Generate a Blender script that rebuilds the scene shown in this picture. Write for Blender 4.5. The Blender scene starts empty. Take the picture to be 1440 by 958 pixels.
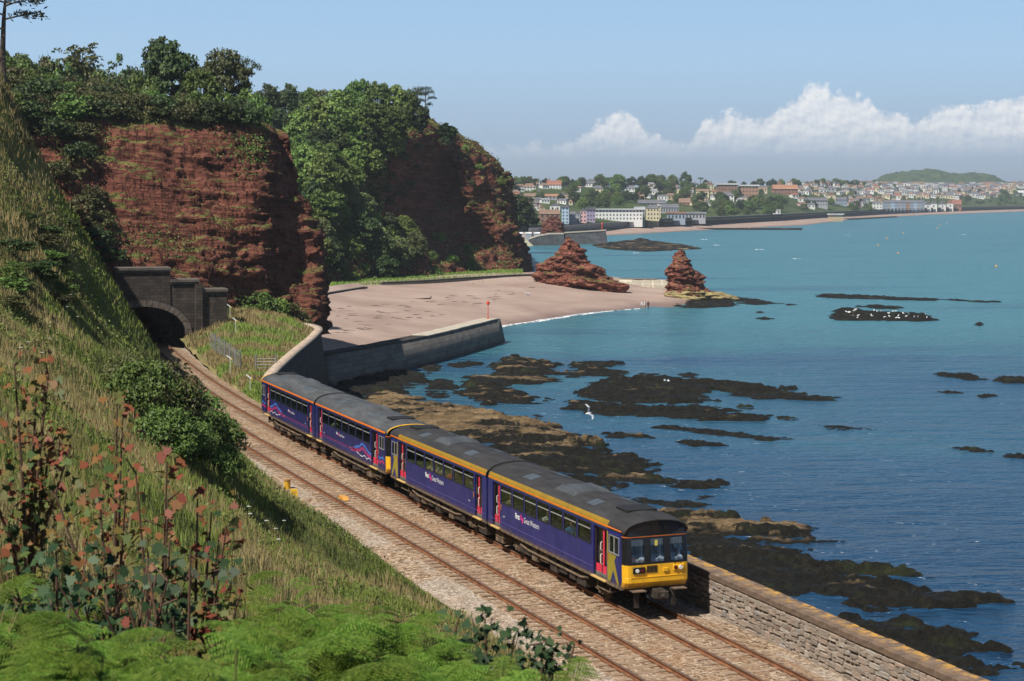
import bpy, bmesh, math, random
import numpy as np
from mathutils import Vector, Matrix, noise as mnoise

# ---------------------------------------------------------------- camera
SC = bpy.context.scene
COL = SC.collection
F_PX, CX, CY, HY, CAMZ = 2500.0, 720.0, 479.0, 276.0, 22.5
PITCH = math.atan((CY - HY) / F_PX)
cam_d = bpy.data.cameras.new('camera')
cam_d.sensor_width = 36.0
cam_d.lens = 36.0 * F_PX / 1440.0
cam_d.clip_start = 0.2
cam_d.clip_end = 30000.0
cam_d.dof.use_dof = True
cam_d.dof.focus_distance = 75.0
cam_d.dof.aperture_fstop = 6.3
cam = bpy.data.objects.new('camera', cam_d)
COL.objects.link(cam)
cam.location = (0, 0, CAMZ)
cam.rotation_euler = (math.pi / 2 - PITCH, 0, 0)
SC.camera = cam

# ---------------------------------------------------------------- light
SUN_EL = math.radians(54.0)
SUN_DX, SUN_DY = 0.70, 0.714           # the way sunlight travels over the ground
world = bpy.data.worlds.new('World')
SC.world = world
world.use_nodes = True
sun_d = bpy.data.lights.new('sun', 'SUN')
sun_d.energy = 5.0
sun_d.angle = math.radians(0.53)
sun_d.color = (1.0, 0.95, 0.87)
sun = bpy.data.objects.new('sun', sun_d)
COL.objects.link(sun)
sun.rotation_euler = Vector((SUN_DX * math.cos(SUN_EL), SUN_DY * math.cos(SUN_EL), -math.sin(SUN_EL))).to_track_quat('-Z', 'Y').to_euler()
SC.view_settings.view_transform = 'Standard'
SC.view_settings.look = 'None'
SC.view_settings.exposure = 0.38
SC.view_settings.gamma = 1.0
SC.view_settings.use_curve_mapping = False
cy = SC.cycles if hasattr(SC, 'cycles') else None
if cy:
    cy.max_bounces = 6
    cy.transparent_max_bounces = 12
    cy.diffuse_bounces = 2
    cy.glossy_bounces = 2
    cy.transmission_bounces = 3
    cy.volume_bounces = 0
    cy.caustics_reflective = False
    cy.caustics_refractive = False
    cy.use_denoising = True
    cy.sample_clamp_indirect = 4.0

SKY_STRENGTH = 0.05
def build_world():
    nt = world.node_tree
    N, L = nt.nodes, nt.links
    N.clear()
    out = N.new('ShaderNodeOutputWorld')
    bg = N.new('ShaderNodeBackground')
    bg.inputs['Strength'].default_value = SKY_STRENGTH
    L.new(bg.outputs[0], out.inputs[0])
    sky = N.new('ShaderNodeTexSky')
    sky.sky_type = 'NISHITA'
    sky.sun_disc = False
    sky.sun_elevation = SUN_EL
    sky.sun_rotation = math.atan2(-SUN_DX, -SUN_DY)
    sky.altitude = 20.0
    sky.air_density = 1.0
    sky.dust_density = 0.6
    sky.ozone_density = 3.0
    tc = N.new('ShaderNodeTexCoord')
    sep = N.new('ShaderNodeSeparateXYZ')
    L.new(tc.outputs['Generated'], sep.inputs[0])
    def M(op, a, b=None, clamp=False):
        n = N.new('ShaderNodeMath'); n.operation = op; n.use_clamp = clamp
        for i, v in enumerate((a, b)):
            if v is None: continue
            if isinstance(v, (int, float)): n.inputs[i].default_value = v
            else: L.new(v, n.inputs[i])
        return n.outputs[0]
    def ramp(fac, pts):
        n = N.new('ShaderNodeValToRGB')
        e = n.color_ramp.elements
        while len(e) < len(pts): e.new(0.5)
        for i, (p, c) in enumerate(pts):
            e[i].position = p
            e[i].color = (c, c, c, 1) if isinstance(c, (int, float)) else (*c, 1)
        L.new(fac, n.inputs[0])
        return n.outputs[0]
    az = M('ARCTAN2', sep.outputs[0], sep.outputs[1])
    el = M('ARCSINE', sep.outputs[2])
    # top of the cumulus bank over azimuth (radians), then noise all round the horizon
    prof = [(-.060, .012), (-.024, .026), (.030, .029), (.060, .046), (.076, .036), (.098, .026), (.108, .044), (.128, .044), (.150, .047),
            (.166, .060), (.190, .055), (.205, .048), (.225, .044), (.255, .047), (.270, .052), (.295, .048), (.33, .040)]
    a0, a1 = -.10, .40
    pr = ramp(M('DIVIDE', M('SUBTRACT', az, a0), a1 - a0), [((a - a0) / (a1 - a0), h * 10) for a, h in prof])
    pr = M('DIVIDE', pr, 10.0)
    comb = N.new('ShaderNodeCombineXYZ')
    L.new(az, comb.inputs[0]); L.new(el, comb.inputs[1])
    def nz(scale, detail, rough, off=(0, 0, 0), dist=0.0):
        m = N.new('ShaderNodeMapping'); m.inputs['Location'].default_value = off
        L.new(comb.outputs[0], m.inputs[0])
        n = N.new('ShaderNodeTexNoise'); n.inputs['Scale'].default_value = scale
        n.inputs['Detail'].default_value = detail; n.inputs['Roughness'].default_value = rough
        n.inputs['Distortion'].default_value = dist
        L.new(m.outputs[0], n.inputs['Vector'])
        return n.outputs['Fac']
    big = nz(34, 2, .5)
    fine = nz(120, 6, .62)
    lit = nz(120, 6, .62, (.0018, -.0022, 0))
    top = M('ADD', pr, M('MULTIPLY', M('SUBTRACT', big, .5), .016))
    top = M('ADD', top, M('MULTIPLY', M('SUBTRACT', fine, .5), .020))
    edge = M('SUBTRACT', top, el)
    mask = ramp(M('ADD', M('MULTIPLY', edge, 200.0), .5), [(0.20, 0.0), (0.95, 1.0)])
    base = ramp(M('MULTIPLY', M('ADD', el, M('MULTIPLY', M('SUBTRACT', big, .5), .006)), 10.0), [(.20, 0.0), (.36, 1.0)])
    mask = M('MULTIPLY', M('MULTIPLY', mask, base), .80)
    shade = M('ADD', M('MULTIPLY', M('SUBTRACT', fine, lit), 2.4), .62)
    shade = M('ADD', shade, M('MULTIPLY', M('SUBTRACT', el, .04), 12.0), True)
    ccol = N.new('ShaderNodeMix'); ccol.data_type = 'RGBA'
    L.new(shade, ccol.inputs[0])
    k = 1.0 / SKY_STRENGTH
    ccol.inputs[6].default_value = (.46 * k, .51 * k, .60 * k, 1)
    ccol.inputs[7].default_value = (.80 * k, .79 * k, .78 * k, 1)
    # sea air: the Nishita sky paled towards the horizon by haze beyond the scene
    hz = N.new('ShaderNodeMix'); hz.data_type = 'RGBA'
    L.new(ramp(M('MULTIPLY', el, 2.0, True), [(0.0, .93), (.06, .90), (.25, .70), (.40, .30), (.6, .05), (1.0, .0)]), hz.inputs[0])
    L.new(sky.outputs[0], hz.inputs[6])
    hcol = ramp(M('MULTIPLY', el, 8.0, True), [(0.0, (.335, .425, .53)), (.25, (.32, .43, .57)), (.6, (.35, .53, .74)), (1.0, (.32, .525, .80))])
    sc = N.new('ShaderNodeVectorMath'); sc.operation = 'SCALE'; sc.inputs['Scale'].default_value = k
    L.new(hcol, sc.inputs[0])
    L.new(sc.outputs[0], hz.inputs[7])
    mx = N.new('ShaderNodeMix'); mx.data_type = 'RGBA'
    L.new(mask, mx.inputs[0]); L.new(hz.outputs[2], mx.inputs[6]); L.new(ccol.outputs[2], mx.inputs[7])
    L.new(mx.outputs[2], bg.inputs['Color'])
build_world()

# ---------------------------------------------------------------- helpers
CP, SP = math.cos(PITCH), math.sin(PITCH)
def ray(px, py):
    x, y, z = (px - CX) / F_PX, 1.0, -(py - CY) / F_PX
    return Vector((x, CP * y + SP * z, -SP * y + CP * z))
def at(px, py, Y):
    d = ray(px, py); return Vector((0, 0, CAMZ)) + d * (Y / d.y)
def on(px, py, z):
    d = ray(px, py); return Vector((0, 0, CAMZ)) + d * ((z - CAMZ) / d.z)
R = math.radians
RNG = np.random.default_rng(7)
random.seed(7)

def link(o, parent=None):
    COL.objects.link(o)
    if parent is not None: o.parent = parent
    return o
def tag(o, label=None, cat=None, group=None, kind=None):
    if label: o['label'] = label
    if cat: o['category'] = cat
    if group: o['group'] = group
    if kind: o['kind'] = kind
    return o
def empty(name, loc=(0, 0, 0), rz=0.0, parent=None):
    o = bpy.data.objects.new(name, None)
    o.empty_display_size = 0.3
    o.location = loc; o.rotation_euler = (0, 0, rz)
    return link(o, parent)
def mesh_np(name, V, F, mats=None, smooth=False):
    """V (n,3), F (m,k) arrays of one face size, or a list of such arrays"""
    me = bpy.data.meshes.new(name)
    V = np.asarray(V, dtype=np.float32)
    Fs = F if isinstance(F, list) else [F]
    Fs = [np.asarray(f, dtype=np.int32) for f in Fs if len(f)]
    nl = sum(f.size for f in Fs); nf = sum(len(f) for f in Fs)
    me.vertices.add(len(V)); me.vertices.foreach_set('co', V.ravel())
    me.loops.add(nl); me.polygons.add(nf)
    me.loops.foreach_set('vertex_index', np.concatenate([f.ravel() for f in Fs]))
    tot = np.concatenate([np.full(len(f), f.shape[1], dtype=np.int32) for f in Fs])
    st = np.concatenate([[0], np.cumsum(tot)[:-1]]).astype(np.int32)
    me.polygons.foreach_set('loop_start', st)
    me.polygons.foreach_set('loop_total', tot)
    if smooth: me.polygons.foreach_set('use_smooth', np.ones(nf, dtype=bool))
    me.update(calc_edges=True)
    me.validate()
    for m in (mats if isinstance(mats, (list, tuple)) else [mats]):
        if m is not None: me.materials.append(m)
    return me
def obj(name, me, parent=None, loc=None, rot=None, scale=None):
    o = bpy.data.objects.new(name, me)
    if loc is not None: o.location = loc
    if rot is not None: o.rotation_euler = rot
    if scale is not None: o.scale = scale
    return link(o, parent)

class MB:
    """collects simple shapes and turns them into ONE mesh"""
    def __init__(s): s.v = []; s.f = []; s.m = []; s.mi = 0; s.X = Matrix.Identity(4)
    def add(s, vs, fs):
        n = len(s.v)
        s.v += [tuple(s.X @ Vector(v)) for v in vs]
        s.f += [tuple(i + n for i in f) for f in fs]
        s.m += [s.mi] * len(fs)
        return s
    def box(s, a, b, taper=1.0):
        (x0, y0, z0), (x1, y1, z1) = a, b
        cx, cy_ = (x0 + x1) / 2, (y0 + y1) / 2
        t = lambda x, y: (cx + (x - cx) * taper, cy_ + (y - cy_) * taper)
        top = [t(x0, y0), t(x1, y0), t(x1, y1), t(x0, y1)]
        return s.add([(x0, y0, z0), (x1, y0, z0), (x1, y1, z0), (x0, y1, z0)] + [(x, y, z1) for x, y in top],
              [(3, 2, 1, 0), (4, 5, 6, 7), (0, 1, 5, 4), (1, 2, 6, 5), (2, 3, 7, 6), (3, 0, 4, 7)])
    def prism(s, pts, ax, lo, hi):
        """pts: 2D outline (ccw) pushed along axis ax"""
        n = len(pts)
        def p3(p, t):
            return {0: (t, p[0], p[1]), 1: (p[0], t, p[1]), 2: (p[0], p[1], t)}[ax]
        vs = [p3(p, lo) for p in pts] + [p3(p, hi) for p in pts]
        fs = [tuple(range(n))[::-1], tuple(range(n, 2 * n))] + [(i, (i + 1) % n, n + (i + 1) % n, n + i) for i in range(n)]
        return s.add(vs, fs)
    def tube(s, pts, rad, n=6, cap=True):
        pts = [Vector(p) for p in pts]
        rad = rad if isinstance(rad, (list, tuple)) else [rad] * len(pts)
        rings = []
        for i, p in enumerate(pts):
            d = (pts[min(i + 1, len(pts) - 1)] - pts[max(i - 1, 0)]).normalized()
            u = d.cross(Vector((0, 0, 1)) if abs(d.z) < .9 else Vector((1, 0, 0))).normalized()
            w = d.cross(u)
            rings.append([p + (u * math.cos(2 * math.pi * k / n) + w * math.sin(2 * math.pi * k / n)) * rad[i] for k in range(n)])
        vs = [v for r in rings for v in r]
        fs = []
        for i in range(len(pts) - 1):
            for k in range(n):
                fs.append((i * n + k, i * n + (k + 1) % n, (i + 1) * n + (k + 1) % n, (i + 1) * n + k))
        if cap:
            fs.append(tuple(range(n))[::-1]); fs.append(tuple(range((len(pts) - 1) * n, len(pts) * n)))
        return s.add(vs, fs)
    def mesh(s, name, mats=None, smooth=False, bevel=0):
        me = bpy.data.meshes.new(name)
        me.from_pydata(s.v, [], s.f)
        for m in (mats if isinstance(mats, (list, tuple)) else [mats]):
            if m is not None: me.materials.append(m)
        if any(s.m): me.polygons.foreach_set('material_index', s.m)
        bm = bmesh.new(); bm.from_mesh(me)
        bmesh.ops.recalc_face_normals(bm, faces=bm.faces)
        if bevel:
            bmesh.ops.bevel(bm, geom=[e for e in bm.edges if e.is_manifold and e.calc_face_angle(0) > .5], offset=bevel, segments=1, affect='EDGES', clamp_overlap=True)
        bm.to_mesh(me); bm.free()
        if smooth: me.polygons.foreach_set('use_smooth', [True] * len(me.polygons))
        me.update()
        return me
    def build(s, name, mats=None, parent=None, loc=None, rot=None, smooth=False, bevel=0):
        return obj(name, s.mesh(name, mats, smooth, bevel), parent, loc, rot)

def copy_tree(o, parent=None):
    c = o.copy(); link(c, parent)
    for ch in list(o.children): copy_tree(ch, c)
    return c

# numpy value noise -------------------------------------------------
def _hash(ix, iy, iz, seed):
    h = (ix * 374761393 + iy * 668265263 + iz * 2147483647 + seed * 1274126177) & 0xFFFFFFFF
    h = ((h ^ (h >> 13)) * 1274126177) & 0xFFFFFFFF
    h = h ^ (h >> 16)
    return (h & 0xFFFFFF) / float(0xFFFFFF)
def vnoise(x, y, z=0.0, seed=0):
    x, y, z = np.broadcast_arrays(np.asarray(x, float), np.asarray(y, float), np.asarray(z, float))
    ix, iy, iz = np.floor(x).astype(np.int64), np.floor(y).astype(np.int64), np.floor(z).astype(np.int64)
    fx, fy, fz = x - ix, y - iy, z - iz
    fx, fy, fz = (t * t * (3 - 2 * t) for t in (fx, fy, fz))
    r = 0
    for a in (0, 1):
        for b in (0, 1):
            for c in (0, 1):
                w = (fx if a else 1 - fx) * (fy if b else 1 - fy) * (fz if c else 1 - fz)
                r = r + w * _hash(ix + a, iy + b, iz + c, seed)
    return r * 2 - 1
def fbm(x, y, z=0.0, oct=4, seed=0, gain=.5):
    r, a, s = 0, 1.0, 1.0
    for i in range(oct):
        r = r + a * vnoise(np.asarray(x) * s, np.asarray(y) * s, np.asarray(z) * s, seed + i * 17)
        a *= gain; s *= 2.03
    return r

def blocks(a, z, step, ln, seed=0):
    """bedded rock: one random value for each block of a bed"""
    k = np.floor(z / step).astype(np.int64)
    off = _hash(k, k * 0 + 7, k * 0, seed) * 9.0
    w = .7 + .8 * _hash(k, k * 0 + 3, k * 0, seed)
    j = np.floor(a / (ln * w) + off).astype(np.int64)
    return _hash(j, k, k * 0, seed + 1) * 2 - 1

# materials ---------------------------------------------------------
class NT:
    def __init__(s, name):
        s.m = bpy.data.materials.new(name); s.m.use_nodes = True
        s.nt = s.m.node_tree; s.N = s.nt.nodes; s.L = s.nt.links
        s.b = s.N['Principled BSDF']; s.out = s.N['Material Output']
        s.tc = s.N.new('ShaderNodeTexCoord')
        s.obj = s.tc.outputs['Object']
        s.geo = s.N.new('ShaderNodeNewGeometry')
    def set(s, i, v):
        if isinstance(v, (int, float)): i.default_value = v
        elif isinstance(v, tuple): i.default_value = (*v, 1) if len(v) == 3 and i.type == 'RGBA' else v
        else: s.L.new(v, i)
    def map(s, scale=(1, 1, 1), rot=(0, 0, 0), loc=(0, 0, 0), src=None):
        n = s.N.new('ShaderNodeMapping')
        n.inputs['Scale'].default_value = scale; n.inputs['Rotation'].default_value = rot; n.inputs['Location'].default_value = loc
        s.L.new(src or s.obj, n.inputs[0]); return n.outputs[0]
    def noise(s, scale, detail=3, rough=.55, vec=None, dist=0.0):
        n = s.N.new('ShaderNodeTexNoise')
        n.inputs['Scale'].default_value = scale; n.inputs['Detail'].default_value = detail
        n.inputs['Roughness'].default_value = rough; n.inputs['Distortion'].default_value = dist
        s.L.new(vec or s.obj, n.inputs['Vector']); return n.outputs['Fac']
    def vor(s, scale, vec=None, feature='F1', out='Distance', rand=1.0):
        n = s.N.new('ShaderNodeTexVoronoi'); n.feature = feature
        n.inputs['Scale'].default_value = scale; n.inputs['Randomness'].default_value = rand
        s.L.new(vec or s.obj, n.inputs['Vector']); return n.outputs[out]
    def ramp(s, fac, pts, interp='LINEAR'):
        n = s.N.new('ShaderNodeValToRGB'); e = n.color_ramp.elements; n.color_ramp.interpolation = interp
        while len(e) < len(pts): e.new(.5)
        for i, (p, c) in enumerate(pts):
            e[i].position = p; e[i].color = (c, c, c, 1) if isinstance(c, (int, float)) else (*c, 1)
        s.L.new(fac, n.inputs[0]); return n.outputs[0]
    def mix(s, f, a, b, mode='MIX'):
        n = s.N.new('ShaderNodeMix'); n.data_type = 'RGBA'; n.blend_type = mode
        s.set(n.inputs[0], f); s.set(n.inputs[6], a); s.set(n.inputs[7], b); return n.outputs[2]
    def math(s, op, a, b=None, clamp=False):
        n = s.N.new('ShaderNodeMath'); n.operation = op; n.use_clamp = clamp
        s.set(n.inputs[0], a)
        if b is not None: s.set(n.inputs[1], b)
        return n.outputs[0]
    def sep(s, src=None):
        n = s.N.new('ShaderNodeSeparateXYZ'); s.L.new(src or s.obj, n.inputs[0]); return n.outputs
    def bump(s, h, strength=.5, dist=.05, normal=None):
        n = s.N.new('ShaderNodeBump'); n.inputs['Strength'].default_value = strength; n.inputs['Distance'].default_value = dist
        s.L.new(h, n.inputs['Height'])
        if normal is not None: s.L.new(normal, n.inputs['Normal'])
        return n.outputs[0]
    def island(s): return s.geo.outputs['Random Per Island']
    def orand(s):
        n = s.N.new('ShaderNodeObjectInfo'); return n.outputs['Random']
    def fin(s, col, rough=.8, normal=None, metal=0.0, spec=.3):
        s.set(s.b.inputs['Base Color'], col); s.set(s.b.inputs['Roughness'], rough)
        s.set(s.b.inputs['Metallic'], metal); s.set(s.b.inputs['Specular IOR Level'], spec)
        if normal is not None: s.L.new(normal, s.b.inputs['Normal'])
        return s.m
_plain = {}
def plain(name, col, rough=.6, metal=0.0, vary=.12, scale=3.0, spec=.35, bump=0.0):
    """a plain painted or cast surface with a little grime"""
    if name in _plain: return _plain[name]
    t = NT(name)
    n = t.noise(scale, 4, .6)
    lo = tuple(c * (1 - vary * 1.6) for c in col); hi = tuple(min(1, c * (1 + vary)) for c in col)
    c = t.ramp(n, [(.28, lo), (.68, hi)])
    nb = t.bump(t.noise(scale * 6, 3), .3, bump) if bump else None
    _plain[name] = t.fin(c, rough, nb, metal, spec)
    return _plain[name]
def leafmat(name, cols, rough=.55, trans=.25, spec=.25, upn=.35):
    """leaf colours picked leaf by leaf"""
    t = NT(name)
    n = len(cols)
    big = t.noise(.35, 2)
    f = t.math('ADD', t.math('MULTIPLY', t.island(), .75), t.math('MULTIPLY', big, .4), False)
    f = t.math('SUBTRACT', f, .08, True)
    c = t.ramp(f, [(i / max(1, n - 1), cc) for i, cc in enumerate(cols)])
    hs = t.N.new('ShaderNodeHueSaturation')
    t.L.new(t.math('ADD', t.math('MULTIPLY', t.orand(), .6), .7), hs.inputs['Value'])
    t.L.new(t.math('ADD', t.math('MULTIPLY', t.orand(), .04), .48), hs.inputs['Hue'])
    t.L.new(c, hs.inputs['Color']); c = hs.outputs[0]
    # thin leaves scatter light all round: lean the shading normal towards the sky
    sc = t.N.new('ShaderNodeVectorMath'); sc.operation = 'SCALE'; sc.inputs['Scale'].default_value = 1 - upn; t.L.new(t.geo.outputs['Normal'], sc.inputs[0])
    ad = t.N.new('ShaderNodeVectorMath'); ad.operation = 'ADD'; ad.inputs[1].default_value = (0, -.15 * upn, upn); t.L.new(sc.outputs[0], ad.inputs[0])
    nm = t.N.new('ShaderNodeVectorMath'); nm.operation = 'NORMALIZE'; t.L.new(ad.outputs[0], nm.inputs[0])
    t.fin(c, rough, nm.outputs[0], 0, spec)
    if trans:
        tr = t.N.new('ShaderNodeBsdfTranslucent'); t.L.new(c, tr.inputs[0])
        ms = t.N.new('ShaderNodeMixShader'); ms.inputs[0].default_value = trans
        t.L.new(t.b.outputs[0], ms.inputs[1]); t.L.new(tr.outputs[0], ms.inputs[2])
        t.L.new(ms.outputs[0], t.out.inputs[0])
    return t.m
# ================================================================ SETTING
def catmull(ctrl, n):
    """ctrl (k,3) -> n points, smooth curve through them"""
    c = np.asarray(ctrl, float); k = len(c)
    t = np.linspace(0, k - 1, n); i = np.clip(np.floor(t).astype(int), 0, k - 2); u = (t - i)[:, None]
    p0 = c[np.clip(i - 1, 0, k - 1)]; p1 = c[i]; p2 = c[i + 1]; p3 = c[np.clip(i + 2, 0, k - 1)]
    return .5 * (2 * p1 + (p2 - p0) * u + (2 * p0 - 5 * p1 + 4 * p2 - p3) * u ** 2 + (3 * p1 - p0 - 3 * p2 + p3) * u ** 3)
def grid_faces(nv, nu):
    a = np.arange(nv * nu).reshape(nv, nu)
    return np.stack([a[:-1, :-1], a[:-1, 1:], a[1:, 1:], a[1:, :-1]], -1).reshape(-1, 4)
def grid_normals(P):
    du = np.gradient(P, axis=1); dv = np.gradient(P, axis=0)
    n = np.cross(du, dv); return n / (np.linalg.norm(n, axis=-1, keepdims=True) + 1e-9)
def patch(rows, nu, nv, disp=None):
    """rows: list of equally long lists of 3D points; returns (nv,nu,3) smooth grid"""
    A = np.array([catmull([tuple(p) for p in r], nu) for r in rows])
    P = np.stack([catmull(A[:, j], nv) for j in range(nu)], 1)
    if disp is not None:
        n = grid_normals(P)
        for d in (disp if isinstance(disp, list) else [disp]):
            P = P + grid_normals(P) * d(P, n)[..., None]
    return P
def grid_obj(name, P, mat, kind='structure', smooth=True, parent=None):
    nv, nu = P.shape[:2]
    o = obj(name, mesh_np(name, P.reshape(-1, 3), grid_faces(nv, nu), mat, smooth), parent)
    if kind: o['kind'] = kind
    return o
ROWS = lambda *r: [[at(*p) for p in q] for q in r]

# ---- track path: centre line of the line the train is on ------------
_ctl = [(43.4, -33), (34.2, -10), (24.6, 15), (12.3, 47), (5.45, 65), (-.24, 79.8), (-8.1, 100), (-15.9, 120.5), (-22.2, 138), (-28.8, 158.5), (-35.5, 181), (-42, 204), (-48, 226)]
_pc = catmull([(x, y, 0) for x, y in _ctl], 1300)[:, :2]
_arc = np.concatenate([[0], np.cumsum(np.linalg.norm(np.diff(_pc, axis=0), axis=1))])
def path(a, off=0.0):
    """point at arc length a, off metres to the right (seaward); also tangent"""
    x = np.interp(a, _arc, _pc[:, 0]); y = np.interp(a, _arc, _pc[:, 1])
    x2 = np.interp(a + .5, _arc, _pc[:, 0]) - np.interp(a - .5, _arc, _pc[:, 0])
    y2 = np.interp(a + .5, _arc, _pc[:, 1]) - np.interp(a - .5, _arc, _pc[:, 1])
    L = np.hypot(x2, y2); tx, ty = x2 / L, y2 / L
    return np.stack([x + ty * off, y - tx * off], -1), np.stack([tx, ty], -1)
def xfar(Y): return np.interp(Y, _pc[:, 1], _pc[:, 0])
def arc_at(Y): return float(np.interp(Y, _pc[:, 1], _arc))
RAILZ = 7.0

# ---- materials of the land
def m_ballast(name='ballast_stone', rusty=.5, palev=.55):
    t = NT(name)
    v = t.vor(9.0, out='Color')
    sv = t.sep(v)
    c = t.ramp(sv[0], [(0, (.085, .052, .033)), (.35, (.22, .145, .088)), (.7, (.36, .255, .165)), (1, (.52, .41, .30))])
    pale = t.noise(.35, 3)
    c = t.mix(t.ramp(pale, [(.40, 0.0), (.62, palev)]), c, t.ramp(sv[1], [(0, (.165, .13, .10)), (1, (.50, .425, .345))]))
    c = t.mix(t.ramp(t.noise(1.2, 3), [(.62 - rusty * .3, 0.0), (.85 - rusty * .2, .25 + rusty * .5)]), c, (.26, .145, .075))
    h = t.vor(9.0)
    return t.fin(c, .9, t.bump(h, .9, .06), 0, .2)
def m_redrock(name='red_sandstone', grassy=.5, br=1.0):
    t = NT(name)
    wob = t.noise(.25, 3, .6)
    sp = t.sep()
    zz = t.math('ADD', t.math('ADD', sp[2], t.math('MULTIPLY', sp[0], .08)), t.math('MULTIPLY', wob, 1.1))
    cb = t.N.new('ShaderNodeCombineXYZ')
    t.L.new(t.math('MULTIPLY', sp[0], .12), cb.inputs[0]); t.L.new(t.math('MULTIPLY', sp[1], .12), cb.inputs[1]); t.L.new(zz, cb.inputs[2])
    st = t.noise(1.5, 5, .6, cb.outputs[0])
    c = t.ramp(st, [(q, tuple(min(.6, v * br) for v in k)) for q, k in ((.25, (.055, .021, .016)), (.45, (.145, .053, .036)), (.6, (.205, .080, .053)), (.8, (.30, .14, .092)))])
    c = t.mix(t.ramp(t.noise(.9, 4), [(.35, .45), (.7, 0.0)]), c, (.12, .045, .03))
    nz = t.sep(t.geo.outputs['Normal'])[2]
    g = t.math('ADD', t.math('MULTIPLY', nz, 1.1), t.math('MULTIPLY', t.noise(.22, 4, .65), 1.3))
    gm = t.ramp(t.math('SUBTRACT', g, 1.56 - grassy * .5, True), [(.06, 0.0), (.22, 1.0)])
    gc = t.ramp(t.noise(.6, 4), [(.3, (.045, .058, .016)), (.5, (.10, .105, .03)), (.7, (.20, .165, .06))])
    c = t.mix(gm, c, gc)
    ck = t.noise(.8, 4, .65, t.map((1.0, 1.0, .16)))
    crack = t.ramp(t.math('ABSOLUTE', t.math('SUBTRACT', ck, .5)), [(.0, 0.0), (.022, 1.0)])
    c = t.mix(t.math('MULTIPLY', t.math('SUBTRACT', 1.0, crack), .55), c, (.04, .018, .014))
    h = t.math('ADD', t.math('ADD', t.math('MULTIPLY', st, 1.7), t.math('MULTIPLY', t.noise(3.0, 5, .65), .35)), t.math('MULTIPLY', crack, .5))
    return t.fin(c, .95, t.bump(h, 1.0, .5), 0, .12)
def m_hill():
    t = NT('grassy_soil')
    n = t.noise(.16, 4, .6)
    c = t.ramp(n, [(.3, (.055, .08, .02)), (.48, (.11, .135, .035)), (.6, (.21, .19, .07)), (.75, (.31, .25, .11))])
    c = t.mix(t.math('MULTIPLY', t.noise(4, 4), .6), c, (.05, .055, .02))
    return t.fin(c, .95, t.bump(t.noise(3, 4), .8, .15), 0, .1)
def m_sand():
    t = NT('red_grey_sand')
    c = t.ramp(t.noise(.08, 4, .6), [(.3, (.25, .175, .142)), (.7, (.38, .285, .235))])
    z = t.sep()[2]
    wet = t.ramp(t.math('ADD', z, t.math('MULTIPLY', t.noise(.12, 3), .5)), [(.10, (.10, .060, .048)), (.75, (1, 1, 1))])
    wm = t.ramp(t.math('ADD', z, t.math('MULTIPLY', t.noise(.12, 3), .5)), [(.25, .75), (.85, 0.0)])
    c = t.mix(wm, c, (.135, .085, .068))
    w = t.noise(1.0, 5, .7, t.map((.18, 1.0, 1)))
    c = t.mix(t.ramp(w, [(.66, 0.0), (.74, .35)]), c, (.12, .095, .07))
    return t.fin(c, t.ramp(wm, [(0, .9), (.8, .45)]), t.bump(t.noise(1.2, 4), .4, .1), 0, .25)
def m_sea():
    t = NT('sea_water')
    big = t.noise(.0075, 4, .55, t.map((.6, 1.2, 1)))
    y = t.sep()[1]
    # sandy bottom shows turquoise further out, weed-covered ledges lie under the near water
    near = t.ramp(t.math('ADD', t.math('MULTIPLY', y, .0022), t.math('MULTIPLY', t.math('SUBTRACT', big, .5), .9), True),
                  [(.20, (.010, .042, .096)), (.42, (.016, .068, .130)), (.60, (.033, .132, .168)), (.85, (.044, .164, .202))])
    patchy = t.ramp(t.noise(.02, 4, .6, t.map((.45, 1.6, 1))), [(.56, 0.0), (.70, .75)])
    c = t.mix(patchy, near, (.014, .055, .12))
    rdg = lambda n: t.math('SUBTRACT', 1.0, t.math('ABSOLUTE', t.math('SUBTRACT', t.math('MULTIPLY', n, 4.0), 2.0)))
    h1 = rdg(t.noise(.16, 3, .55, t.map((.55, 1.35, 1), (0, 0, .35))))
    h2 = rdg(t.noise(.62, 3, .6, t.map((.6, 1.5, 1), (0, 0, .2))))
    h3 = t.noise(.09, 3, .6, t.map((.5, 1.5, 1), (0, 0, .3)))
    h = t.math('ADD', t.math('ADD', t.math('MULTIPLY', h1, .42), t.math('MULTIPLY', h2, .16)), t.math('MULTIPLY', h3, 1.2))
    return t.fin(c, .28, t.bump(h, 1.0, 2.0), 0, .25)
def m_stone(name, col, sx, sz, mortar=.5, dark=.5, moss=0.0):
    """coursed masonry too far off to lay stone by stone"""
    t = NT(name)
    n = t.N.new('ShaderNodeTexBrick')
    n.inputs['Scale'].default_value = 1.0; n.inputs['Brick Width'].default_value = sx; n.inputs['Row Height'].default_value = sz
    n.inputs['Mortar Size'].default_value = .03
    n.inputs['Color1'].default_value = (*[c * .7 for c in col], 1); n.inputs['Color2'].default_value = (*[min(1, c * 1.3) for c in col], 1)
    n.inputs['Mortar'].default_value = (*[c * mortar for c in col], 1)
    sp = t.sep()
    cb = t.N.new('ShaderNodeCombineXYZ')
    t.L.new(t.math('ADD', sp[0], sp[1]), cb.inputs[0]); t.L.new(sp[2], cb.inputs[1])
    t.L.new(cb.outputs[0], n.inputs['Vector'])
    c = t.mix(t.ramp(t.noise(.5, 4, .65), [(.35, dark), (.7, 0.0)]), n.outputs['Color'], tuple(k * .3 for k in col))
    st = t.noise(1.0, 4, .6, t.map((1.6, 1.6, .22)))
    c = t.mix(t.ramp(st, [(.56, 0.0), (.72, .5)]), c, tuple(min(1, k * 2.0) for k in col))
    return t.fin(c, .92, t.bump(n.outputs['Fac'], .6, -.04), 0, .2)
MAT = {}
MAT['ballast'] = m_ballast('ballast_stone', .15, .85)
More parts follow.
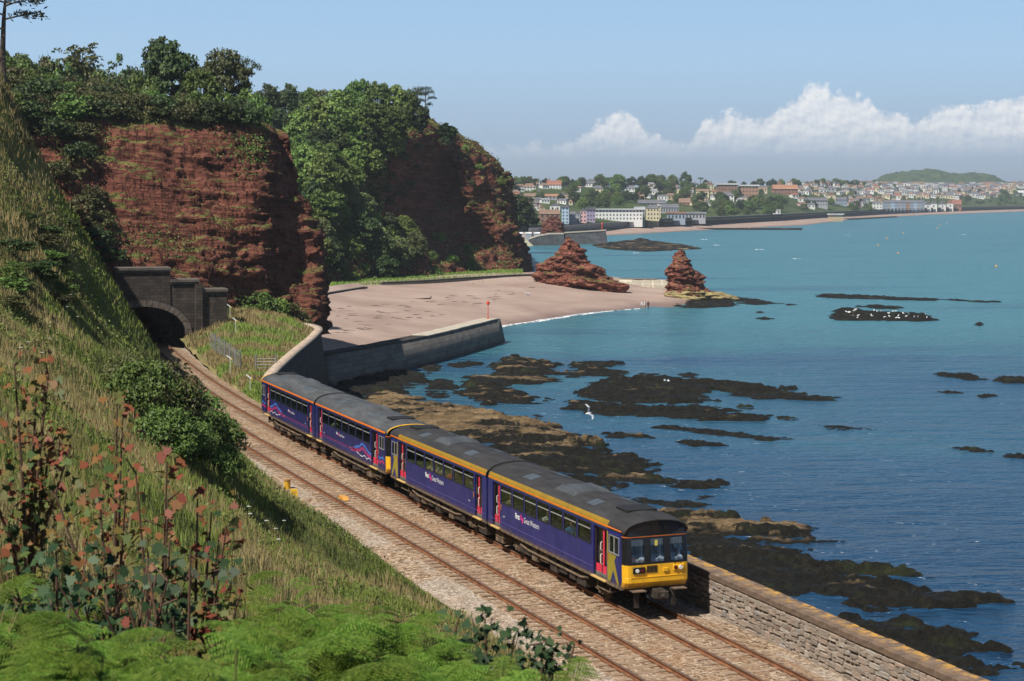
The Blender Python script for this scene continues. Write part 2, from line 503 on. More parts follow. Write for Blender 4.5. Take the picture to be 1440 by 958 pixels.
MAT['ballast_rusty'] = m_ballast('rust_dusted_ballast', .75, .12)
MAT['rock'] = m_redrock()
MAT['rock_bare'] = m_redrock('bare_red_sandstone', .12)
MAT['rock_mid'] = m_redrock('weathered_red_sandstone', .28)
MAT['rock_stack'] = m_redrock('orange_red_sandstone', .10, 1.5)
MAT['hill'] = m_hill()
MAT['sand'] = m_sand()
MAT['sea'] = m_sea()
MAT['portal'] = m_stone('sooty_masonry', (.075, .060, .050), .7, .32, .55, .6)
MAT['wall_dark'] = m_stone('dark_sea_wall_stone', (.060, .054, .048), .8, .38, .55, .5)
MAT['coping'] = plain('pale_coping_stone', (.42, .33, .25), .9, vary=.25, scale=1.5, bump=.02)

# ---- sea ------------------------------------------------------------
def build_sea():
    ys = np.concatenate([np.linspace(-150, 600, 76), np.linspace(650, 9000, 40)])
    xs = np.concatenate([np.linspace(-6000, -260, 20), np.linspace(-250, 450, 71), np.linspace(500, 7000, 30)])
    X, Y = np.meshgrid(xs, ys)
    P = np.stack([X, Y, np.zeros_like(X)], -1)
    grid_obj('sea', P, MAT['sea'])
    # sea bed / base land under everything, reaching the horizon
    m = MB(); m.box((-6500, -400, -3.2), (7500, 9500, -2.9)); b = m.build('seabed_ground', MAT['sand']); b['kind'] = 'structure'
build_sea()

# ---- railway bed ----------------------------------------------------
def build_bed():
    A = np.linspace(arc_at(-30), arc_at(215), 420)
    prof = [(-9.5, 6.35), (-7.3, 6.62), (-6.3, 6.70), (-5.4, 6.78), (-4.9, 6.80), (-2.2, 6.80), (-1.78, 6.82), (-1.3, 6.80), (1.35, 6.80), (1.8, 6.72), (2.7, 6.66), (3.4, 6.6)]
    rows = []
    for off, z in prof:
        p, _ = path(A, off)
        n = fbm(p[:, 0] * .9, p[:, 1] * .9, oct=3, seed=3) * .035
        rows.append(np.concatenate([p, (z + n)[:, None]], 1))
    P = np.array(rows)
    grid_obj('ballast_shoulder', P[:5], MAT['ballast'])
    grid_obj('ballast_bed', P[4:10], MAT['ballast_rusty'])
    grid_obj('ballast_shoulder', P[9:], MAT['ballast'])
build_bed()

# ---- two tracks: rails and sleepers ----------------------------------
def build_tracks():
    t = NT('rusty_rail')
    c = t.ramp(t.noise(2.5, 4), [(.3, (.11, .045, .022)), (.7, (.24, .105, .05))])
    rust = t.fin(c, .75, None, .1, .3)
    shine = plain('worn_rail_head', (.30, .22, .17), .38, .75, .15, 2.0)
    t = NT('dusty_sleeper_concrete')
    c = t.ramp(t.noise(5, 4), [(.3, (.20, .14, .095)), (.7, (.36, .265, .185))])
    c = t.mix(t.math('MULTIPLY', t.orand(), .45), c, (.17, .10, .06))
    slp = t.fin(c, .9, t.bump(t.noise(18, 3), .4, .02), 0, .2)
    m = MB(); m.prism([(-1.26, -.16), (1.26, -.16), (1.26, -.01), (1.1, .0), (.48, .0), (.3, -.03), (-.3, -.03), (-.48, .0), (-1.1, .0), (-1.26, -.01)], 1, -.13, .13)
    sm = m.mesh('sleeper', slp)
    for nm, off, lab in (('railway_track', 0.0, 'seaward railway track that the blue train runs on, beside the sea wall'),
                         ('railway_track', -3.55, 'empty landward railway track beside the grassy bank')):
        root = empty(nm, (0, 0, 0)); tag(root, lab, 'railway track', 'pair of railway tracks')
        a0, a1 = arc_at(38 if off < 0 else 40), arc_at(205)
        A = np.arange(arc_at(-10), a1, 1.2)
        for s in (-1, 1):
            c, tg = path(A, off + s * .7525)
            pr = [(-.07, -.16), (.07, -.16), (.07, -.145), (.012, -.12), (.012, -.045), (.036, -.035), (.036, 0.0), (-.036, 0.0), (-.036, -.035), (-.012, -.045), (-.012, -.12), (-.07, -.145)]
            V = np.array([[(c[i, 0] + tg[i, 1] * u, c[i, 1] - tg[i, 0] * u, RAILZ + w) for i in range(len(A))] for u, w in pr + [pr[0]]])
            me = mesh_np('rail', V.reshape(-1, 3), grid_faces(len(pr) + 1, len(A)), [rust, shine])
            nA = len(A) - 1
            mi = np.zeros(len(me.polygons), np.int32); mi[6 * nA:7 * nA] = 1
            me.polygons.foreach_set('material_index', mi)
            obj('rail', me, root)
        B = np.arange(a0, a1, .66)
        B = B[:298]
        c, tg = path(B, off)
        for i in range(len(B)):
            o = obj('sleeper', sm, root, (c[i, 0], c[i, 1], RAILZ - .165 + random.uniform(-.008, .008)), (0, 0, math.atan2(tg[i, 1], tg[i, 0]) - math.pi / 2 + random.uniform(-.012, .012)))
build_tracks()

# ---- grassy hillside the camera stands on -----------------------------
def xtoe(Y): return xfar(Y) - 6.96
_sR = np.array([0, 3, 5.9, 8.5, 11.2, 13.9, 20, 40]); _yR = np.array([121, 115, 109, 105, 100.4, 98, 94, 88])
def hill_z(X, Y, rough=True):
    X, Y = np.asarray(X, float), np.asarray(Y, float)
    s = xtoe(Y) - X
    sp = np.maximum(s, 0)
    p = 1.35 * sp + .018 * sp ** 2 - np.clip((Y - 80) / 25, 0, 1) * 3.2 * np.exp(-(sp / 6.0) ** 2) * np.clip(sp, 0, 1)
    p = np.maximum(p, 0)
    m = np.interp(Y, [0, 55, 67, 78, 88, 94, 98, 104], [.33, .33, .39, .46, .62, .80, .97, 1.0])
    up = m * p
    up = np.where(up > 24, 24 + (up - 24) * .4, up)
    up = np.minimum(up, 28 + .04 * sp)
    yr = np.interp(sp, _sR, _yR)
    drop = 2.0 * np.maximum(0, Y - yr)
    floor = .6 + .32 * sp
    g = np.clip((Y - 138) / 26, 0, 1)
    floor = floor + g * np.clip((sp - 2.5) * 2.0, 0, 24)
    up = np.maximum(up, np.where(Y > 120, floor, 0))
    up2 = np.maximum(np.minimum(up, np.maximum(up - drop, floor)), np.minimum(up, floor))
    # far side of the spur: unseen gully wall raised to shade track and portal
    px = CX + F_PX * X / np.maximum(Y, 1.0)
    lim = CAMZ - (np.interp(px, [-200, 0, 60, 110, 160, 200, 330], [-10, 110, 230, 330, 440, 510, 650]) + 5 - HY) / F_PX * Y - 6.72
    back = np.minimum(np.minimum(lim, 5.0 * np.maximum(0, sp - 1.0)), 31)
    up2 = np.where((Y > yr) & (Y > 96), np.maximum(up2, back), up2)
    z = 6.72 + up2
    if rough:
        w = np.clip(sp / 5, 0, 1)
        z = z + w * (fbm(X * .16, Y * .16, oct=4, seed=11) * .75 + fbm(X * .7, Y * .7, oct=3, seed=21) * .16)
    # the knoll the photographer stands on
    mound = 21.40 - .19 * np.maximum(Y, -2) - .85 * np.maximum(0, Y - 10) - .38 * np.maximum(0, X + 1.2) - .9 * np.maximum(0, X - 1.0) - .5 * np.maximum(0, -2 - Y)
    z = np.maximum(z, mound) if not rough else np.maximum(z, mound + fbm(X * .5, Y * .5, oct=3, seed=4) * .12)
    return np.where(s < 0, 6.72 + s * .6, z)
def build_hill():
    nu, nv = 240, 260
    Y = np.linspace(-14, 184, nv)
    u = np.linspace(0, 1, nu) ** 1.35
    Yg, U = np.meshgrid(Y, u, indexing='ij')
    X = xtoe(Yg) + .5 - U * 62
    P = np.stack([X, Yg, hill_z(X, Yg)], -1)[:, ::-1]
    grid_obj('grassy_hillside', P, MAT['hill'])
build_hill()

# ---- strata displacement used on the cliffs ------------------------------
def strata(amp=1.0, seed=0, step=1.6, dip=.05, amt_big=1.4):
    def f(P, n):
        X, Y, Z = P[..., 0], P[..., 1], P[..., 2]
        zz = Z + dip * X + fbm(X * .05, Y * .05, Z * .05, 3, seed) * 1.1
        al = X * .8 + Y * .6
        led = .62 * blocks(al, zz, step, 6.0, seed) + .34 * blocks(al, zz + .3, step * .42, 2.6, seed + 4) + .35 * fbm(X * .10, Y * .10, zz / step, 3, seed + 5, .6)
        steep = 1 - np.clip(n[..., 2], 0, 1) ** 2
        big = fbm(X * .09, Y * .09, Z * .06, 3, seed + 9) * amt_big - 1.5 * np.abs(fbm(X * .16, Y * .16, Z * .07, 3, seed + 19)) * amt_big * steep + .5
        fine = fbm(X * .9, Y * .9, zz * 1.8, 3, seed + 31) * .3
        return amp * (led * steep + big + fine * steep)
    return f

# ---- headland over the tunnel -----------------------------------------
def build_headland_tunnel():
    rows = ROWS(
        [(-140, 480, 172), (40, 478, 186), (150, 478, 193), (235, 478, 196), (290, 474, 196.5), (322, 462, 196), (400, 462, 201), (457, 458, 207), (407, 440, 236), (340, 420, 300)],
        [(-140, 380, 172), (40, 395, 186), (150, 398, 190.5), (235, 396, 192.5), (290, 405, 194), (322, 420, 196), (395, 420, 203), (458, 405, 210), (405, 400, 238), (340, 390, 300)],
        [(-140, 300, 178), (45, 310, 190), (140, 310, 194), (235, 312, 197), (300, 318, 199), (345, 335, 200), (405, 340, 206), (449, 345, 213), (361, 395, 240), (295, 405, 305)],
        [(-140, 220, 184), (50, 235, 195), (135, 240, 199), (235, 242, 201), (310, 245, 203), (364, 270, 204), (405, 272, 209), (430, 285, 215), (345, 345, 242), (290, 365, 310)],
        [(-140, 150, 190), (55, 172, 200), (130, 176, 203), (235, 179, 205), (320, 187, 206), (378, 200, 208), (398, 212, 212), (413, 228, 216), (330, 300, 244), (280, 335, 312)],
        [(-140, 120, 198), (60, 142, 208), (130, 158, 209), (235, 163, 210), (320, 171, 210), (374, 181, 211), (386, 186, 215), (394, 194, 219), (313, 275, 246), (270, 315, 315)],
        [(-140, 85, 214), (60, 126, 224), (130, 146, 225), (230, 153, 226), (310, 161, 226), (355, 170, 226), (366, 175, 234), (350, 204, 245), (291, 255, 270), (250, 295, 320)],
        [(-140, 70, 260), (60, 116, 270), (130, 138, 272), (220, 150, 274), (290, 158, 274), (330, 166, 274), (340, 170, 278), (323, 198, 286), (260, 235, 300), (220, 265, 340)],
        [(-140, 75, 330), (60, 125, 340), (130, 140, 342), (220, 152, 344), (290, 160, 344), (330, 168, 344), (340, 172, 348), (323, 200, 352), (260, 235, 360), (220, 260, 380)])
    P = patch(rows, 400, 300, [strata(.7, 40, 1.5, .10), lambda P, n: fbm(P[..., 0] * 1.3, P[..., 1] * 1.3, P[..., 2] * 2.6, 3, 77) * .10])
    zl = np.interp(P[..., 1], [224, 232, 262, 300, 400], [60, 29, 10, 5, 5]); w = np.clip((P[..., 0] + 75 + (P[..., 1] - 232) * .25) / 22, 0, 1)
    P[..., 2] = np.where(P[..., 1] > 224, np.minimum(P[..., 2], zl * w + 60 * (1 - w)), P[..., 2])
    grid_obj('tunnel_headland', P, MAT['rock'])
    return P
HEAD1 = build_headland_tunnel()

# ---- wooded headland beyond the cove ------------------------------------
def build_headland_far():
    rows = ROWS(
        [(300, 470, 345), (400, 432, 345), (455, 418, 362), (535, 402, 389), (600, 397, 402), (650, 393, 420), (700, 389, 430), (733, 387, 434), (738, 384, 470), (720, 370, 560), (700, 350, 700)],
        [(300, 430, 355), (395, 370, 363), (455, 350, 376), (530, 350, 396), (575, 340, 410), (640, 335, 432), (690, 345, 438), (724, 350, 440), (731, 350, 476), (712, 345, 565), (690, 330, 705)],
        [(300, 400, 365), (390, 325, 375), (460, 290, 386), (520, 292, 402), (556, 290, 412), (625, 280, 440), (668, 290, 440), (714, 308, 446), (724, 312, 482), (712, 325, 570), (690, 310, 710)],
        [(300, 360, 377), (385, 285, 387), (460, 235, 400), (520, 230, 409), (566, 228, 414), (612, 225, 440), (660, 236, 442), (703, 262, 452), (716, 272, 488), (708, 300, 576), (690, 290, 716)],
        [(300, 320, 391), (380, 250, 403), (460, 196, 414), (525, 190, 420), (580, 190, 419), (604, 190, 432), (646, 204, 446), (690, 232, 458), (706, 246, 494), (704, 278, 582), (690, 275, 722)],
        [(300, 290, 415), (375, 230, 425), (460, 182, 434), (525, 177, 434), (578, 180, 430), (600, 184, 440), (636, 197, 456), (676, 220, 468), (696, 236, 502), (700, 262, 590), (690, 262, 730)],
        [(300, 225, 475), (375, 175, 485), (460, 172, 484), (525, 172, 478), (575, 176, 474), (595, 182, 478), (628, 194, 488), (664, 214, 500), (688, 234, 530), (690, 258, 610), (684, 258, 750)],
        [(300, 190, 575), (375, 180, 575), (460, 178, 564), (525, 180, 549), (570, 184, 545), (590, 190, 548), (620, 200, 552), (650, 218, 560), (672, 236, 580), (680, 256, 650), (676, 256, 780)])
    P = patch(rows, 380, 260, [strata(1.1, 140, 2.2, -.05, 1.8), lambda P, n: fbm(P[..., 0] * .9, P[..., 1] * .9, P[..., 2] * 1.0, 3, 177) * .3])
    grid_obj('wooded_headland', P, MAT['rock_mid'])
    return P
HEAD2 = build_headland_far()

# ---- cove beach ----------------------------------------------------------
def build_beach():
    rows = [[on(*p) for p in r] for r in (
        [(300, 400, 5.5), (440, 404, 5.2), (500, 398, 5.0), (540, 394, 4.9), (660, 386, 4.8), (728, 383, 4.8), (800, 384, 4.6), (860, 389, 3.2), (900, 396, 2.0), (945, 402, 1.4), (1000, 414, .2)],
        [(300, 420, 4.4), (440, 418, 4.2), (500, 410, 4.1), (540, 405, 4.0), (660, 398, 3.9), (728, 395, 3.9), (800, 394, 3.7), (870, 399, 2.6), (905, 404, 1.8), (945, 409, 1.2), (1000, 420, .0)],
        [(300, 470, 3.0), (440, 455, 2.9), (500, 442, 2.8), (560, 434, 2.6), (660, 424, 2.3), (730, 419, 2.1), (800, 414, 1.9), (870, 414, 1.5), (905, 415, 1.2), (945, 418, .8), (990, 427, -.2)],
        [(300, 540, 1.6), (440, 500, 1.5), (510, 486, 1.3), (600, 470, .8), (690, 456, .35), (745, 448, .25), (810, 439, .2), (870, 433, .2), (910, 429, .2), (948, 428, .15), (980, 434, -.5)],
        [(300, 590, .6), (440, 545, .2), (520, 515, -.1), (610, 490, -.3), (700, 466, -.25), (755, 458, -.3), (820, 449, -.3), (880, 441, -.3), (915, 437, -.3), (948, 437, -.3), (975, 443, -.9)],
        [(300, 620, -2.5), (440, 600, -2.5), (530, 570, -2.5), (630, 530, -2.5), (710, 500, -2.5), (770, 490, -2.5), (835, 478, -2.5), (890, 468, -2.5), (920, 462, -2.5), (950, 460, -2.5), (980, 458, -2.5)])]
    P = patch(rows, 160, 90, lambda P, n: fbm(P[..., 0] * .06, P[..., 1] * .06, 0, 3, 5) * .10)
    grid_obj('cove_beach', P, MAT['sand'])
    # wash of foam along the water's edge
    t = NT('sea_foam')
    nz = t.noise(.9, 5, .7)
    t.fin((.78, .80, .80), .8)
    tr = t.N.new('ShaderNodeBsdfTransparent'); ms = t.N.new('ShaderNodeMixShader')
    t.L.new(t.ramp(nz, [(.40, 0.0), (.55, .9)]), ms.inputs[0]); t.L.new(tr.outputs[0], ms.inputs[1]); t.L.new(t.b.outputs[0], ms.inputs[2]); t.L.new(ms.outputs[0], t.out.inputs[0])
    MAT['foam'] = t.m
    a = [on(*p, .03) for p in ((697, 460.5), (740, 454), (790, 446.5), (830, 441), (862, 437.5), (900, 434.5))]
    w = [.9, 1.0, 1.1, .9, .55, .1]
    pts = catmull([tuple(p) for p in a], 60)
    ww = np.interp(np.linspace(0, 5, 60), range(6), w)
    top = pts.copy(); bot = pts.copy()
    top[:, 1] += ww * 2.6 * (1 + .5 * fbm(pts[:, 0] * .4, 0, 0, 3, 4)); bot[:, 1] -= ww * 1.5 * (1 + .7 * fbm(pts[:, 0] * .5, 3, 0, 3, 9))
    mid = pts.copy(); mid[:, 2] += .12
    P = np.array([bot, mid, top])
    o = grid_obj('beach_foam', P, MAT['foam'], 'stuff'); tag(o, 'white foam of a small wave breaking along the beach', 'foam')
build_beach()

# ---- rough grass bank between track and outer sea wall ---------------------
SEAWALL_IN = None
def seawall_path():
    A = np.linspace(arc_at(-25), arc_at(119), 180)
    p, _ = path(A, 2.55)
    tail = catmull([(p[-1, 0], p[-1, 1], 0), (-15.0, 126, 0), (-18.2, 134, 0), (-19.9, 142, 0), (-20.6, 162, 0), (-21.0, 184, 0), (-22.0, 196, 0), (-26.0, 205, 0)], 60)[1:, :2]
    return np.concatenate([p, tail])
SWP = seawall_path()
def build_bank():
    Y = np.linspace(116, 205, 80)
    xl = np.array([float(path(arc_at(y), 2.0)[0][0]) for y in Y])
    xr = np.interp(Y, SWP[:, 1], SWP[:, 0]) + .2
    u = np.linspace(0, 1, 24)
    X = xl[:, None] + (xr - xl)[:, None] * u[None]
    rise = np.clip((Y - 150) / 45, 0, 1) ** 1.3 * 2.7
    Z = 6.65 + (rise[:, None] * (.55 + 1.2 * u[None] - 1.75 * u[None] ** 3)) + .75 * np.clip(u[None] * 3, 0, 1) * np.clip((Y[:, None] - 118) / 14, 0, 1)
    Yg = np.repeat(Y[:, None], 24, 1)
    Z = Z + fbm(X * .4, Yg * .4, 0, 3, 8) * .16
    global BANK
    BANK = np.stack([X, Yg, Z], -1)
    t = NT('dry_grass_soil')
    c = t.ramp(t.noise(.3, 4, .6), [(.3, (.09, .085, .035)), (.5, (.17, .145, .06)), (.7, (.27, .22, .11))])
    grid_obj('grass_bank', BANK, t.fin(c, .95, t.bump(t.noise(4, 4), .7, .1), 0, .1))
build_bank()
# ================================================================ WALLS, PORTAL, ROCKS
def strip_prism(name, pts, prof, mat, parent=None, closed=True):
    """sweep a profile [(offset right, z)] along a plan line (n,2)"""
    p = np.asarray(pts, float)
    tg = np.gradient(p, axis=0); tg /= np.linalg.norm(tg, axis=1, keepdims=True)
    nr = np.stack([tg[:, 1], -tg[:, 0]], 1)
    pr = prof + ([prof[0]] if closed else [])
    V = np.array([[(p[i, 0] + nr[i, 0] * u, p[i, 1] + nr[i, 1] * u, w) for i in range(len(p))] for u, w in pr])
    n = len(p); m = len(pr)
    F = [grid_faces(m, n)]
    V2 = V.reshape(-1, 3)
    if closed:
        cap0 = np.array([[k * n for k in range(m - 1)]]); cap1 = np.array([[k * n + n - 1 for k in range(m - 1)][::-1]])
        F += [cap0, cap1]
    return obj(name, mesh_np(name, V2, F, mat), parent)
def sub_path(pts, y0, y1):
    k = (pts[:, 1] >= y0) & (pts[:, 1] <= y1); return pts[k]
def resample(pts, step):
    a = np.concatenate([[0], np.cumsum(np.linalg.norm(np.diff(pts, axis=0), axis=1))])
    t = np.arange(0, a[-1], step)
    return np.stack([np.interp(t, a, pts[:, 0]), np.interp(t, a, pts[:, 1])], 1), a[-1]

def build_sea_wall():
    root = empty('sea_wall', (float(SWP[100, 0]), float(SWP[100, 1]), 0)); inv = root.location.copy()
    tag(root, 'long stone sea wall with lichened coping between the railway and the sea', 'wall')
    def par(o): o.parent = root; o.location = o.location - inv; return o
    t = NT('mortar_and_rubble')
    c = t.ramp(t.noise(3, 4), [(.3, (.22, .175, .135)), (.7, (.36, .29, .23))])
    core = t.fin(c, .95, t.bump(t.noise(9, 3), .5, .03))
    par(strip_prism('wall_core', sub_path(SWP, -25, 76), [(.05, 6.2), (.05, 7.98), (.72, 7.98), (.75, 7.0), (2.0, -2.5), (.05, -2.5)], core))
    par(strip_prism('wall_core', sub_path(SWP, 75.4, 216), [(.05, 5.2), (.05, 7.98), (.72, 7.98), (.75, 7.0), (2.0, -2.5), (.05, -2.5)], MAT['wall_dark']))
    # coping
    t = NT('lichened_coping')
    c = t.ramp(t.noise(2.2, 4), [(.3, (.085, .058, .043)), (.7, (.20, .14, .10))])
    y = t.sep()[1]
    lm = t.math('MULTIPLY', t.ramp(t.noise(2.6, 5, .7, t.map((1, 1, 1), (0, 0, 0), (0, 0, 0), t.geo.outputs['Position'])), [(.46, 0.0), (.60, 1.0)]), t.ramp(t.math('MULTIPLY', t.math('SUBTRACT', 0.0, y), 1.0), [(.12, .05), (.62, .9)]))
    c = t.mix(lm, c, (.50, .27, .045))
    wm = t.ramp(t.noise(1.4, 2, .5, t.geo.outputs['Position']), [(.73, 0.0), (.76, .8)])
    c = t.mix(wm, c, (.6, .57, .5))
    lich = t.fin(c, .95, t.bump(t.noise(14, 4), .6, .02))
    near = sub_path(SWP, 44, 78)
    P, tot = resample(near, .92)
    m = MB(); m.box((-.452, -.80, 0), (.452, .03, .24)); cm = m.mesh('coping_slab', lich, bevel=.025)
    for i in range(len(P) - 1):
        d = P[i + 1] - P[i]; c_ = (P[i] + P[i + 1]) / 2
        par(obj('coping_slab', cm, None, (c_[0], c_[1], 7.985 + random.uniform(-.008, .012)), (random.uniform(-.01, .01), random.uniform(-.008, .008), math.atan2(d[1], d[0]) + random.uniform(-.01, .01))))
    par(strip_prism('coping', sub_path(SWP, -25, 44.3), [(-.03, 7.99), (-.03, 8.22), (.8, 8.22), (.8, 7.99)], lich))
    par(strip_prism('coping', sub_path(SWP, 77.6, 216), [(-.04, 7.99), (-.04, 8.16), (.85, 8.16), (.85, 7.99)], MAT['coping']))
    # rubble stones of the track-side face, laid one by one
    t = NT('rubble_stone')
    r = t.orand()
    c = t.ramp(r, [(0, (.17, .135, .11)), (.2, (.29, .235, .185)), (.45, (.34, .27, .21)), (.65, (.40, .285, .215)), (.8, (.25, .235, .215)), (.93, (.50, .43, .35)), (1, (.20, .12, .095))])
    c = t.mix(t.math('MULTIPLY', t.noise(7, 4), .7), c, (.17, .14, .115))
    stone = t.fin(c, .92, t.bump(t.noise(16, 4), .7, .03))
    shapes = []
    for k in range(7):
        rg = random.Random(k)
        j = lambda a: rg.uniform(-a, a)
        q = [(-.5 + abs(j(.06)), -.5 + abs(j(.1))), (.5 - abs(j(.06)), -.5 + abs(j(.1))), (.5, j(.15)), (.5 - abs(j(.08)), .5 - abs(j(.1))), (-.5 + abs(j(.08)), .5 - abs(j(.1))), (-.5, j(.15))]
        m = MB(); n = 6
        back = [(x, .10, z) for x, z in q]; mid = [(x, -.01, z) for x, z in q]; fr = [(x * .86 + j(.02), -.055 + j(.012), z * .80 + j(.02)) for x, z in q]
        m.add(back + mid + fr, [tuple(range(12, 18))[::-1]] + [(a * 6 + i, a * 6 + (i + 1) % 6, a * 6 + 6 + (i + 1) % 6, a * 6 + 6 + i) for a in (0, 1) for i in range(6)])
        shapes.append(m.mesh('stone', stone))
    wall = sub_path(SWP, 47.5, 72.5)
    a = np.concatenate([[0], np.cumsum(np.linalg.norm(np.diff(wall, axis=0), axis=1))])
    stones = []
    zz = 6.62
    while zz < 7.93:
        hh = min(random.uniform(.13, .25), 7.975 - zz)
        if 7.975 - zz - hh < .1: hh = 7.975 - zz
        s = random.uniform(0, .3)
        while s < a[-1] - .5:
            w = random.choice((random.uniform(.16, .34), random.uniform(.26, .62)))
            stones.append((s + w / 2, zz + hh / 2 + random.uniform(-.045, .045), w * random.uniform(.9, 1.06), hh * random.uniform(.75, 1.22))); s += w
        zz += hh
    big = sorted(stones, key=lambda q: -q[2] * q[3])
    rest = big[300:]; big = big[:300]
    def place(q):
        s, z, w, h = q
        x = np.interp(s, a, wall[:, 0]); y = np.interp(s, a, wall[:, 1])
        x2 = np.interp(s + .2, a, wall[:, 0]) - np.interp(s - .2, a, wall[:, 0]); y2 = np.interp(s + .2, a, wall[:, 1]) - np.interp(s - .2, a, wall[:, 1])
        # local -y of the stone must look to the track (left of the path direction)
        j = random.uniform(-.022, .022)
        return (x + j, y + j * .4, min(z, 7.96 - h / 2)), math.atan2(y2, x2) + math.pi + random.uniform(-.03, .03), w * .97, h * .95
    for q in big:
        loc, rz, w, h = place(q)
        par(obj('stone', shapes[random.randrange(7)], None, loc, (0, 0, rz), (w, 1, h)))
    if rest:
        mm = MB()
        for q in rest:
            loc, rz, w, h = place(q)
            mm.X = Matrix.Translation(loc) @ Matrix.Rotation(rz, 4, 'Z') @ Matrix.Diagonal((w, 1, h, 1))
            src = shapes[random.randrange(7)]
            mm.add([tuple(v.co) for v in src.vertices], [tuple(p.vertices) for p in src.polygons])
        o = par(mm.build('small_stones', stone)); o['kind'] = 'stuff'
build_sea_wall()

def build_portal():
    a = arc_at(183)
    c, tg = path(a, -1.9)
    rz = math.atan2(-tg[0], tg[1])
    root = empty('tunnel_portal', (float(c[0]), float(c[1]), 6.6), rz)
    tag(root, 'sooty stone tunnel mouth with stepped parapet under the red cliff', 'tunnel portal')
    # local x right, y into the hill, z from rail bed
    W, HW, SPR, RISE = 8.6, 4.3, 1.7, 2.9
    steps = [(0, 2.75, 8.3), (2.75, 5.65, 7.05), (5.65, W, 6.0)]
    def arch(x): return SPR + RISE * math.sqrt(max(0, 1 - (x / HW) ** 2))
    xs = sorted(set([0, 2.75, 5.65, W, HW] + [HW * math.sin(k * math.pi / 28) for k in range(15)]))
    xs = sorted(set([-x for x in xs] + xs))
    for lo, hi, top in steps:
        for sg in (-1, 1):
            if lo == 0 and sg == -1: continue
            m = MB()
            L, Hh = (-hi, hi) if lo == 0 else ((lo, hi) if sg == 1 else (-hi, -lo))
            xx = [x for x in xs if L - 1e-6 <= x <= Hh + 1e-6]
            dep = {2.75: 0.0, 5.65: .12, W: .26}[hi]
            for x0, x1 in zip(xx[:-1], xx[1:]):
                inside = abs((x0 + x1) / 2) < HW
                z0, z1 = (arch(x0), arch(x1)) if inside else (-1.5, -1.5)
                m.add([(x0, dep, z0), (x1, dep, z1), (x1, dep, top), (x0, dep, top), (x0, 3, z0), (x1, 3, z1), (x1, 3, top), (x0, 3, top)],
                      [(0, 1, 2, 3), (5, 4, 7, 6), (4, 5, 1, 0), (3, 2, 6, 7), (0, 3, 7, 4), (1, 5, 6, 2)])
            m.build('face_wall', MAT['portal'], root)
            m = MB(); m.box((L - (.12 if L < 0 or lo == 0 else -.003), dep - .22, top - .02), (Hh + (.12 if Hh > 0 else -.003), 3.1, top + .28)); m.box((L + .02, dep - .12, top - .22), (Hh - .02, dep + .05, top - .022))
            m.build('coping', plain('sooty_coping', (.10, .085, .072), .9, vary=.3, scale=1.2, bump=.02), root, bevel=.03)
    for sg in (-1, 1):
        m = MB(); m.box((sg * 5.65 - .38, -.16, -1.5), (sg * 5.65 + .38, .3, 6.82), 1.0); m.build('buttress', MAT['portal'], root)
    # voussoir ring
    vs = plain('voussoir_stone', (.12, .095, .08), .9, vary=.35, scale=2.0, bump=.03)
    nv = 23
    for k in range(nv):
        m = MB()
        q = []
        for th in (math.pi * (k + .04) / nv, math.pi * (k + .96) / nv):
            q.append([(math.cos(th) * (HW + o), SPR + math.sin(th) * (RISE + o)) for o in (-.02, .62)])
        p = [q[0][0], q[0][1], q[1][1], q[1][0]]
        m.prism(p, 1, -.09 - .02 * (k % 2), 1.0); m.build('voussoir', vs, root)
    # lining
    m = MB(); n = 22
    prof = [(HW - .03, -1.2)] + [(math.cos(math.pi * k / n) * (HW - .03), SPR + math.sin(math.pi * k / n) * (RISE - .03)) for k in range(n + 1)] + [(-HW + .03, -1.2)]
    L = []
    for i in range(9):
        d = .25 + i * 4.5
        bend = -.0016 * d * d
        L.append([(x + bend, d, z) for x, z in prof])
    V = [p for r in L for p in r]; k = len(prof)
    F = [(i * k + j, i * k + j + 1, (i + 1) * k + j + 1, (i + 1) * k + j) for i in range(8) for j in range(k - 1)]
    m.add(V, F); m.add([(-5, 36.3, -1.3), (5, 36.3, -1.3), (5, 36.3, 6), (-5, 36.3, 6)], [(0, 1, 2, 3)])
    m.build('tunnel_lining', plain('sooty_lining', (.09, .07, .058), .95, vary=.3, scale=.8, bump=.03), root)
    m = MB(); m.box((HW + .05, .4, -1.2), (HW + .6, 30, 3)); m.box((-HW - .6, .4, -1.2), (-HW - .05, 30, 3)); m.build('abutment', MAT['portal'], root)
build_portal()

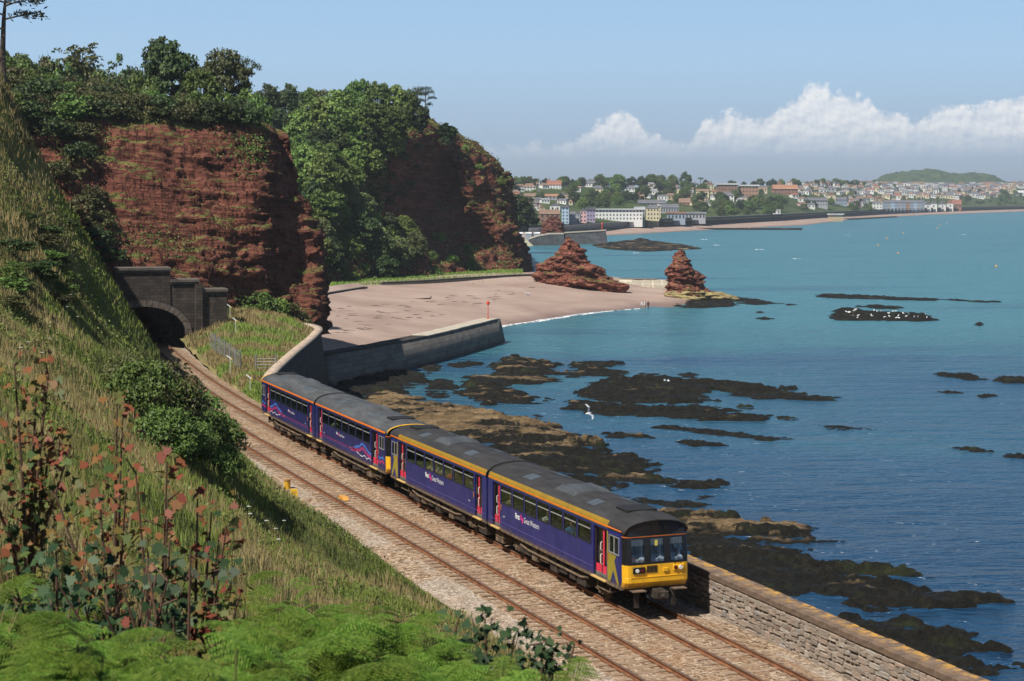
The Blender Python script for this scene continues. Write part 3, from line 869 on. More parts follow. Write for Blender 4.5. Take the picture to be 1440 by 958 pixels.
# ---- breakwater pier in the cove ---------------------------------------------
def build_pier():
    p0, p1, p2, p3 = on(448, 497, 3.85), on(530, 483, 3.85), on(610, 467, 3.85), on(694, 446.5, 3.85)
    line = catmull([tuple(p) for p in (p0, p1, p2, p3)], 40)[:, :2]
    root = empty('breakwater', (float(line[20, 0]), float(line[20, 1]), 0))
    tag(root, 'dark sloping-sided stone breakwater with pale top in the cove', 'breakwater')
    def par(o): o.parent = root; o.location = o.location - root.location; return o
    t = NT('weathered_pale_concrete')
    c = t.ramp(t.noise(.8, 4), [(.3, (.30, .26, .20)), (.7, (.52, .47, .38))])
    pale = t.fin(c, .9, t.bump(t.noise(5, 3), .4, .02))
    t = NT('tide_stained_stone')
    n = t.N.new('ShaderNodeTexBrick'); n.inputs['Scale'].default_value = 1; n.inputs['Brick Width'].default_value = 1.5; n.inputs['Row Height'].default_value = .6; n.inputs['Mortar Size'].default_value = .025
    sp = t.sep(); cb = t.N.new('ShaderNodeCombineXYZ'); t.L.new(sp[1], cb.inputs[0]); t.L.new(sp[2], cb.inputs[1]); t.L.new(cb.outputs[0], n.inputs['Vector'])
    n.inputs['Color1'].default_value = (.11, .10, .09, 1); n.inputs['Color2'].default_value = (.17, .155, .135, 1); n.inputs['Mortar'].default_value = (.06, .055, .05, 1)
    low = t.ramp(t.math('ADD', sp[2], t.math('MULTIPLY', t.noise(.7, 3), 1.0)), [(.3, (.25, .24, .18)), (1.0, (1, 1, 1))])
    c = t.mix(1.0, n.outputs['Color'], low, 'MULTIPLY')
    body = t.fin(c, .9, t.bump(t.noise(3, 4), .5, .05))
    par(strip_prism('breakwater_body', line, [(-1.5, -2), (-1.1, 3.66), (1.1, 3.66), (1.75, -2)], body))
    P, tot = resample(line, 2.3)
    for i in range(len(P) - 1):
        d = P[i + 1] - P[i]; c_ = (P[i] + P[i + 1]) / 2; L = np.hypot(*d)
        worn = i < len(P) * .42
        m = MB(); m.box((-L / 2 + .02, -1.2, 0), (L / 2 - .02, 1.2, .2 if not worn else .12))
        par(m.build('top_slab', pale if not worn else MAT['wall_dark'], None, (c_[0], c_[1], 3.67 + random.uniform(-.02, .02)), (random.uniform(-.012, .012), random.uniform(-.01, .01), math.atan2(d[1], d[0])), bevel=.04))
    e = line[-1]; d = line[-1] - line[-3]; rz = math.atan2(d[1], d[0])
    for k in range(6):
        m = MB(); m.box((k * .42 + .02, -1.15, -2), ((k + 1) * .42 + .018, 1.2, 3.1 - k * .52)); par(m.build('step', body, None, (e[0], e[1], 0), (0, 0, rz)))
    # beacon on the end
    b = line[-3]
    bc = empty('beacon_post', (float(b[0]), float(b[1]), 3.87)); tag(bc, 'thin red beacon post with basket topmark on the breakwater end', 'beacon')
    red = plain('beacon_red', (.62, .07, .03), .5)
    m = MB(); m.tube([(0, 0, 0), (0, 0, 2.2)], [.07, .05], 8); m.box((-.2, -.2, 0), (.2, .2, .08)); m.build('post', red, bc)
    m = MB(); m.tube([(0, 0, 2.1), (0, 0, 2.2), (0, 0, 2.55), (0, 0, 2.66)], [.12, .26, .26, .12], 10); m.build('topmark', red, bc)
build_pier()

# ---- low wall along the head of the beach -------------------------------------
def build_low_walls():
    def wall(name, pts, h, mat, lab, cat='wall', w=.6, step=3.0):
        line = catmull([tuple(p) for p in pts], 50)
        root = empty(name, tuple(line[25])); tag(root, lab, cat)
        z0 = float(line[:, 2].mean())
        o = strip_prism('wall_body', line[:, :2], [(-w / 2, z0 - 2), (-w / 2, z0 + h), (w / 2, z0 + h), (w / 2, z0 - 2)], mat); o.parent = root; o.location = -root.location
        P, _ = resample(line[:, :2], step)
        for i in range(len(P) - 1):
            d = P[i + 1] - P[i]; c_ = (P[i] + P[i + 1]) / 2; L = np.hypot(*d)
            m = MB(); m.box((-L / 2 + .01, -w / 2 - .06, 0), (L / 2 - .01, w / 2 + .06, .14)); q = m.build('coping_slab', plain('weathered_wall_coping', (.20, .175, .15), .9, vary=.3), root, (c_[0], c_[1], z0 + h + .004), (0, 0, math.atan2(d[1], d[0]))); q.location = q.location - root.location
        return root
    wall('beach_wall', [on(535, 405.5, 3.6), on(600, 402, 3.6), on(680, 396.5, 3.6), (on(740, 393.5, 3.6)), on(798, 391.5, 3.6)], 1.15, MAT['wall_dark'], 'long low dark stone wall at the grassy head of the beach')
    wall('beach_wall', [on(448, 421, 3.6), on(480, 415.5, 3.6), on(515, 409.5, 3.6)], .9, MAT['wall_dark'], 'short curved dark wall at the cliff foot beside the beach ramp')
    pw = m_stone('pale_stone_wall', (.42, .38, .30), 2.4, .7, .7, .2)
    wall('pale_sea_wall', [on(872, 404.5, 1.5), on(905, 405, 1.5), on(940, 406, 1.5)], 2.0, pw, 'pale stone wall linking the two sea stacks', w=1.6)
build_low_walls()

# ---- sea stacks -------------------------------------------------------------------
def stack(name, lab, Y, lv, seed, mat, nz=110, na=110, ydepth=.8, cat='sea stack'):
    """lv: (py, px left, px right) outline rows from the top down"""
    rows = []
    for py, l, r in lv:
        a, b = at(l, py, Y), at(r, py, Y)
        rows.append(((a.x + b.x) / 2, (a.z + b.z) / 2, (b.x - a.x) / 2))
    rows = np.array(rows)
    t = np.linspace(0, len(rows) - 1, nz)
    cx = np.interp(t, range(len(rows)), rows[:, 0]); cz = np.interp(t, range(len(rows)), rows[:, 1]); rx = np.interp(t, range(len(rows)), rows[:, 2])
    rx[0] *= .3
    th = np.linspace(0, 2 * math.pi, na + 1)
    wave = 1 + .04 * fbm(cz * 1.15, seed, 0, 3, seed)[:, None]
    ry = np.minimum(rx * ydepth + .6, 7.5)
    X = cx[:, None] + np.cos(th)[None] * rx[:, None] * wave
    Yg = Y + np.sin(th)[None] * ry[:, None] * wave
    Z = np.repeat(cz[:, None], na + 1, 1)
    P = np.stack([X, Yg, Z], -1)
    n = fbm(X * .8, Yg * .8, Z * 1.6, 4, seed + 3, .6) * .55 + fbm(X * .35, Yg * .35, Z * .3, 3, seed + 8) * .9
    al = np.repeat(th[None] / 6.2832 * 26, nz, 0); zd = Z + .22 * X
    n = n + .42 * blocks(al, zd, 1.15, 4.0, seed) + .26 * blocks(al, zd + .2, .5, 2.0, seed + 2)
    k = np.clip(rx / 1.6, .15, 1)[:, None]
    P[..., 0] += np.cos(th)[None] * n * k; P[..., 1] += np.sin(th)[None] * n * k
    P[..., 2] += fbm(X * .6, Yg * .6, 3, 3, seed + 5) * .25 * k
    P[:, -1] = P[:, 0]
    V = np.concatenate([P.reshape(-1, 3), [[cx[0], Y, cz[0] + .1]]])
    c = len(V) - 1
    cap = np.array([[c, j + 1, j] for j in range(na)])
    o = obj(name, mesh_np(name, V, [grid_faces(nz, na + 1), cap], mat))
    tag(o, lab, cat, None)
    return o
stack('sea_stack', 'pointed layered red sandstone stack standing at the edge of the sea', 387, [(352, 954, 962), (358, 949, 965), (366, 946, 968), (376, 943, 971), (382, 942, 980), (388, 940, 985), (395, 939, 986), (400, 938, 984), (407, 936, 992), (413, 937, 1003), (424, 936, 1008), (440, 934, 1010)], 3, MAT['rock_stack'])
stack('sea_stack', 'broad hump-backed red sandstone stack on the beach behind the low wall', 392, [(333, 796, 801), (340, 792, 808), (350, 788, 823), (358, 778, 825), (365, 768, 826), (372, 762, 836), (379, 758, 848), (386, 756, 853), (393, 758, 862), (400, 760, 872), (412, 758, 880)], 8, MAT['rock_stack'], ydepth=.55)
t_ = NT('yellow_green_sandstone')
MAT['yellowrock'] = t_.fin(t_.ramp(t_.noise(.5, 4), [(.3, (.16, .125, .06)), (.7, (.36, .29, .13))]), .95, t_.bump(t_.noise(2, 4), .6, .15))
stack('rock_platform', 'yellowish wave-cut rock shelf at the foot of the pointed stack', 384, [(409, 955, 985), (410.5, 944, 1008), (412, 938, 1020), (416, 936, 1030), (420, 938, 1036), (427, 945, 1034), (440, 950, 1030)], 5, MAT['yellowrock'], 30, 60, .16, 'rock')
stack('rock_slab', 'low red rock slab running from the broad stack onto the sand', 386, [(391, 806, 826), (393, 803, 845), (396, 802, 862), (399, 806, 874), (402, 815, 878), (408, 830, 878), (416, 835, 876)], 15, MAT['rock_stack'], 30, 60, .2, 'rock')
stack('boulder', 'rust-red rock outcrop beside the end of the outer sea wall', 207, [(403, 418, 436), (408, 413, 446), (415, 410, 453), (425, 412, 457), (437, 418, 459), (450, 428, 460), (470, 430, 462)], 25, MAT['rock_bare'], 40, 60, .9, 'rock')

# ---- reefs and ledges ---------------------------------------------------------------
def m_reef(name, tan):
    t = NT(name)
    pos = t.geo.outputs['Position']
    n = t.noise(.22, 5, .65, t.map((.45, 1.5, 1.2), (0, 0, .25), (0, 0, 0), pos))
    weed = t.ramp(t.noise(1.8, 5, .7, pos), [(.32, (.004, .004, .003)), (.54, (.012, .011, .007)), (.69, (.034, .028, .016)), (.84, (.070, .058, .034))])
    green = t.ramp(t.noise(.30, 4, .6, pos), [(.58, 0.0), (.72, .55)])
    c = t.mix(green, weed, (.045, .060, .014))
    bare = t.ramp(t.noise(1.0, 5, .65, t.map((.3, 1.6, 1.5), (0, 0, .25), (0, 0, 0), pos)), [(.3, (.05, .032, .018)), (.48, (.17, .115, .058)), (.72, (.38, .27, .145))])
    nz = t.sep(t.geo.outputs['Normal'])[2]
    g = t.ramp(t.math('ADD', n, t.math('MULTIPLY', t.math('SUBTRACT', nz, .9), .35)), [(.66 - tan * .28, 0.0), (.72 - tan * .28, 1.0)])
    z = t.sep(pos)[2]
    dry = t.ramp(z, [(.10, 0.0), (.30, 1.0)])
    c = t.mix(t.math('MULTIPLY', g, dry), c, bare)
    rough = t.ramp(t.noise(2.0, 3, .6, pos), [(.4, .6), (.65, .95)])
    h = t.math('ADD', t.noise(2.2, 6, .75, pos), t.math('MULTIPLY', t.noise(8, 3, .7, pos), .4))
    return t.fin(c, rough, t.bump(h, 1.0, .45), 0, .2)
MAT['weed'] = m_reef('weed_covered_reef', .05)
MAT['ledge'] = m_reef('bare_tan_ledge', .78)
MAT['mixed'] = m_reef('half_bare_ledge', .30)
def poly_dist(X, Y, poly):
    q = np.asarray(poly); n = len(q)
    d = np.full(X.shape, 1e9); inside = np.zeros(X.shape, bool)
    for i in range(n):
        a, b = q[i], q[(i + 1) % n]
        e = b - a; L = (e ** 2).sum() + 1e-9
        t = np.clip(((X - a[0]) * e[0] + (Y - a[1]) * e[1]) / L, 0, 1)
        d = np.minimum(d, np.hypot(X - a[0] - t * e[0], Y - a[1] - t * e[1]))
        c = ((a[1] > Y) != (b[1] > Y)) & (X < (b[0] - a[0]) * (Y - a[1]) / (b[1] - a[1] + 1e-12) + a[0])
        inside ^= c
    return np.where(inside, d, -d)
ZA, ZB, ZC, ZD, ZE, ZF, ZG = (440, 320, 3.4225), (740, 320, 3.4225), (480, 480, 2.4), (900, 660, 2.667), (1040, 380, 3.4225), (800, 360, 4.8), (0, 0, 1.0)
REEFS = [
 (ZA, 'mixed', .9, 'lumpy weed-topped reef off the breakwater, largest of the near-shore rocks', [(885, 630), (970, 615), (1060, 640), (1190, 660), (1150, 690), (1195, 735), (1050, 755), (930, 745), (960, 780), (1070, 800), (1050, 845), (850, 850), (715, 800), (720, 760), (790, 715), (900, 690), (875, 650)]),
 (ZA, 'weed', .5, 'dark weedy rock between the breakwater and the lumpy reef', [(550, 735), (640, 725), (715, 760), (690, 785), (600, 775)]),
 (ZA, 'weed', .6, 'rounded dark rock in the pool landward of the lumpy reef', [(525, 790), (560, 770), (640, 775), (665, 800), (600, 820), (530, 810)]),
 (ZA, 'ledge', .9, 'crumbling tan ledge just behind the two rear railcars', [(255, 830), (330, 800), (450, 815), (520, 830), (610, 845), (540, 862), (400, 858), (280, 858)]),
 (ZA, 'weed', .4, 'small dark rock touching the shaded breakwater foot', [(640, 655), (760, 640), (800, 660), (720, 675), (660, 674)]),
 (ZA, 'mixed', .4, 'low brown rock in the shadow line of the breakwater', [(520, 665), (630, 660), (610, 688), (540, 695)]),
 (ZA, 'weed', .5, 'tiny round boulder alone beside the lumpy reef', [(1098, 825), (1125, 814), (1155, 822), (1150, 840), (1110, 842)]),
 (ZA, 'weed', .4, 'tiny dark boulder in open water below the lumpy reef', [(1055, 905), (1080, 897), (1105, 907), (1080, 915)]),
 (ZA, 'weed', .8, 'dark rock apron in shade under the breakwater and sea wall', [(60, 740), (350, 690), (540, 700), (500, 760), (380, 800), (230, 825), (100, 850)]),
 (ZB, 'weed', .5, 'narrow dark rock lying behind a tan-topped one', [(210, 655), (300, 640), (480, 655), (400, 668), (220, 675)]),
 (ZB, 'mixed', .8, 'tan-topped oblong rock between the two largest reefs', [(168, 695), (260, 680), (330, 666), (480, 690), (482, 710), (380, 718), (190, 722)]),
 (ZB, 'weed', .8, 'broad dark weedy reef with a long seaward tail', [(280, 750), (400, 730), (640, 716), (700, 735), (850, 733), (1080, 755), (1240, 775), (1250, 790), (1480, 812), (1500, 832), (1100, 818), (960, 800), (905, 783), (900, 792), (810, 803), (905, 828), (700, 847), (520, 842), (380, 832), (230, 827), (240, 785), (290, 775)]),
 (ZB, 'weed', .7, 'dark weedy reef with reddish landward edge where a gull flies', [(205, 842), (350, 827), (500, 847), (520, 870), (650, 865), (780, 850), (1110, 858), (1100, 870), (900, 868), (1000, 885), (1180, 912), (1150, 926), (900, 930), (700, 912), (480, 900), (330, 887), (200, 877)]),
 (ZB, 'weed', .3, 'small flat rock off the seaward tip of the gull reef', [(1195, 903), (1300, 915), (1280, 930), (1210, 922)]),
 (ZB, 'weed', .5, 'small oval rock standing alone beyond the broad weedy reef', [(745, 705), (790, 700), (830, 706), (820, 720), (750, 719)]),
 (ZB, 'weed', .25, 'thin sliver of rock awash beyond the tan-topped rock', [(540, 699), (640, 704), (600, 713)]),
 (ZC, 'ledge', 1.3, 'long tan bare ledge running seaward behind the train', [(60, 215), (250, 222), (450, 240), (650, 270), (640, 280), (700, 290), (760, 315), (880, 335), (905, 355), (860, 365), (600, 357), (470, 342), (300, 310), (150, 290)]),
 (ZC, 'mixed', 1.0, 'dark ledge with green weed and tan upper edge behind the train roof', [(440, 350), (600, 345), (800, 365), (1000, 385), (1080, 415), (1010, 432), (870, 424), (820, 447), (700, 440), (560, 420)]),
 (ZC, 'mixed', .7, 'slim tan-edged ledge tapering seaward below the green-weeded ledge', [(805, 432), (950, 435), (1100, 455), (1300, 478), (1230, 494), (1050, 478), (860, 458)]),
 (ZC, 'weed', .6, 'stubby dark ledge close behind the leading railcar roof', [(700, 445), (900, 465), (985, 490), (900, 505), (820, 490)]),
 (ZC, 'weed', .4, 'thin dark ledge pointing seaward above the leading cab roof', [(900, 515), (1100, 530), (1240, 548), (1150, 560), (960, 540)]),
 (ZC, 'weed', .25, 'tiny low rock off the thin dark ledge', [(1195, 514), (1270, 520), (1210, 527)]),
 (ZC, 'weed', .4, 'short dark rock, landward one of a loose row in mid water', [(880, 306), (1000, 309), (1080, 322), (960, 328), (885, 320)]),
 (ZC, 'weed', .4, 'very long thin reef streak in mid water', [(1010, 287), (1120, 286), (1240, 297), (1440, 316), (1560, 328), (1440, 333), (1250, 313)]),
 (ZC, 'weed', .4, 'short dark rock, seaward one of a loose row in mid water', [(1118, 331), (1200, 337), (1330, 350), (1180, 357)]),
 (ZD, 'ledge', 1.0, 'striped tan ledge beside the front of the train', [(20, 140), (200, 163), (400, 183), (560, 203), (662, 220), (640, 235), (682, 252), (560, 264), (420, 257), (300, 252), (150, 240)]),
 (ZD, 'weed', .8, 'wide dark weed-covered shelf outside the sea wall ahead of the train', [(150, 242), (330, 260), (480, 283), (632, 300), (600, 322), (730, 345), (900, 363), (1105, 382), (1070, 400), (900, 397), (780, 377), (680, 377), (720, 402), (850, 418), (1000, 430), (1180, 458), (1325, 488), (1200, 502), (1050, 497), (1060, 522), (900, 524), (730, 492), (650, 442), (560, 475), (420, 500), (250, 400)]),
 (ZD, 'weed', .8, 'dark weedy shelf with a green patch near the sea wall corner', [(700, 545), (900, 568), (1100, 583), (1275, 615), (1360, 655), (1460, 680), (1500, 720), (1300, 703), (1310, 738), (1180, 745), (1000, 740), (850, 660)]),
 (ZE, 'weed', .5, 'long straight dark reef line far out, landward part', [(352, 122), (400, 113), (700, 125), (945, 139), (940, 146), (700, 141), (420, 133)]),
 (ZE, 'weed', .4, 'short continuation of the straight reef line farther seaward', [(965, 139), (1150, 145), (1258, 152), (1170, 156)]),
 (ZE, 'weed', .5, 'small dark rock between the reef line and the gull roost', [(583, 173), (650, 163), (797, 178), (760, 187), (650, 184)]),
 (ZE, 'weed', .8, 'dark humped reef covered with roosting gulls', [(438, 226), (490, 185), (555, 188), (600, 195), (720, 205), (900, 208), (957, 240), (850, 246), (700, 242), (480, 241)]),
 (ZE, 'weed', .7, 'tiny lone rock seaward of the gull roost', [(1128, 262), (1155, 249), (1182, 262), (1155, 268)]),
 (ZE, 'weed', .5, 'dark lens-shaped rock in the outer water', [(928, 495), (1100, 498), (1198, 522), (1110, 530), (1000, 513)]),
 (ZE, 'weed', .6, 'blunt dark rock cut by the picture edge in the outer water', [(1243, 526), (1300, 514), (1400, 516), (1430, 542), (1290, 542)]),
 (ZE, 'weed', .25, 'faint sliver of rock awash below the lens-shaped rock', [(953, 580), (1060, 584), (1100, 592), (990, 590)]),
 (ZE, 'weed', .35, 'small rock seaward of the faint sliver', [(1143, 602), (1200, 592), (1257, 608), (1160, 614)]),
 (ZE, 'weed', .5, 'cigar-shaped dark rock by itself in mid water', [(373, 743), (480, 744), (642, 760), (500, 774)]),
 (ZE, 'weed', .35, 'low rock in the lower outer water, landward of a pair', [(1038, 853), (1150, 854), (1242, 870), (1120, 873)]),
 (ZE, 'weed', .45, 'low rock in the lower outer water, seaward of a pair', [(1243, 876), (1369, 880), (1420, 900), (1290, 897)]),
 (ZE, 'weed', .35, 'small rock off the end of the broad reef tail', [(168, 699), (230, 694), (288, 718), (190, 717)]),
 (ZE, 'weed', .2, 'speck of rock awash beyond the stack shelf', [(213, 162), (245, 159), (278, 165), (230, 169)]),
 (ZE, 'weed', .25, 'small dark speck of rock nearest the stack shelf', [(78, 198), (100, 194), (124, 200), (100, 205)]),
 (ZE, 'weed', .25, 'thin dark speck of rock off the beach corner', [(62, 231), (120, 226), (168, 232), (120, 237)]),
 (ZF, 'weed', .45, 'greenish weed shelf under the yellow rock platform', [(700, 340), (790, 300), (1000, 295), (1120, 300), (1110, 338), (900, 352)]),
 (ZF, 'weed', .45, 'dark weedy reef trailing seaward from the yellow platform', [(1100, 275), (1290, 293), (1410, 320), (1250, 330), (1110, 312)]),
 (ZG, 'mixed', .9, 'flat dark reef beyond the headland off the far breakwater', [(832, 344), (890, 338), (902, 335), (912, 338), (960, 344), (988, 350), (910, 354), (850, 350)]),
]
def build_reefs():
    for i, (zr, mat, H, lab, pts) in enumerate(REEFS):
        px = [(zr[0] + x / zr[2], zr[1] + y / zr[2]) for x, y in pts]
        w = np.array([tuple(on(x, y, .1))[:2] for x, y in px])
        Ym = w[:, 1].mean()
        cell = max(.24, Ym / 620)
        pad = 2.0
        xs = np.arange(w[:, 0].min() - pad, w[:, 0].max() + pad, cell); ys = np.arange(w[:, 1].min() - pad, w[:, 1].max() + pad, cell * 1.5)
        X, Y = np.meshgrid(xs, ys)
        sd = poly_dist(X, Y, w)
        size = max(1.0, sd.max())
        f = min(1.0, size / 3)
        sd = sd + f * (fbm(X * .30, Y * .55, 0, 4, 50 + i, .6) * 1.3) + .1
        wob = Y + .30 * X + 1.6 * fbm(X * .07, Y * .07, 0, 3, 9)
        sw = 1.5 + Ym * .006
        v = wob / sw
        fr = v - np.floor(v)
        hgt = blocks(X + 2.0 * fbm(X * .2, Y * .2, 0, 2, 6), wob, sw, 11.0, 90 + i)
        body = 1 - np.exp(-np.maximum(sd, 0) / .30)
        core = np.clip(np.maximum(sd, 0) / (2.2 + H), 0, 1)
        Z = body * (H * (.13 + .24 * core) + H * .30 * hgt + .24 * H * (1 - fr) ** 1.5 - .03) + body * (.13 * fbm(X * .9, Y * 1.4, 0, 4, 31, .65) + .10 * fbm(X * 3.1, Y * 3.1, 0, 2, 37))
        Z = np.where(sd < 0, np.maximum(sd * .9, -.6), Z + .02)
        keep = np.maximum.reduce([Z[:-1, :-1], Z[1:, :-1], Z[:-1, 1:], Z[1:, 1:]]) > -.35
        P = np.stack([X, Y, Z], -1)
        F = grid_faces(*X.shape)[keep.ravel()]
        used = np.unique(F); mp = np.full(X.size, -1); mp[used] = np.arange(len(used))
        V = P.reshape(-1, 3)[used]; c = V.mean(0); c[2] = 0
        o = obj('reef_rock', mesh_np('reef_rock', V - c, mp[F], MAT[mat], True), None, c)
        tag(o, lab, 'rock', 'reef rocks off the sea wall')
build_reefs()
# ================================================================ TRAIN
HL = 7.28
KD = 2 * HL / 15.25
def dx(d): return HL - d * KD
def paint(name, col, rough=.32):
    t = NT(name)
    g = t.noise(1.1, 4, .6)
    z = t.sep()[2]
    dirt = t.math('MULTIPLY', t.ramp(t.math('ADD', z, t.math('MULTIPLY', t.noise(2.5, 4), .5)), [(.0, 1.0), (1.0, 0.0)]), 1.0)
    grime = t.ramp(t.math('SUBTRACT', z, t.math('MULTIPLY', t.noise(2.2, 4, .6), .45)), [(.80, .55), (1.05, 0.0)])
    c = t.ramp(g, [(.3, tuple(k * .82 for k in col)), (.7, tuple(min(1, k * 1.15) for k in col))])
    c = t.mix(grime, c, (.075, .05, .035))
    c = t.mix(t.ramp(t.noise(2.0, 4, .65, t.map((2.2, 2.2, .35))), [(.52, 0.0), (.78, .28)]), c, (.10, .075, .055))
    return t.fin(c, t.ramp(g, [(.3, rough + .14), (.7, rough)]), None, 0, .5)
T = {}
T['violet'] = paint('violet_paint', (.012, .0165, .125))
T['blue'] = paint('dark_blue_paint', (.012, .0165, .100))
T['yellow'] = paint('warning_yellow_paint', (.80, .42, .010), .4)
T['gold'] = paint('gold_paint', (.27, .165, .016), .45)
T['olive'] = paint('olive_gold_paint', (.27, .215, .022), .45)
T['orange'] = plain('orange_stripe', (.62, .15, .02), .45)
T['black'] = plain('gloss_black_mask', (.012, .012, .014), .25, vary=.2)
T['pink'] = plain('pink_red_paint', (.62, .035, .075), .45)
T['magenta'] = plain('magenta_print', (.62, .03, .22), .4)
T['print_pink'] = plain('dull_pink_print', (.30, .03, .13), .4)
T['print_blue'] = plain('sky_blue_print', (.05, .15, .50), .4)
T['white'] = plain('white_print', (.72, .72, .72), .45, vary=.06)
T['white_metal'] = plain('white_handrail_paint', (.70, .66, .60), .45)
T['dark'] = plain('underframe_grime', (.040, .030, .023), .85, vary=.5, scale=2.5, bump=.02)
T['brown'] = plain('brown_dusty_underframe', (.135, .094, .062), .9, vary=.45, scale=3.0, bump=.02)
T['rubber'] = plain('black_rubber', (.014, .014, .014), .7)
T['alu'] = plain('aluminium_trim', (.55, .55, .54), .4, .6)
T['seat'] = plain('blue_seat_cloth', (.03, .04, .10), .9)
T['floor'] = plain('grey_vinyl_floor', (.12, .12, .12), .8)
T['interior'] = plain('cream_wall_panel', (.30, .29, .26), .7)
def m_roof(name, col):
    t = NT(name)
    n = t.noise(1.3, 5, .65, t.map((.35, 1.6, 1)))
    c = t.ramp(n, [(.3, tuple(k * .6 for k in col)), (.7, tuple(k * 1.35 for k in col))])
    c = t.mix(t.ramp(t.noise(.7, 3), [(.5, 0.0), (.75, .35)]), c, (.05, .042, .036))
    x = t.sep()[0]
    s = t.math('FRACT', t.math('MULTIPLY', x, 1.25))
    seam = t.ramp(s, [(.0, 0.0), (.02, 1.0)])
    return t.fin(c, .7, t.bump(seam, .4, .01), 0, .3)
T['roof_a'] = m_roof('dark_grey_roof', (.034, .033, .034))
T['roof_b'] = m_roof('weathered_grey_roof', (.072, .077, .082))
T['pod'] = m_roof('pale_grey_roof_panel', (.055, .062, .07))
def m_glass(name, tint, op):
    t = NT(name)
    gl = t.N.new('ShaderNodeBsdfGlossy'); gl.inputs['Roughness'].default_value = .03; gl.inputs['Color'].default_value = (.9, .93, .95, 1)
    tr = t.N.new('ShaderNodeBsdfTransparent'); tr.inputs['Color'].default_value = (*tint, 1)
    fr = t.N.new('ShaderNodeLayerWeight'); fr.inputs['Blend'].default_value = .5
    fz = t.math('MULTIPLY', t.math('POWER', fr.outputs['Facing'], 4.0), .75)
    ms = t.N.new('ShaderNodeMixShader')
    t.L.new(t.math('ADD', fz, op + .03, True), ms.inputs[0])
    t.L.new(tr.outputs[0], ms.inputs[1]); t.L.new(gl.outputs[0], ms.inputs[2]); t.L.new(ms.outputs[0], t.out.inputs[0])
    return t.m
T['glass'] = m_glass('tinted_window_glass', (.72, .74, .72), 0.02)
T['screen'] = m_glass('windscreen_glass', (.70, .76, .80), .10)

def text_mesh(txt, size, mat, bold=False, shear=0.0, sx=1.0):
    cu = bpy.data.curves.new('lettering', 'FONT'); cu.body = txt; cu.size = size; cu.shear = shear
    cu.align_x = 'LEFT'; cu.align_y = 'CENTER'; cu.resolution_u = 2
    cu.offset = .012 * size / .3 if bold else 0.0
    o = bpy.data.objects.new('lettering', cu); COL.objects.link(o)
    dg = bpy.context.evaluated_depsgraph_get()
    me = bpy.data.meshes.new_from_object(o.evaluated_get(dg))
    bpy.data.objects.remove(o); bpy.data.curves.remove(cu)
    me.name = 'lettering'; me.materials.clear(); me.materials.append(mat)
    co = np.array([v.co[:] for v in me.vertices]); w = float(co[:, 0].max()) * sx if len(co) else 0
    for v in me.vertices: v.co.x *= sx
    return me, w

# side layout (metres back from the cab face)
DOOR = [(1.73, 3.03), (13.68, 14.66)]
WIN = [(3.28 + 1.485 * i, 3.28 + 1.485 * i + 1.335) for i in range(7)]
CABW = (.42, 1.60)
ZB, ZW0, ZW1, ZC = 1.05, 2.17, 2.97, 3.06
HW_ = 1.35
ROOFP = [(1.352, 3.05), (1.345, 3.12), (1.315, 3.22), (1.25, 3.33), (1.12, 3.44), (.9, 3.54), (.6, 3.62), (.3, 3.66), (0, 3.675)]

def side_text(parent, d, z, sgn, big):
    """First / emblem / Great Western, reading left to right on that side"""
    h = .27 if big else .17
    bm_, bw = text_mesh('First', h * 1.18, T['white'], True, 0, .92)
    gm_, gw = text_mesh('Great Western', h * 1.28, T['white'], False, 0, .80)
    y = sgn * (HW_ + .004)
    rz = math.pi if sgn > 0 else 0.0
    step = 1 if sgn < 0 else -1
    x0 = dx(d)
    x = x0
    obj('operator_lettering', bm_, parent, (x, y, z), (math.pi / 2, 0, rz)); x += step * (bw + h * .30)
    m = MB()
    for off, up in ((0, .12), (.62, -.22)):
        pts = [(off * h + .36 * h * math.cos(a) * .72, (up + .62 * math.sin(a) * .82) * h) for a in [2 * math.pi * k / 14 for k in range(14)]]
        m.add([(px + .3 * h, py - (.06 * h if off else 0), off * .0015) for px, py in pts], [tuple(range(14))])
    obj('pink_emblem', m.mesh('pink_emblem', T['magenta']), parent, (x, y, z), (math.pi / 2, 0, rz)); x += step * h * 1.42
    obj('operator_lettering', gm_, parent, (x, y, z - .03), (math.pi / 2, 0, rz))

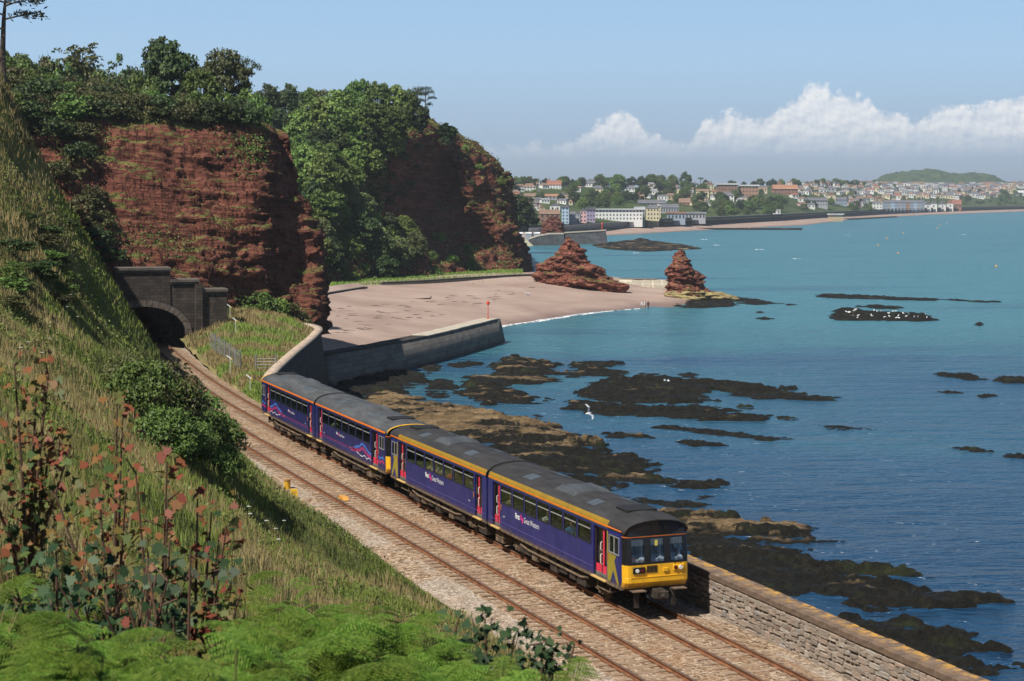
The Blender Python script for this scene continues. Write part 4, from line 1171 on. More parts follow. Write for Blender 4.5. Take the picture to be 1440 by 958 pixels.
SHARED = {}
def shared_meshes():
    w = (WIN[0][1] - WIN[0][0]) * KD; h = ZW1 - ZW0
    m = MB(); b = .035
    for (x0, x1, z0, z1) in ((-w / 2, w / 2, 0, b), (-w / 2, w / 2, h - b, h), (-w / 2, -w / 2 + b, b, h - b), (w / 2 - b, w / 2, b, h - b)):
        m.box((x0, -.03, z0), (x1, .012, z1))
    SHARED['window'] = m.mesh('window', T['rubber'])
    m = MB(); m.box((-w / 2 + b, -.012, b), (w / 2 - b, -.006, h - b)); SHARED['pane'] = m.mesh('pane', T['glass'])
    m = MB(); m.box((-w / 2 + b, -.01, h * .70), (w / 2 - b, .018, h * .70 + .035)); SHARED['vent_bar'] = m.mesh('vent_bar', T['alu'])
    m = MB(); m.tube([(0, -.06, 0), (0, .06, 0)], .40, 20); m.tube([(0, .0601, 0), (0, .10, 0)], [.30, .28], 16); SHARED['wheel'] = m.mesh('wheel', T['dark'])
    m = MB()
    m.box((-.22, .10, -.14), (.22, .30, .16)); m.tube([(0, .3, 0), (0, .34, 0)], .13, 10)
    m.tube([(-.42, .2, .0), (-.42, .2, .34)], .09, 8); m.tube([(.42, .2, .0), (.42, .2, .34)], .09, 8); m.box((-.6, .14, -.06), (.6, .26, .03))
    m.box((-.08, .1, .16), (.08, .26, .5)); m.tube([(-.75, .18, .45), (-.2, .2, .05)], .03, 6)
    SHARED['suspension'] = m.mesh('suspension', T['brown'])
    # seat
    m = MB(); m.box((-.22, 0, 1.25), (.22, .95, 1.66)); m.box((-.3, 0, 1.6), (-.18, .95, 2.24)); SHARED['seat_bench'] = m.mesh('seat_bench', T['seat'])
shared_meshes()

def build_car(name, lab, livery, roofmat):
    A = livery == 'violet'
    body_m = T['violet'] if A else T['blue']
    root = empty(name); tag(root, lab, 'railcar', 'four railcars of the blue train')
    # ---- body shell
    m = MB(); th = .07
    xe = -HL
    for s in (-1, 1):
        yo, yi = s * HW_, s * (HW_ - th)
        y0, y1 = min(yo, yi), max(yo, yi)
        solid = [(3.03, 13.68), (14.66, 15.25)]
        for a, b in solid: m.box((dx(b), y0, ZB), (dx(a), y1, ZW0))
        m.box((xe, y0, ZW1), (dx(1.62), y1, ZC))
        ed = [3.03] + [e for w in WIN for e in w] + [13.68]
        for a, b in zip(ed[::2], ed[1::2]): m.box((dx(b), y0, ZW0), (dx(a), y1, ZW1))
        m.box((dx(15.25), y0, ZW0), (dx(14.66), y1, ZW1))
        m.box((dx(1.73), y0, ZB), (dx(1.60), y1, ZW1))
    # gangway end wall
    m.box((-HL, -HW_ + th + .001, ZB), (-HL + .06, HW_ - th - .001, 3.3))
    m.build('body_side', body_m, root)
    # thin sill line along the flank
    for s in (-1, 1):
        m = MB(); yl = s * (HW_ + .002)
        m.box((dx(15.2), min(yl, yl + s * .006), 1.335), (dx(3.06), max(yl, yl + s * .006), 1.35)); m.build('flank_moulding', plain('moulding_highlight', (.12, .10, .32), .4), root)
        m = MB(); m.box((dx(15.25), min(yl, s * 1.2), .93), (dx(.35), max(yl, s * 1.2), ZB - .002)); m.build('solebar', T['brown'], root)
    # ---- cab (lofted)
    outline = [(1.62, 1.35), (.62, 1.348), (.30, 1.335), (.12, 1.285), (.02, 1.19), (0, 1.08), (0, .42), (0, 0)]
    zr = [(1.00, .20, .985), (1.05, .14, .99), (1.24, .0, 1), (1.42, .0, 1), (1.43, .012, 1), (1.90, .02, 1), (1.901, .022, 1), (2.2, .04, .999), (2.6, .075, .997), (2.92, .11, .992), (2.921, .10, .992), (2.95, .10, .992), (2.951, .115, .99), (3.12, .15, .975), (3.26, .19, .93), (3.38, .23, .85)]
    full = outline + [(d, -w) for d, w in outline[-2::-1]]
    rows = []
    for z, back, sc in zr:
        r = []
        for d, w in full:
            k = max(0, 1 - d / 1.62)
            r.append((dx(d) - back * min(1, k * 1.4), w * (1 - (1 - sc) * 1.0), z))
        rows.append(r)
    n = len(full)
    col = lambda z: 'y' if z < 1.9 else ('b' if z < 2.92 else ('r' if z < 2.95 else 'h'))
    groups = {}
    for i in range(len(zr) - 1):
        for j in range(n - 1):
            front = 1 <= j < n - 2
            side = not (2 <= j < n - 3)
            key = ('cab_side' if j < n // 2 else 'cab_side_far') if side else ('black_mask_far' if j >= n // 2 and col(zr[i][0]) == 'b' else None) or {'y': 'yellow_front', 'b': 'black_mask', 'r': 'red_line', 'h': 'header_panel'}[col(zr[i][0])]
            groups.setdefault(key, []).append((i, j))
    mats = {'cab_side': body_m, 'cab_side_far': body_m, 'yellow_front': T['yellow'], 'black_mask': T['black'], 'black_mask_far': T['black'], 'red_line': T['orange'], 'header_panel': T['black']}
    # windscreen openings: cut the mask as panels around three panes
    panes = [(-.80, .29), (0.0, .29), (.80, .29)]
    for key, cells in groups.items():
        m = MB()
        for i, j in cells:
            if key[:10] == 'black_mask' and 2.0 < zr[i][0] + .25 and abs(full[j][1]) <= 1.09 and abs(full[j + 1][1]) <= 1.09 and zr[i][0] > 1.8: continue
            if key[:8] == 'cab_side' and ((j == 0) or (j == n - 2)) and 1.95 < zr[i][0] < 2.9: continue
            m.add([rows[i][j], rows[i][j + 1], rows[i + 1][j + 1], rows[i + 1][j]], [(0, 1, 2, 3)])
        o = m.build(key.replace('_far', ''), mats[key], root, smooth=False)
        if key == 'yellow_front': yf = o
    # flat middle of the mask, a frame with three openings, following the rake
    zA, zB_ = 1.901, 2.92
    def fx(z): return HL - np.interp(z, [r[0] for r in zr], [r[1] for r in zr])
    m = MB()
    cuts = [-1.08, -1.08, -.53, -.27, .27, .53, 1.08, 1.08]
    lo, hi = 1.99, 2.84
    def quad(y0, y1, z0, z1, inset=0.0):
        m.add([(fx(z0) - inset, y0, z0), (fx(z0) - inset, y1, z0), (fx(z1) - inset, y1, z1), (fx(z1) - inset, y0, z1)], [(0, 1, 2, 3)])
    for z0, z1 in zip([zA, lo, 2.2, 2.6, hi], [lo, 2.2, 2.6, hi, zB_]):
        if z0 == zA or z1 == zB_: quad(-1.085, 1.085, z0, z1)
        else:
            for y0, y1 in ((-1.085, -1.06), (-.54, -.27), (.27, .54), (1.06, 1.085)): quad(y0, y1, z0, z1)
    for y0, y1 in ((-1.06, -.54), (-.27, .27), (.54, 1.06)):
        for (a, b, z0, z1) in ((y0, y0, lo, hi), (y1, y1, lo, hi)):
            m.add([(fx(z0), a, z0), (fx(z0) - .05, a, z0), (fx(z1) - .05, a, z1), (fx(z1), a, z1)], [(0, 1, 2, 3)])
        for z in (lo, hi): m.add([(fx(z), y0, z), (fx(z), y1, z), (fx(z) - .05, y1, z), (fx(z) - .05, y0, z)], [(0, 1, 2, 3)])
    m.build('windscreen_surround', T['black'], root)
    for y0, y1 in ((-1.06, -.54), (-.27, .27), (.54, 1.06)):
        m = MB()
        for z0, z1 in ((lo, 2.2), (2.2, 2.6), (2.6, hi)): quad(y0, y1, z0, z1, .035)
        w = m.build('windscreen', T['screen'], root)
        m = MB(); yc = (y0 + y1) / 2
        m.tube([(fx(1.93) + .03, yc + .1, 1.93), (fx(2.02) + .012, yc + .05, 2.02), (fx(2.60) + .01, yc - .16, 2.60)], .013, 5); m.build('wiper', T['rubber'], w)
    m = MB(); m.box((fx(2.7) - .03, -.09, 2.56), (fx(2.7) - .022, .03, 2.78)); m.build('cab_notice', plain('yellow_notice', (.62, .55, .12), .6), root)
    # pale cab desk and blind seen through the windscreen
    m = MB(); m.prism([(HL - .16, 1.9), (HL - .16, 2.06), (HL - .5, 2.2), (HL - .85, 2.12), (HL - .85, 1.9)][::-1], 1, -1.1, 1.1); m.build('cab_desk', plain('pale_desk', (.50, .55, .62), .6), root)
    m = MB()
    for y in (-.56, .20, 1.00): m.box((HL - .45, y, 2.05), (HL - .3, y + .05, 2.9))
    m.build('cab_pillar', plain('pale_cab_lining', (.42, .46, .52), .6), root)
    m = MB(); m.box((HL - 1.62 * KD - .04, -1.26, 1.1), (HL - 1.62 * KD, 1.26, 3.25)); m.build('cab_bulkhead', plain('bulkhead_blue_grey', (.10, .15, .22), .6), root)
    # destination display
    m = MB(); m.box((fx(3.1) - .02, -.30, 3.01), (fx(3.02) + .012, .42, 3.2)); dd = m.build('destination_display', plain('display_black', (.02, .02, .02), .2), root)
    tm, w = text_mesh('Paignton', .15, plain('display_amber', (.24, .23, .20), .5), False, 0, .85)
    obj('display_lettering', tm, dd, (fx(3.02) + .015, -.18, 3.105), (math.pi / 2, 0, math.pi / 2))
    # lights, grille, number
    for s, rnd in ((-1, False), (1, True)):
        m = MB()
        if not rnd: m.box((HL - .03, -1.02 - .0, 1.58), (HL + .035, -.52, 1.82))
        else: m.box((HL - .03, .62, 1.60), (HL + .02, 1.08, 1.84))
        h = m.build('headlight', T['black'] if not rnd else T['yellow'], root, bevel=.02)
        for yy, rr, mt in (((-.86, .075, 'lamp_clear'), (-.66, .06, 'lamp_red')) if not rnd else ((.72, .07, 'lamp_red'), (.92, .08, 'lamp_clear'))):
            mm = MB(); mm.tube([(HL + .02, yy, 1.70 if not rnd else 1.72), (HL + .055, yy, 1.70 if not rnd else 1.72)], rr, 12)
            mm.build('lens', plain('lamp_clear', (.75, .75, .72), .1) if mt == 'lamp_clear' else plain('lamp_red', (.12, .01, .01), .15), h)
    for k in range(8):
        m = MB(); m.box((HL - .02, -.45 + k * .055, 1.60), (HL + .008, -.45 + k * .055 + .028, 1.86)); m.build('grille_slot', T['rubber'], yf)
    m = MB(); m.box((HL - .01, .22, 1.6), (HL + .03, .42, 1.74)); m.build('lamp_bracket', T['yellow'], yf, bevel=.01)
    m = MB(); m.box((HL - .012, -1.1, 1.425), (HL + .012, 1.1, 1.445)); m.build('front_moulding', T['yellow'], yf)
    tm, w = text_mesh('143 612' if A else '143 620', .105, T['black']); obj('unit_number', tm, yf, (HL + .006 - .018, .64, 1.875 - .01), (math.pi / 2, 0, math.pi / 2))
    # cab side windows and livery panels
    for s in (-1, 1):
        ys = s * (HW_ - .004)
        m = MB()
        a, b = dx(CABW[1]), dx(CABW[0])
        # panel round the cab window
        yy = lambda o: (min(ys, ys - s * .05) , max(ys, ys - s * .05))
        y0, y1 = yy(0)
        xa, xb = dx(1.62), dx(.62)
        m.box((xa, y0, 1.9), (xb, y1, 2.18)); m.box((xa, y0, 2.86), (xb, y1, 2.95)); m.box((xa, y0, 2.18), (dx(1.52), y1, 2.86))
        m.build('cab_side_panel', body_m, root)
        wx0, wx1 = dx(1.52), dx(.56)
        m = MB(); e = s * .012
        for q in ((wx0, wx1, 2.18, 2.21), (wx0, wx1, 2.83, 2.86), (wx0, wx0 + .03, 2.21, 2.83), (wx1 - .03, wx1, 2.21, 2.83), ((wx0 + wx1) / 2 - .02, (wx0 + wx1) / 2 + .02, 2.21, 2.83)):
            m.box((q[0], min(ys - s * .03, ys + e), q[2]), (q[1], max(ys - s * .03, ys + e), q[3]))
        cw = m.build('cab_window', T['alu'], root)
        m = MB(); m.box((wx0 + .03, min(ys - s * .02, ys - s * .012), 2.21), (wx1 - .03, max(ys - s * .02, ys - s * .012), 2.83)); m.build('pane', T['glass'], cw)
        yo = s * (HW_ + .003)
        def decal(nm, pts, mat, lift=.0):
            m = MB(); v = [(dx(d), yo + s * lift, z) for d, z in pts]
            m.add(v, [tuple(range(len(v)))]); return m.build(nm, mat, root)
        if A:
            decal('gold_figure_print', [(1.72, 2.95), (1.60, 2.95), (1.57, 2.16), (.80, 2.14), (.98, 1.93), (.52, 1.08), (.72, 1.08), (1.10, 1.55), (1.36, 1.08), (1.64, 1.08)], T['olive'])
            m = MB()
            for k, (ya, za) in enumerate(ROOFP[1:4]): pass
            V = []
            for xx in (dx(15.22), dx(1.66)):
                for ya, za in ((1.356, 3.064), (1.350, 3.12), (1.321, 3.222), (1.256, 3.334)): V.append((xx, s * ya, za + .003))
            m.add(V, [(i, i + 1, i + 5, i + 4) for i in range(3)]); m.build('gold_cantrail', T['gold'], root)
            V = []
            for xx in (dx(15.22), dx(.36)):
                for ya, za in ((1.359, 3.10), (1.352, 3.128), (1.346, 3.145)): V.append((xx, s * (ya + .002), za + .004))
            m = MB(); m.add(V, [(i, i + 1, i + 4, i + 3) for i in range(2)]); m.build('orange_cantrail_line', T['orange'], root)
            side_text(root, 11.75 if s < 0 else 3.3 + 3.0, 1.90, s, True)
        else:
            V = []
            for xx in (dx(15.22), dx(.36)):
                for ya, za in ((1.359, 3.07), (1.353, 3.12), (1.338, 3.165)): V.append((xx, s * (ya + .002), za + .004))
            m = MB(); m.add(V, [(i, i + 1, i + 4, i + 3) for i in range(2)]); m.build('orange_cantrail_line', T['orange'], root)
            def wave(nm, mat, w, pts):
                p = catmull([(d, z, 0) for d, z in pts], 40)
                m = MB(); up = [(dx(a), yo + s * .0005, b + w / 2) for a, b, _ in p]; dn = [(dx(a), yo + s * .0005, b - w / 2) for a, b, _ in p]
                k = len(up); m.add(up + dn, [(i, i + 1, k + i + 1, k + i) for i in range(k - 1)]); m.build(nm, mat, root)
            wave('blue_wave_print', T['print_blue'], .13, [(3.05, 1.62), (3.7, 1.72), (4.3, 1.90), (4.9, 1.98), (5.4, 1.78), (6.0, 1.70), (6.6, 1.55)])
            wave('pink_wave_print', T['print_pink'], .19, [(3.05, 1.48), (3.7, 1.50), (4.3, 1.66), (4.9, 1.74), (5.4, 1.56), (6.2, 1.50), (7.2, 1.44)])
            wave('white_wave_print', T['white'], .045, [(3.05, 1.30), (3.5, 1.38), (3.9, 1.28), (4.4, 1.40), (4.8, 1.30), (5.4, 1.33), (6.0, 1.42), (6.8, 1.50), (7.4, 1.47)])
            wave('pink_line_print', T['print_pink'], .04, [(7.2, 1.46), (9, 1.46), (11, 1.46), (13.6, 1.46)])
            wave('pink_wave_print', T['print_pink'], .16, [(.5, 1.45), (.9, 1.55), (1.3, 1.45), (1.65, 1.5)])
            wave('blue_wave_print', T['print_blue'], .1, [(.5, 1.68), (.9, 1.75), (1.3, 1.66), (1.65, 1.72)])
            side_text(root, 10.4 if s < 0 else 8.3, 1.93, s, False)
        # number and small square labels
        tm, w = text_mesh('55679' if A else '55686', .1, T['white']); obj('car_number', tm, root, (dx(13.3) if s < 0 else dx(12.8), yo, 1.62), (math.pi / 2, 0, 0 if s < 0 else math.pi))
        # ---- passenger windows
        for i, (a, b) in enumerate(WIN):
            o = obj('window', SHARED['window'], root, (dx((a + b) / 2), s * HW_, ZW0), (0, 0, 0 if s > 0 else math.pi))
            obj('pane', SHARED['pane'], o); obj('vent_bar', SHARED['vent_bar'], o)
        # ---- folding doors
        for k, (a, b) in enumerate(DOOR):
            x0, x1 = dx(b), dx(a); yi = s * (HW_ - .11)
            dr = empty('door', ((x0 + x1) / 2, yi, 0), 0, root); w2 = (x1 - x0) / 2
            B = lambda q, y0, y1, z0, z1: ((q[0], min(s * y0, s * y1), z0), (q[1], max(s * y0, s * y1), z1))
            m = MB()
            m.box(*B((-w2, -w2 + .07), -.05, .03, 1.08, 2.97)); m.box(*B((w2 - .07, w2), -.05, .03, 1.08, 2.97)); m.box(*B((-.04, .04), -.05, .02, 1.08, 2.97)); m.box(*B((-w2 + .07, w2 - .07), -.05, .02, 2.85, 2.97))
            m.build('door_frame', plain('door_brown_black', (.035, .022, .018), .5), dr)
            m = MB(); m.box(*B((-w2 + .075, -.045), -.02, .0, 1.52, 2.845)); m.box(*B((.045, w2 - .075), -.02, .0, 1.52, 2.845)); m.build('door_glass', T['glass'], dr)
            m = MB(); m.box(*B((-w2 + .075, -.045), -.03, .012, 1.08, 1.5)); m.box(*B((.045, w2 - .075), -.03, .012, 1.08, 1.5)); m.build('door_panel', T['pink'], dr)
            m = MB(); r0 = .10 if k == 0 else .06; m.box(*B((r0, r0 + .13), .012, .03, 1.5, 2.9)); m.build('door_edge', T['pink'], dr)
            m = MB()
            for z0, z1 in ((1.55, 1.95), (2.08, 2.42)): m.tube([(.03, s * .03, z0), (.03, s * .09, z0 + .04), (.03, s * .09, z1 - .04), (.03, s * .03, z1)], .02, 5)
            m.build('handrail', T['white_metal'], dr)
            m = MB(); m.box((x0 - .05, min(s * 1.22, s * (HW_ + .10)), .985), (x1 + .05, max(s * 1.22, s * (HW_ + .10)), 1.04)); m.build('step_board', plain('step_edge_yellow', (.52, .36, .13), .7), root)
            m = MB(); m.box((x0 + .02, min(s * .9, s * 1.21), .55), (x1 - .02, max(s * .9, s * 1.21), .6)); m.box((x0 + .02, min(s * 1.15, s * 1.2), .6), (x0 + .07, max(s * 1.15, s * 1.2), .98)); m.box((x1 - .07, min(s * 1.15, s * 1.2), .6), (x1 - .02, max(s * 1.15, s * 1.2), .98)); m.build('lower_step', T['brown'], root)
            dd_ = dx(a - .12) if k == 0 else dx(a - .13)
            m = MB(); m.box((dd_ - .06, min(yo, yo + s * .01), 1.86), (dd_ + .06, max(yo, yo + s * .01), 2.12)); m.build('door_control', plain('control_orange_brown', (.30, .11, .03), .5), root)
    # ---- roof
    prof = [(-y, z) for y, z in ROOFP] + [(y, z) for y, z in ROOFP[-2::-1]]
    xs = [-HL, -HL + .03] + list(np.linspace(-HL + .6, HL - 1.6, 12)) + [HL - .9, HL - .45, HL - .16, HL - .05]
    V = []; n = len(prof)
    for x in xs:
        k = max(0, (x - (HL - 1.0)) / .95)
        for y, z in prof:
            V.append((x - .12 * k * abs(y) / 1.35, y * (1 - .045 * k), z - .13 * k * k * max(0, (z - 3.05)) / .62 - .0))
    m = MB(); m.add(V, [(i * n + j, i * n + j + 1, (i + 1) * n + j + 1, (i + 1) * n + j) for i in range(len(xs) - 1) for j in range(n - 1)])
    k0 = len(xs) - 1
    fr = [(x, y, z) for x, y, z in V[k0 * n:(k0 + 1) * n]]
    m.build('roof', roofmat, root, smooth=True)
    # end fairing over the header
    m = MB(); low = [(fx(2.97) - .0 - .12 * (abs(y) / 1.3) ** 4, y * .97, 2.965) for x, y, z in fr]
    m.add(fr + low, [(i, i + 1, n + i + 1, n + i) for i in range(n - 1)]); m.build('header_fairing', T['black'], root)
    m = MB(); m.tube([(x + .012, y * 1.0, z) for x, y, z in fr[1:-1]], .035, 6); m.build('roof_edge_bead', T['yellow'] if not A else roofmat, root, smooth=True)
    # roof furniture
    m = MB(); m.box((dx(8.45), -.92, 3.50), (dx(6.15), .92, 3.745), .72); m.build('roof_pod', T['pod'] if A else roofmat, root, bevel=.05)
    m = MB(); m.box((dx(2.55), -.62, 3.62), (dx(1.45), .62, 3.715)); m.build('roof_vent', T['rubber'], root, bevel=.015)
    for d0, d1 in ((3.95, 4.75), (10.9, 11.9)):
        m = MB()
        ya = [-.95, -.7, -.45]
        zz = lambda y: np.interp(abs(y), [p[0] for p in ROOFP][::-1], [p[1] for p in ROOFP][::-1]) + .012
        for s in (-1, 1):
            v = [(dx(d), s * y, zz(y)) for d in (d1, d0) for y in ya]; m.add(v, [(0, 1, 4, 3), (1, 2, 5, 4)])
        m.build('roof_patch', plain('pale_roof_patch', (.07, .085, .10), .5), root)
    m = MB()
    for i in range(9):
        d = 2.9 + i * 1.45
        pts = [(dx(d), y, z + .004) for y, z in prof[1:-1]]; m.tube(pts, .012, 4)
    m.build('roof_seam', roofmat, root)
    # ---- interior
    m = MB(); m.box((-HL + .07, -1.27, 1.08), (dx(1.66), 1.27, 1.2)); m.build('floor', T['floor'], root)
    m = MB(); m.box((-HL + .07, -1.2, 3.02), (dx(1.66), 1.2, 3.05)); m.build('ceiling_panel', T['interior'], root)
    for i in range(14):
        for s in (-1, 1):
            x = dx(3.6 + i * .74)
            obj('seat_bench', SHARED['seat_bench'], root, (x, s * 1.25, 0), (0, 0, 0 if s < 0 else math.pi))
    # ---- running gear
    m = MB(); m.box((-HL + .1, -1.05, .86), (HL - .3, 1.05, 1.045)); m.build('underframe', T['dark'], root)
    for x in (-4.45, 4.45):
        m = MB(); m.tube([(x, -.7, .42), (x, .7, .42)], .08, 8); m.build('axle', T['dark'], root)
        for s in (-1, 1):
            w = obj('wheel', SHARED['wheel'], root, (x, s * .76, .42), (0, 0, 0 if s > 0 else math.pi))
            obj('suspension', SHARED['suspension'], w)
    rg = random.Random(3 if A else 5)
    for s in (-1, 1):
        xx = -HL + .5
        for wd, hh, dep in ((.9, .56, .5), (.5, .42, .4), (.7, .62, .5), (1.3, .50, .55), (.6, .60, .4), (.9, .42, .5), (.7, .62, .5), (.8, .5, .45), (.6, .55, .4), (.9, .6, .5)):
            if abs(xx + wd / 2 - 4.45) > .95 and abs(xx + wd / 2 + 4.45) > .95:
                m = MB(); m.box((xx, min(s * (1.2 - dep), s * 1.18), .86 - hh), (xx + wd, max(s * (1.2 - dep), s * 1.18), .855)); m.build('equipment_box', T['brown' if rg.random() < .4 else 'dark'], root, bevel=.02)
            xx += wd + rg.uniform(.12, .4)
        m = MB(); m.tube([(-3.6, s * 1.22, .72), (-2.8, s * 1.22, .62), (2.9, s * 1.22, .62), (3.6, s * 1.22, .74)], .05, 6); m.build('air_pipe', T['brown'], root)
        m = MB()
        for x in (-3.3, -1.2, .9, 2.9): m.box((x, min(s * 1.1, s * 1.2), .5), (x + .07, max(s * 1.1, s * 1.2), .86))
        m.build('pipe_bracket', T['dark'], root); root.children[-1]['kind'] = 'stuff'
    # coupler, plough and hoses on the cab end
    m = MB(); m.box((HL - .3, -.2, .62), (HL + .32, .2, .98)); m.box((HL + .32, -.26, .66), (HL + .42, .26, .95)); m.tube([(HL + .42, 0, .78), (HL + .5, 0, .78)], .09, 8); m.build('coupler', T['dark'], root, bevel=.03)
    m = MB()
    for y in (-.55, .5): m.tube([(HL - .02, y, .95), (HL + .22, y + .05, .72), (HL + .1, y + .12, .5)], .03, 6)
    m.build('hose', T['rubber'], root); root.children[-1]['kind'] = 'stuff'
    for s in (-1, 1):
        m = MB(); m.box((HL - .12, min(s * .55, s * 1.1), .93), (HL + .22, max(s * .55, s * 1.1), .965)); m.build('cab_step', T['brown'], root)
        m = MB(); m.box((HL - .25, min(s * .66, s * .86), .25), (HL - .20, max(s * .66, s * .86), .9)); m.build('lifeguard', T['dark'], root)
    # gangway bellows on the inner end
    m = MB()
    for k in range(4):
        x = -HL - .005 - k * .045
        m.box((x - .03, -.72 - .02 * (k % 2), 1.1), (x, .72 + .02 * (k % 2), 3.35 + .02 * (k % 2)))
    m.box((-HL - .20, -.68, 1.14), (-HL, .68, 3.31))
    m.build('gangway_bellows', T['rubber'], root)
    # rounded dark end of the roof above the gangway
    m = MB(); m.tube([(-HL + .02, y, z) for y, z in prof], .04, 6); m.build('roof_edge_bead', T['rubber'], root, smooth=True)
    return root

PITCH_CAR = (arc_at(120.3) - arc_at(65.05)) / 4
def place_car(root, k, flip):
    """k = 0 for the leading car"""
    a0 = arc_at(65.05) + PITCH_CAR * k + HL + .04
    (p1, _), (p2, _) = path(a0 - 4.45), path(a0 + 4.45)
    d = p1 - p2                                    # towards the camera
    if flip: d = -d
    c = (p1 + p2) / 2
    root.location = (float(c[0]), float(c[1]), RAILZ)
    root.rotation_euler = (0, 0, math.atan2(d[1], d[0]))
lead = build_car('railcar', 'violet leading railcar with yellow front and three windscreens facing out', 'violet', T['roof_a'])
second = copy_tree(lead); second['label'] = 'violet railcar with gold roof band coupled behind the leading one'
third = build_car('railcar', 'dark blue railcar whose yellow cab edge meets the violet pair', 'blue', T['roof_b'])
last = copy_tree(third); last['label'] = 'dark blue last railcar with wave stripes, nearest the tunnel'
place_car(lead, 0, False); place_car(second, 1, True); place_car(third, 2, False); place_car(last, 3, True)
# lineside mileage of the front unit: its own destination only shows at the front
# ================================================================ VEGETATION
def cards(C, size, rng, up=.25, N=None, aspect=.62):
    """rhombic leaf cards at centres C (n,3); N optional outward normals"""
    n = len(C)
    d = rng.normal(size=(n, 3))
    if N is not None: d = d * .75 + N * .9
    d[:, 2] += up; d /= np.linalg.norm(d, axis=1, keepdims=True) + 1e-9
    r = rng.normal(size=(n, 3)); u = np.cross(d, r); u /= np.linalg.norm(u, axis=1, keepdims=True) + 1e-9
    w = np.cross(d, u)
    s = (np.asarray(size) * rng.uniform(.65, 1.35, n))[:, None]
    V = np.stack([C - u * s, C - w * s * aspect, C + u * s, C + w * s * aspect], 1).reshape(-1, 3)
    return V, np.arange(4 * n).reshape(-1, 4)
def crown_pts(rng, nclump, per, rx, rz, cz, clump=.30, flat=1.0, hollow=.55):
    C = []; N = []
    for k in range(nclump):
        v = rng.normal(size=3); v /= np.linalg.norm(v)
        if v[2] < -.8: v[2] *= -.5
        rr = rng.uniform(hollow, 1.0) ** .7
        c = np.array([v[0] * rx * rr, v[1] * rx * rr, cz + v[2] * rz * rr])
        cr = clump * rx * rng.uniform(.6, 1.25)
        d = rng.normal(size=(per, 3)); d /= np.linalg.norm(d, axis=1, keepdims=True)
        d[:, 2] = np.where(d[:, 2] < -.3, -d[:, 2], d[:, 2])
        p = c + d * cr * rng.uniform(.55, 1.05, (per, 1)) * np.array([1, 1, flat * .8])
        C.append(p); N.append(d)
    return np.concatenate(C), np.concatenate(N)
LEAF = {
 'dark': leafmat('dark_evergreen_leaves', [(.014, .028, .009), (.030, .052, .015), (.055, .085, .024), (.10, .125, .045)]),
 'mid': leafmat('mid_green_leaves', [(.030, .056, .012), (.065, .112, .022), (.11, .17, .036), (.18, .23, .06)]),
 'light': leafmat('light_green_leaves', [(.05, .088, .015), (.105, .165, .028), (.17, .23, .05), (.26, .30, .10)]),
 'olive': leafmat('olive_scrub_leaves', [(.028, .032, .010), (.060, .064, .020), (.10, .10, .035), (.17, .15, .06)]),
 'pale': leafmat('pale_flowering_leaves', [(.035, .050, .014), (.075, .10, .03), (.13, .155, .055), (.22, .23, .11)]),
 'pine': leafmat('pine_needles', [(.008, .016, .008), (.018, .030, .013), (.035, .050, .022)], trans=.1),
}
BARK = plain('tree_bark', (.075, .055, .040), .95, vary=.3, scale=2.0, bump=.03)
def make_trunk(rng, h, r, limbs=5, spread=.5, lean=0.0):
    m = MB()
    top = Vector((lean * h, rng.uniform(-.05, .05) * h, h))
    pts = [Vector((0, 0, -.6)), Vector((lean * h * .2 + rng.uniform(-.03, .03) * h, 0, h * .4)), top]
    m.tube(pts, [r * 1.25, r * .8, r * .3], 7)
    for k in range(limbs):
        a = rng.uniform(0, 6.28); t = rng.uniform(.4, .85)
        b = pts[1].lerp(pts[2], (t - .4) / .6)
        e = b + Vector((math.cos(a) * spread * h * .5, math.sin(a) * spread * h * .5, h * rng.uniform(.15, .35)))
        mid = b.lerp(e, .5) + Vector((0, 0, -.03 * h))
        m.tube([b, mid, e], [r * .5, r * .32, r * .1], 5, False)
    return m.mesh('trunk', BARK)
TREES = {}
def tree_kind(key, seed, h, rx, rz, cz, nclump, per, leaf, size, trunk_r=.22, clump=.30, flat=1.0, lean=0.0, hollow=.55, limbs=5):
    rng = np.random.default_rng(seed)
    C, N = crown_pts(rng, nclump, per, rx, rz, cz, clump, flat, hollow)
    C[:, 0] += lean * C[:, 2]
    V, F = cards(C, size, rng, .3, N)
    TREES[key] = (mesh_np('crown', V, F, LEAF[leaf]), make_trunk(rng, h * .75, trunk_r, limbs, .45, lean))
# unit heights in metres; scaled per tree
tree_kind('oak_a', 1, 9, 3.6, 4.1, 4.5, 104, 64, 'dark', .29)
tree_kind('oak_b', 2, 9, 3.9, 4.1, 4.5, 104, 64, 'mid', .26)
tree_kind('oak_c', 3, 9, 3.7, 4.1, 4.5, 104, 64, 'pale', .25)
tree_kind('oak_d', 4, 9, 3.4, 4.1, 4.5, 104, 64, 'light', .25)
tree_kind('thin', 5, 8, 2.6, 2.6, 5.2, 34, 22, 'olive', .20, .13, .26, 1.0, 0, .3, 10)
tree_kind('small', 6, 5, 1.2, 2.2, 3.0, 18, 26, 'mid', .18, .07, .35)
tree_kind('bush_a', 7, 3, 1.9, 1.3, .9, 42, 46, 'dark', .15, .05, .34)
tree_kind('bush_b', 8, 3, 2.0, 1.3, .9, 42, 46, 'mid', .15, .05, .34)
tree_kind('bush_c', 9, 3, 2.0, 1.2, .8, 40, 44, 'olive', .15, .05, .34)
tree_kind('bush_d', 10, 3, 1.9, 1.3, .9, 42, 46, 'light', .15, .05, .34)
tree_kind('bush_f', 17, 3, 1.9, 1.3, .9, 60, 95, 'olive', .085, .05, .34)
tree_kind('bush_g', 18, 3, 1.9, 1.3, .9, 60, 95, 'mid', .085, .05, .34)
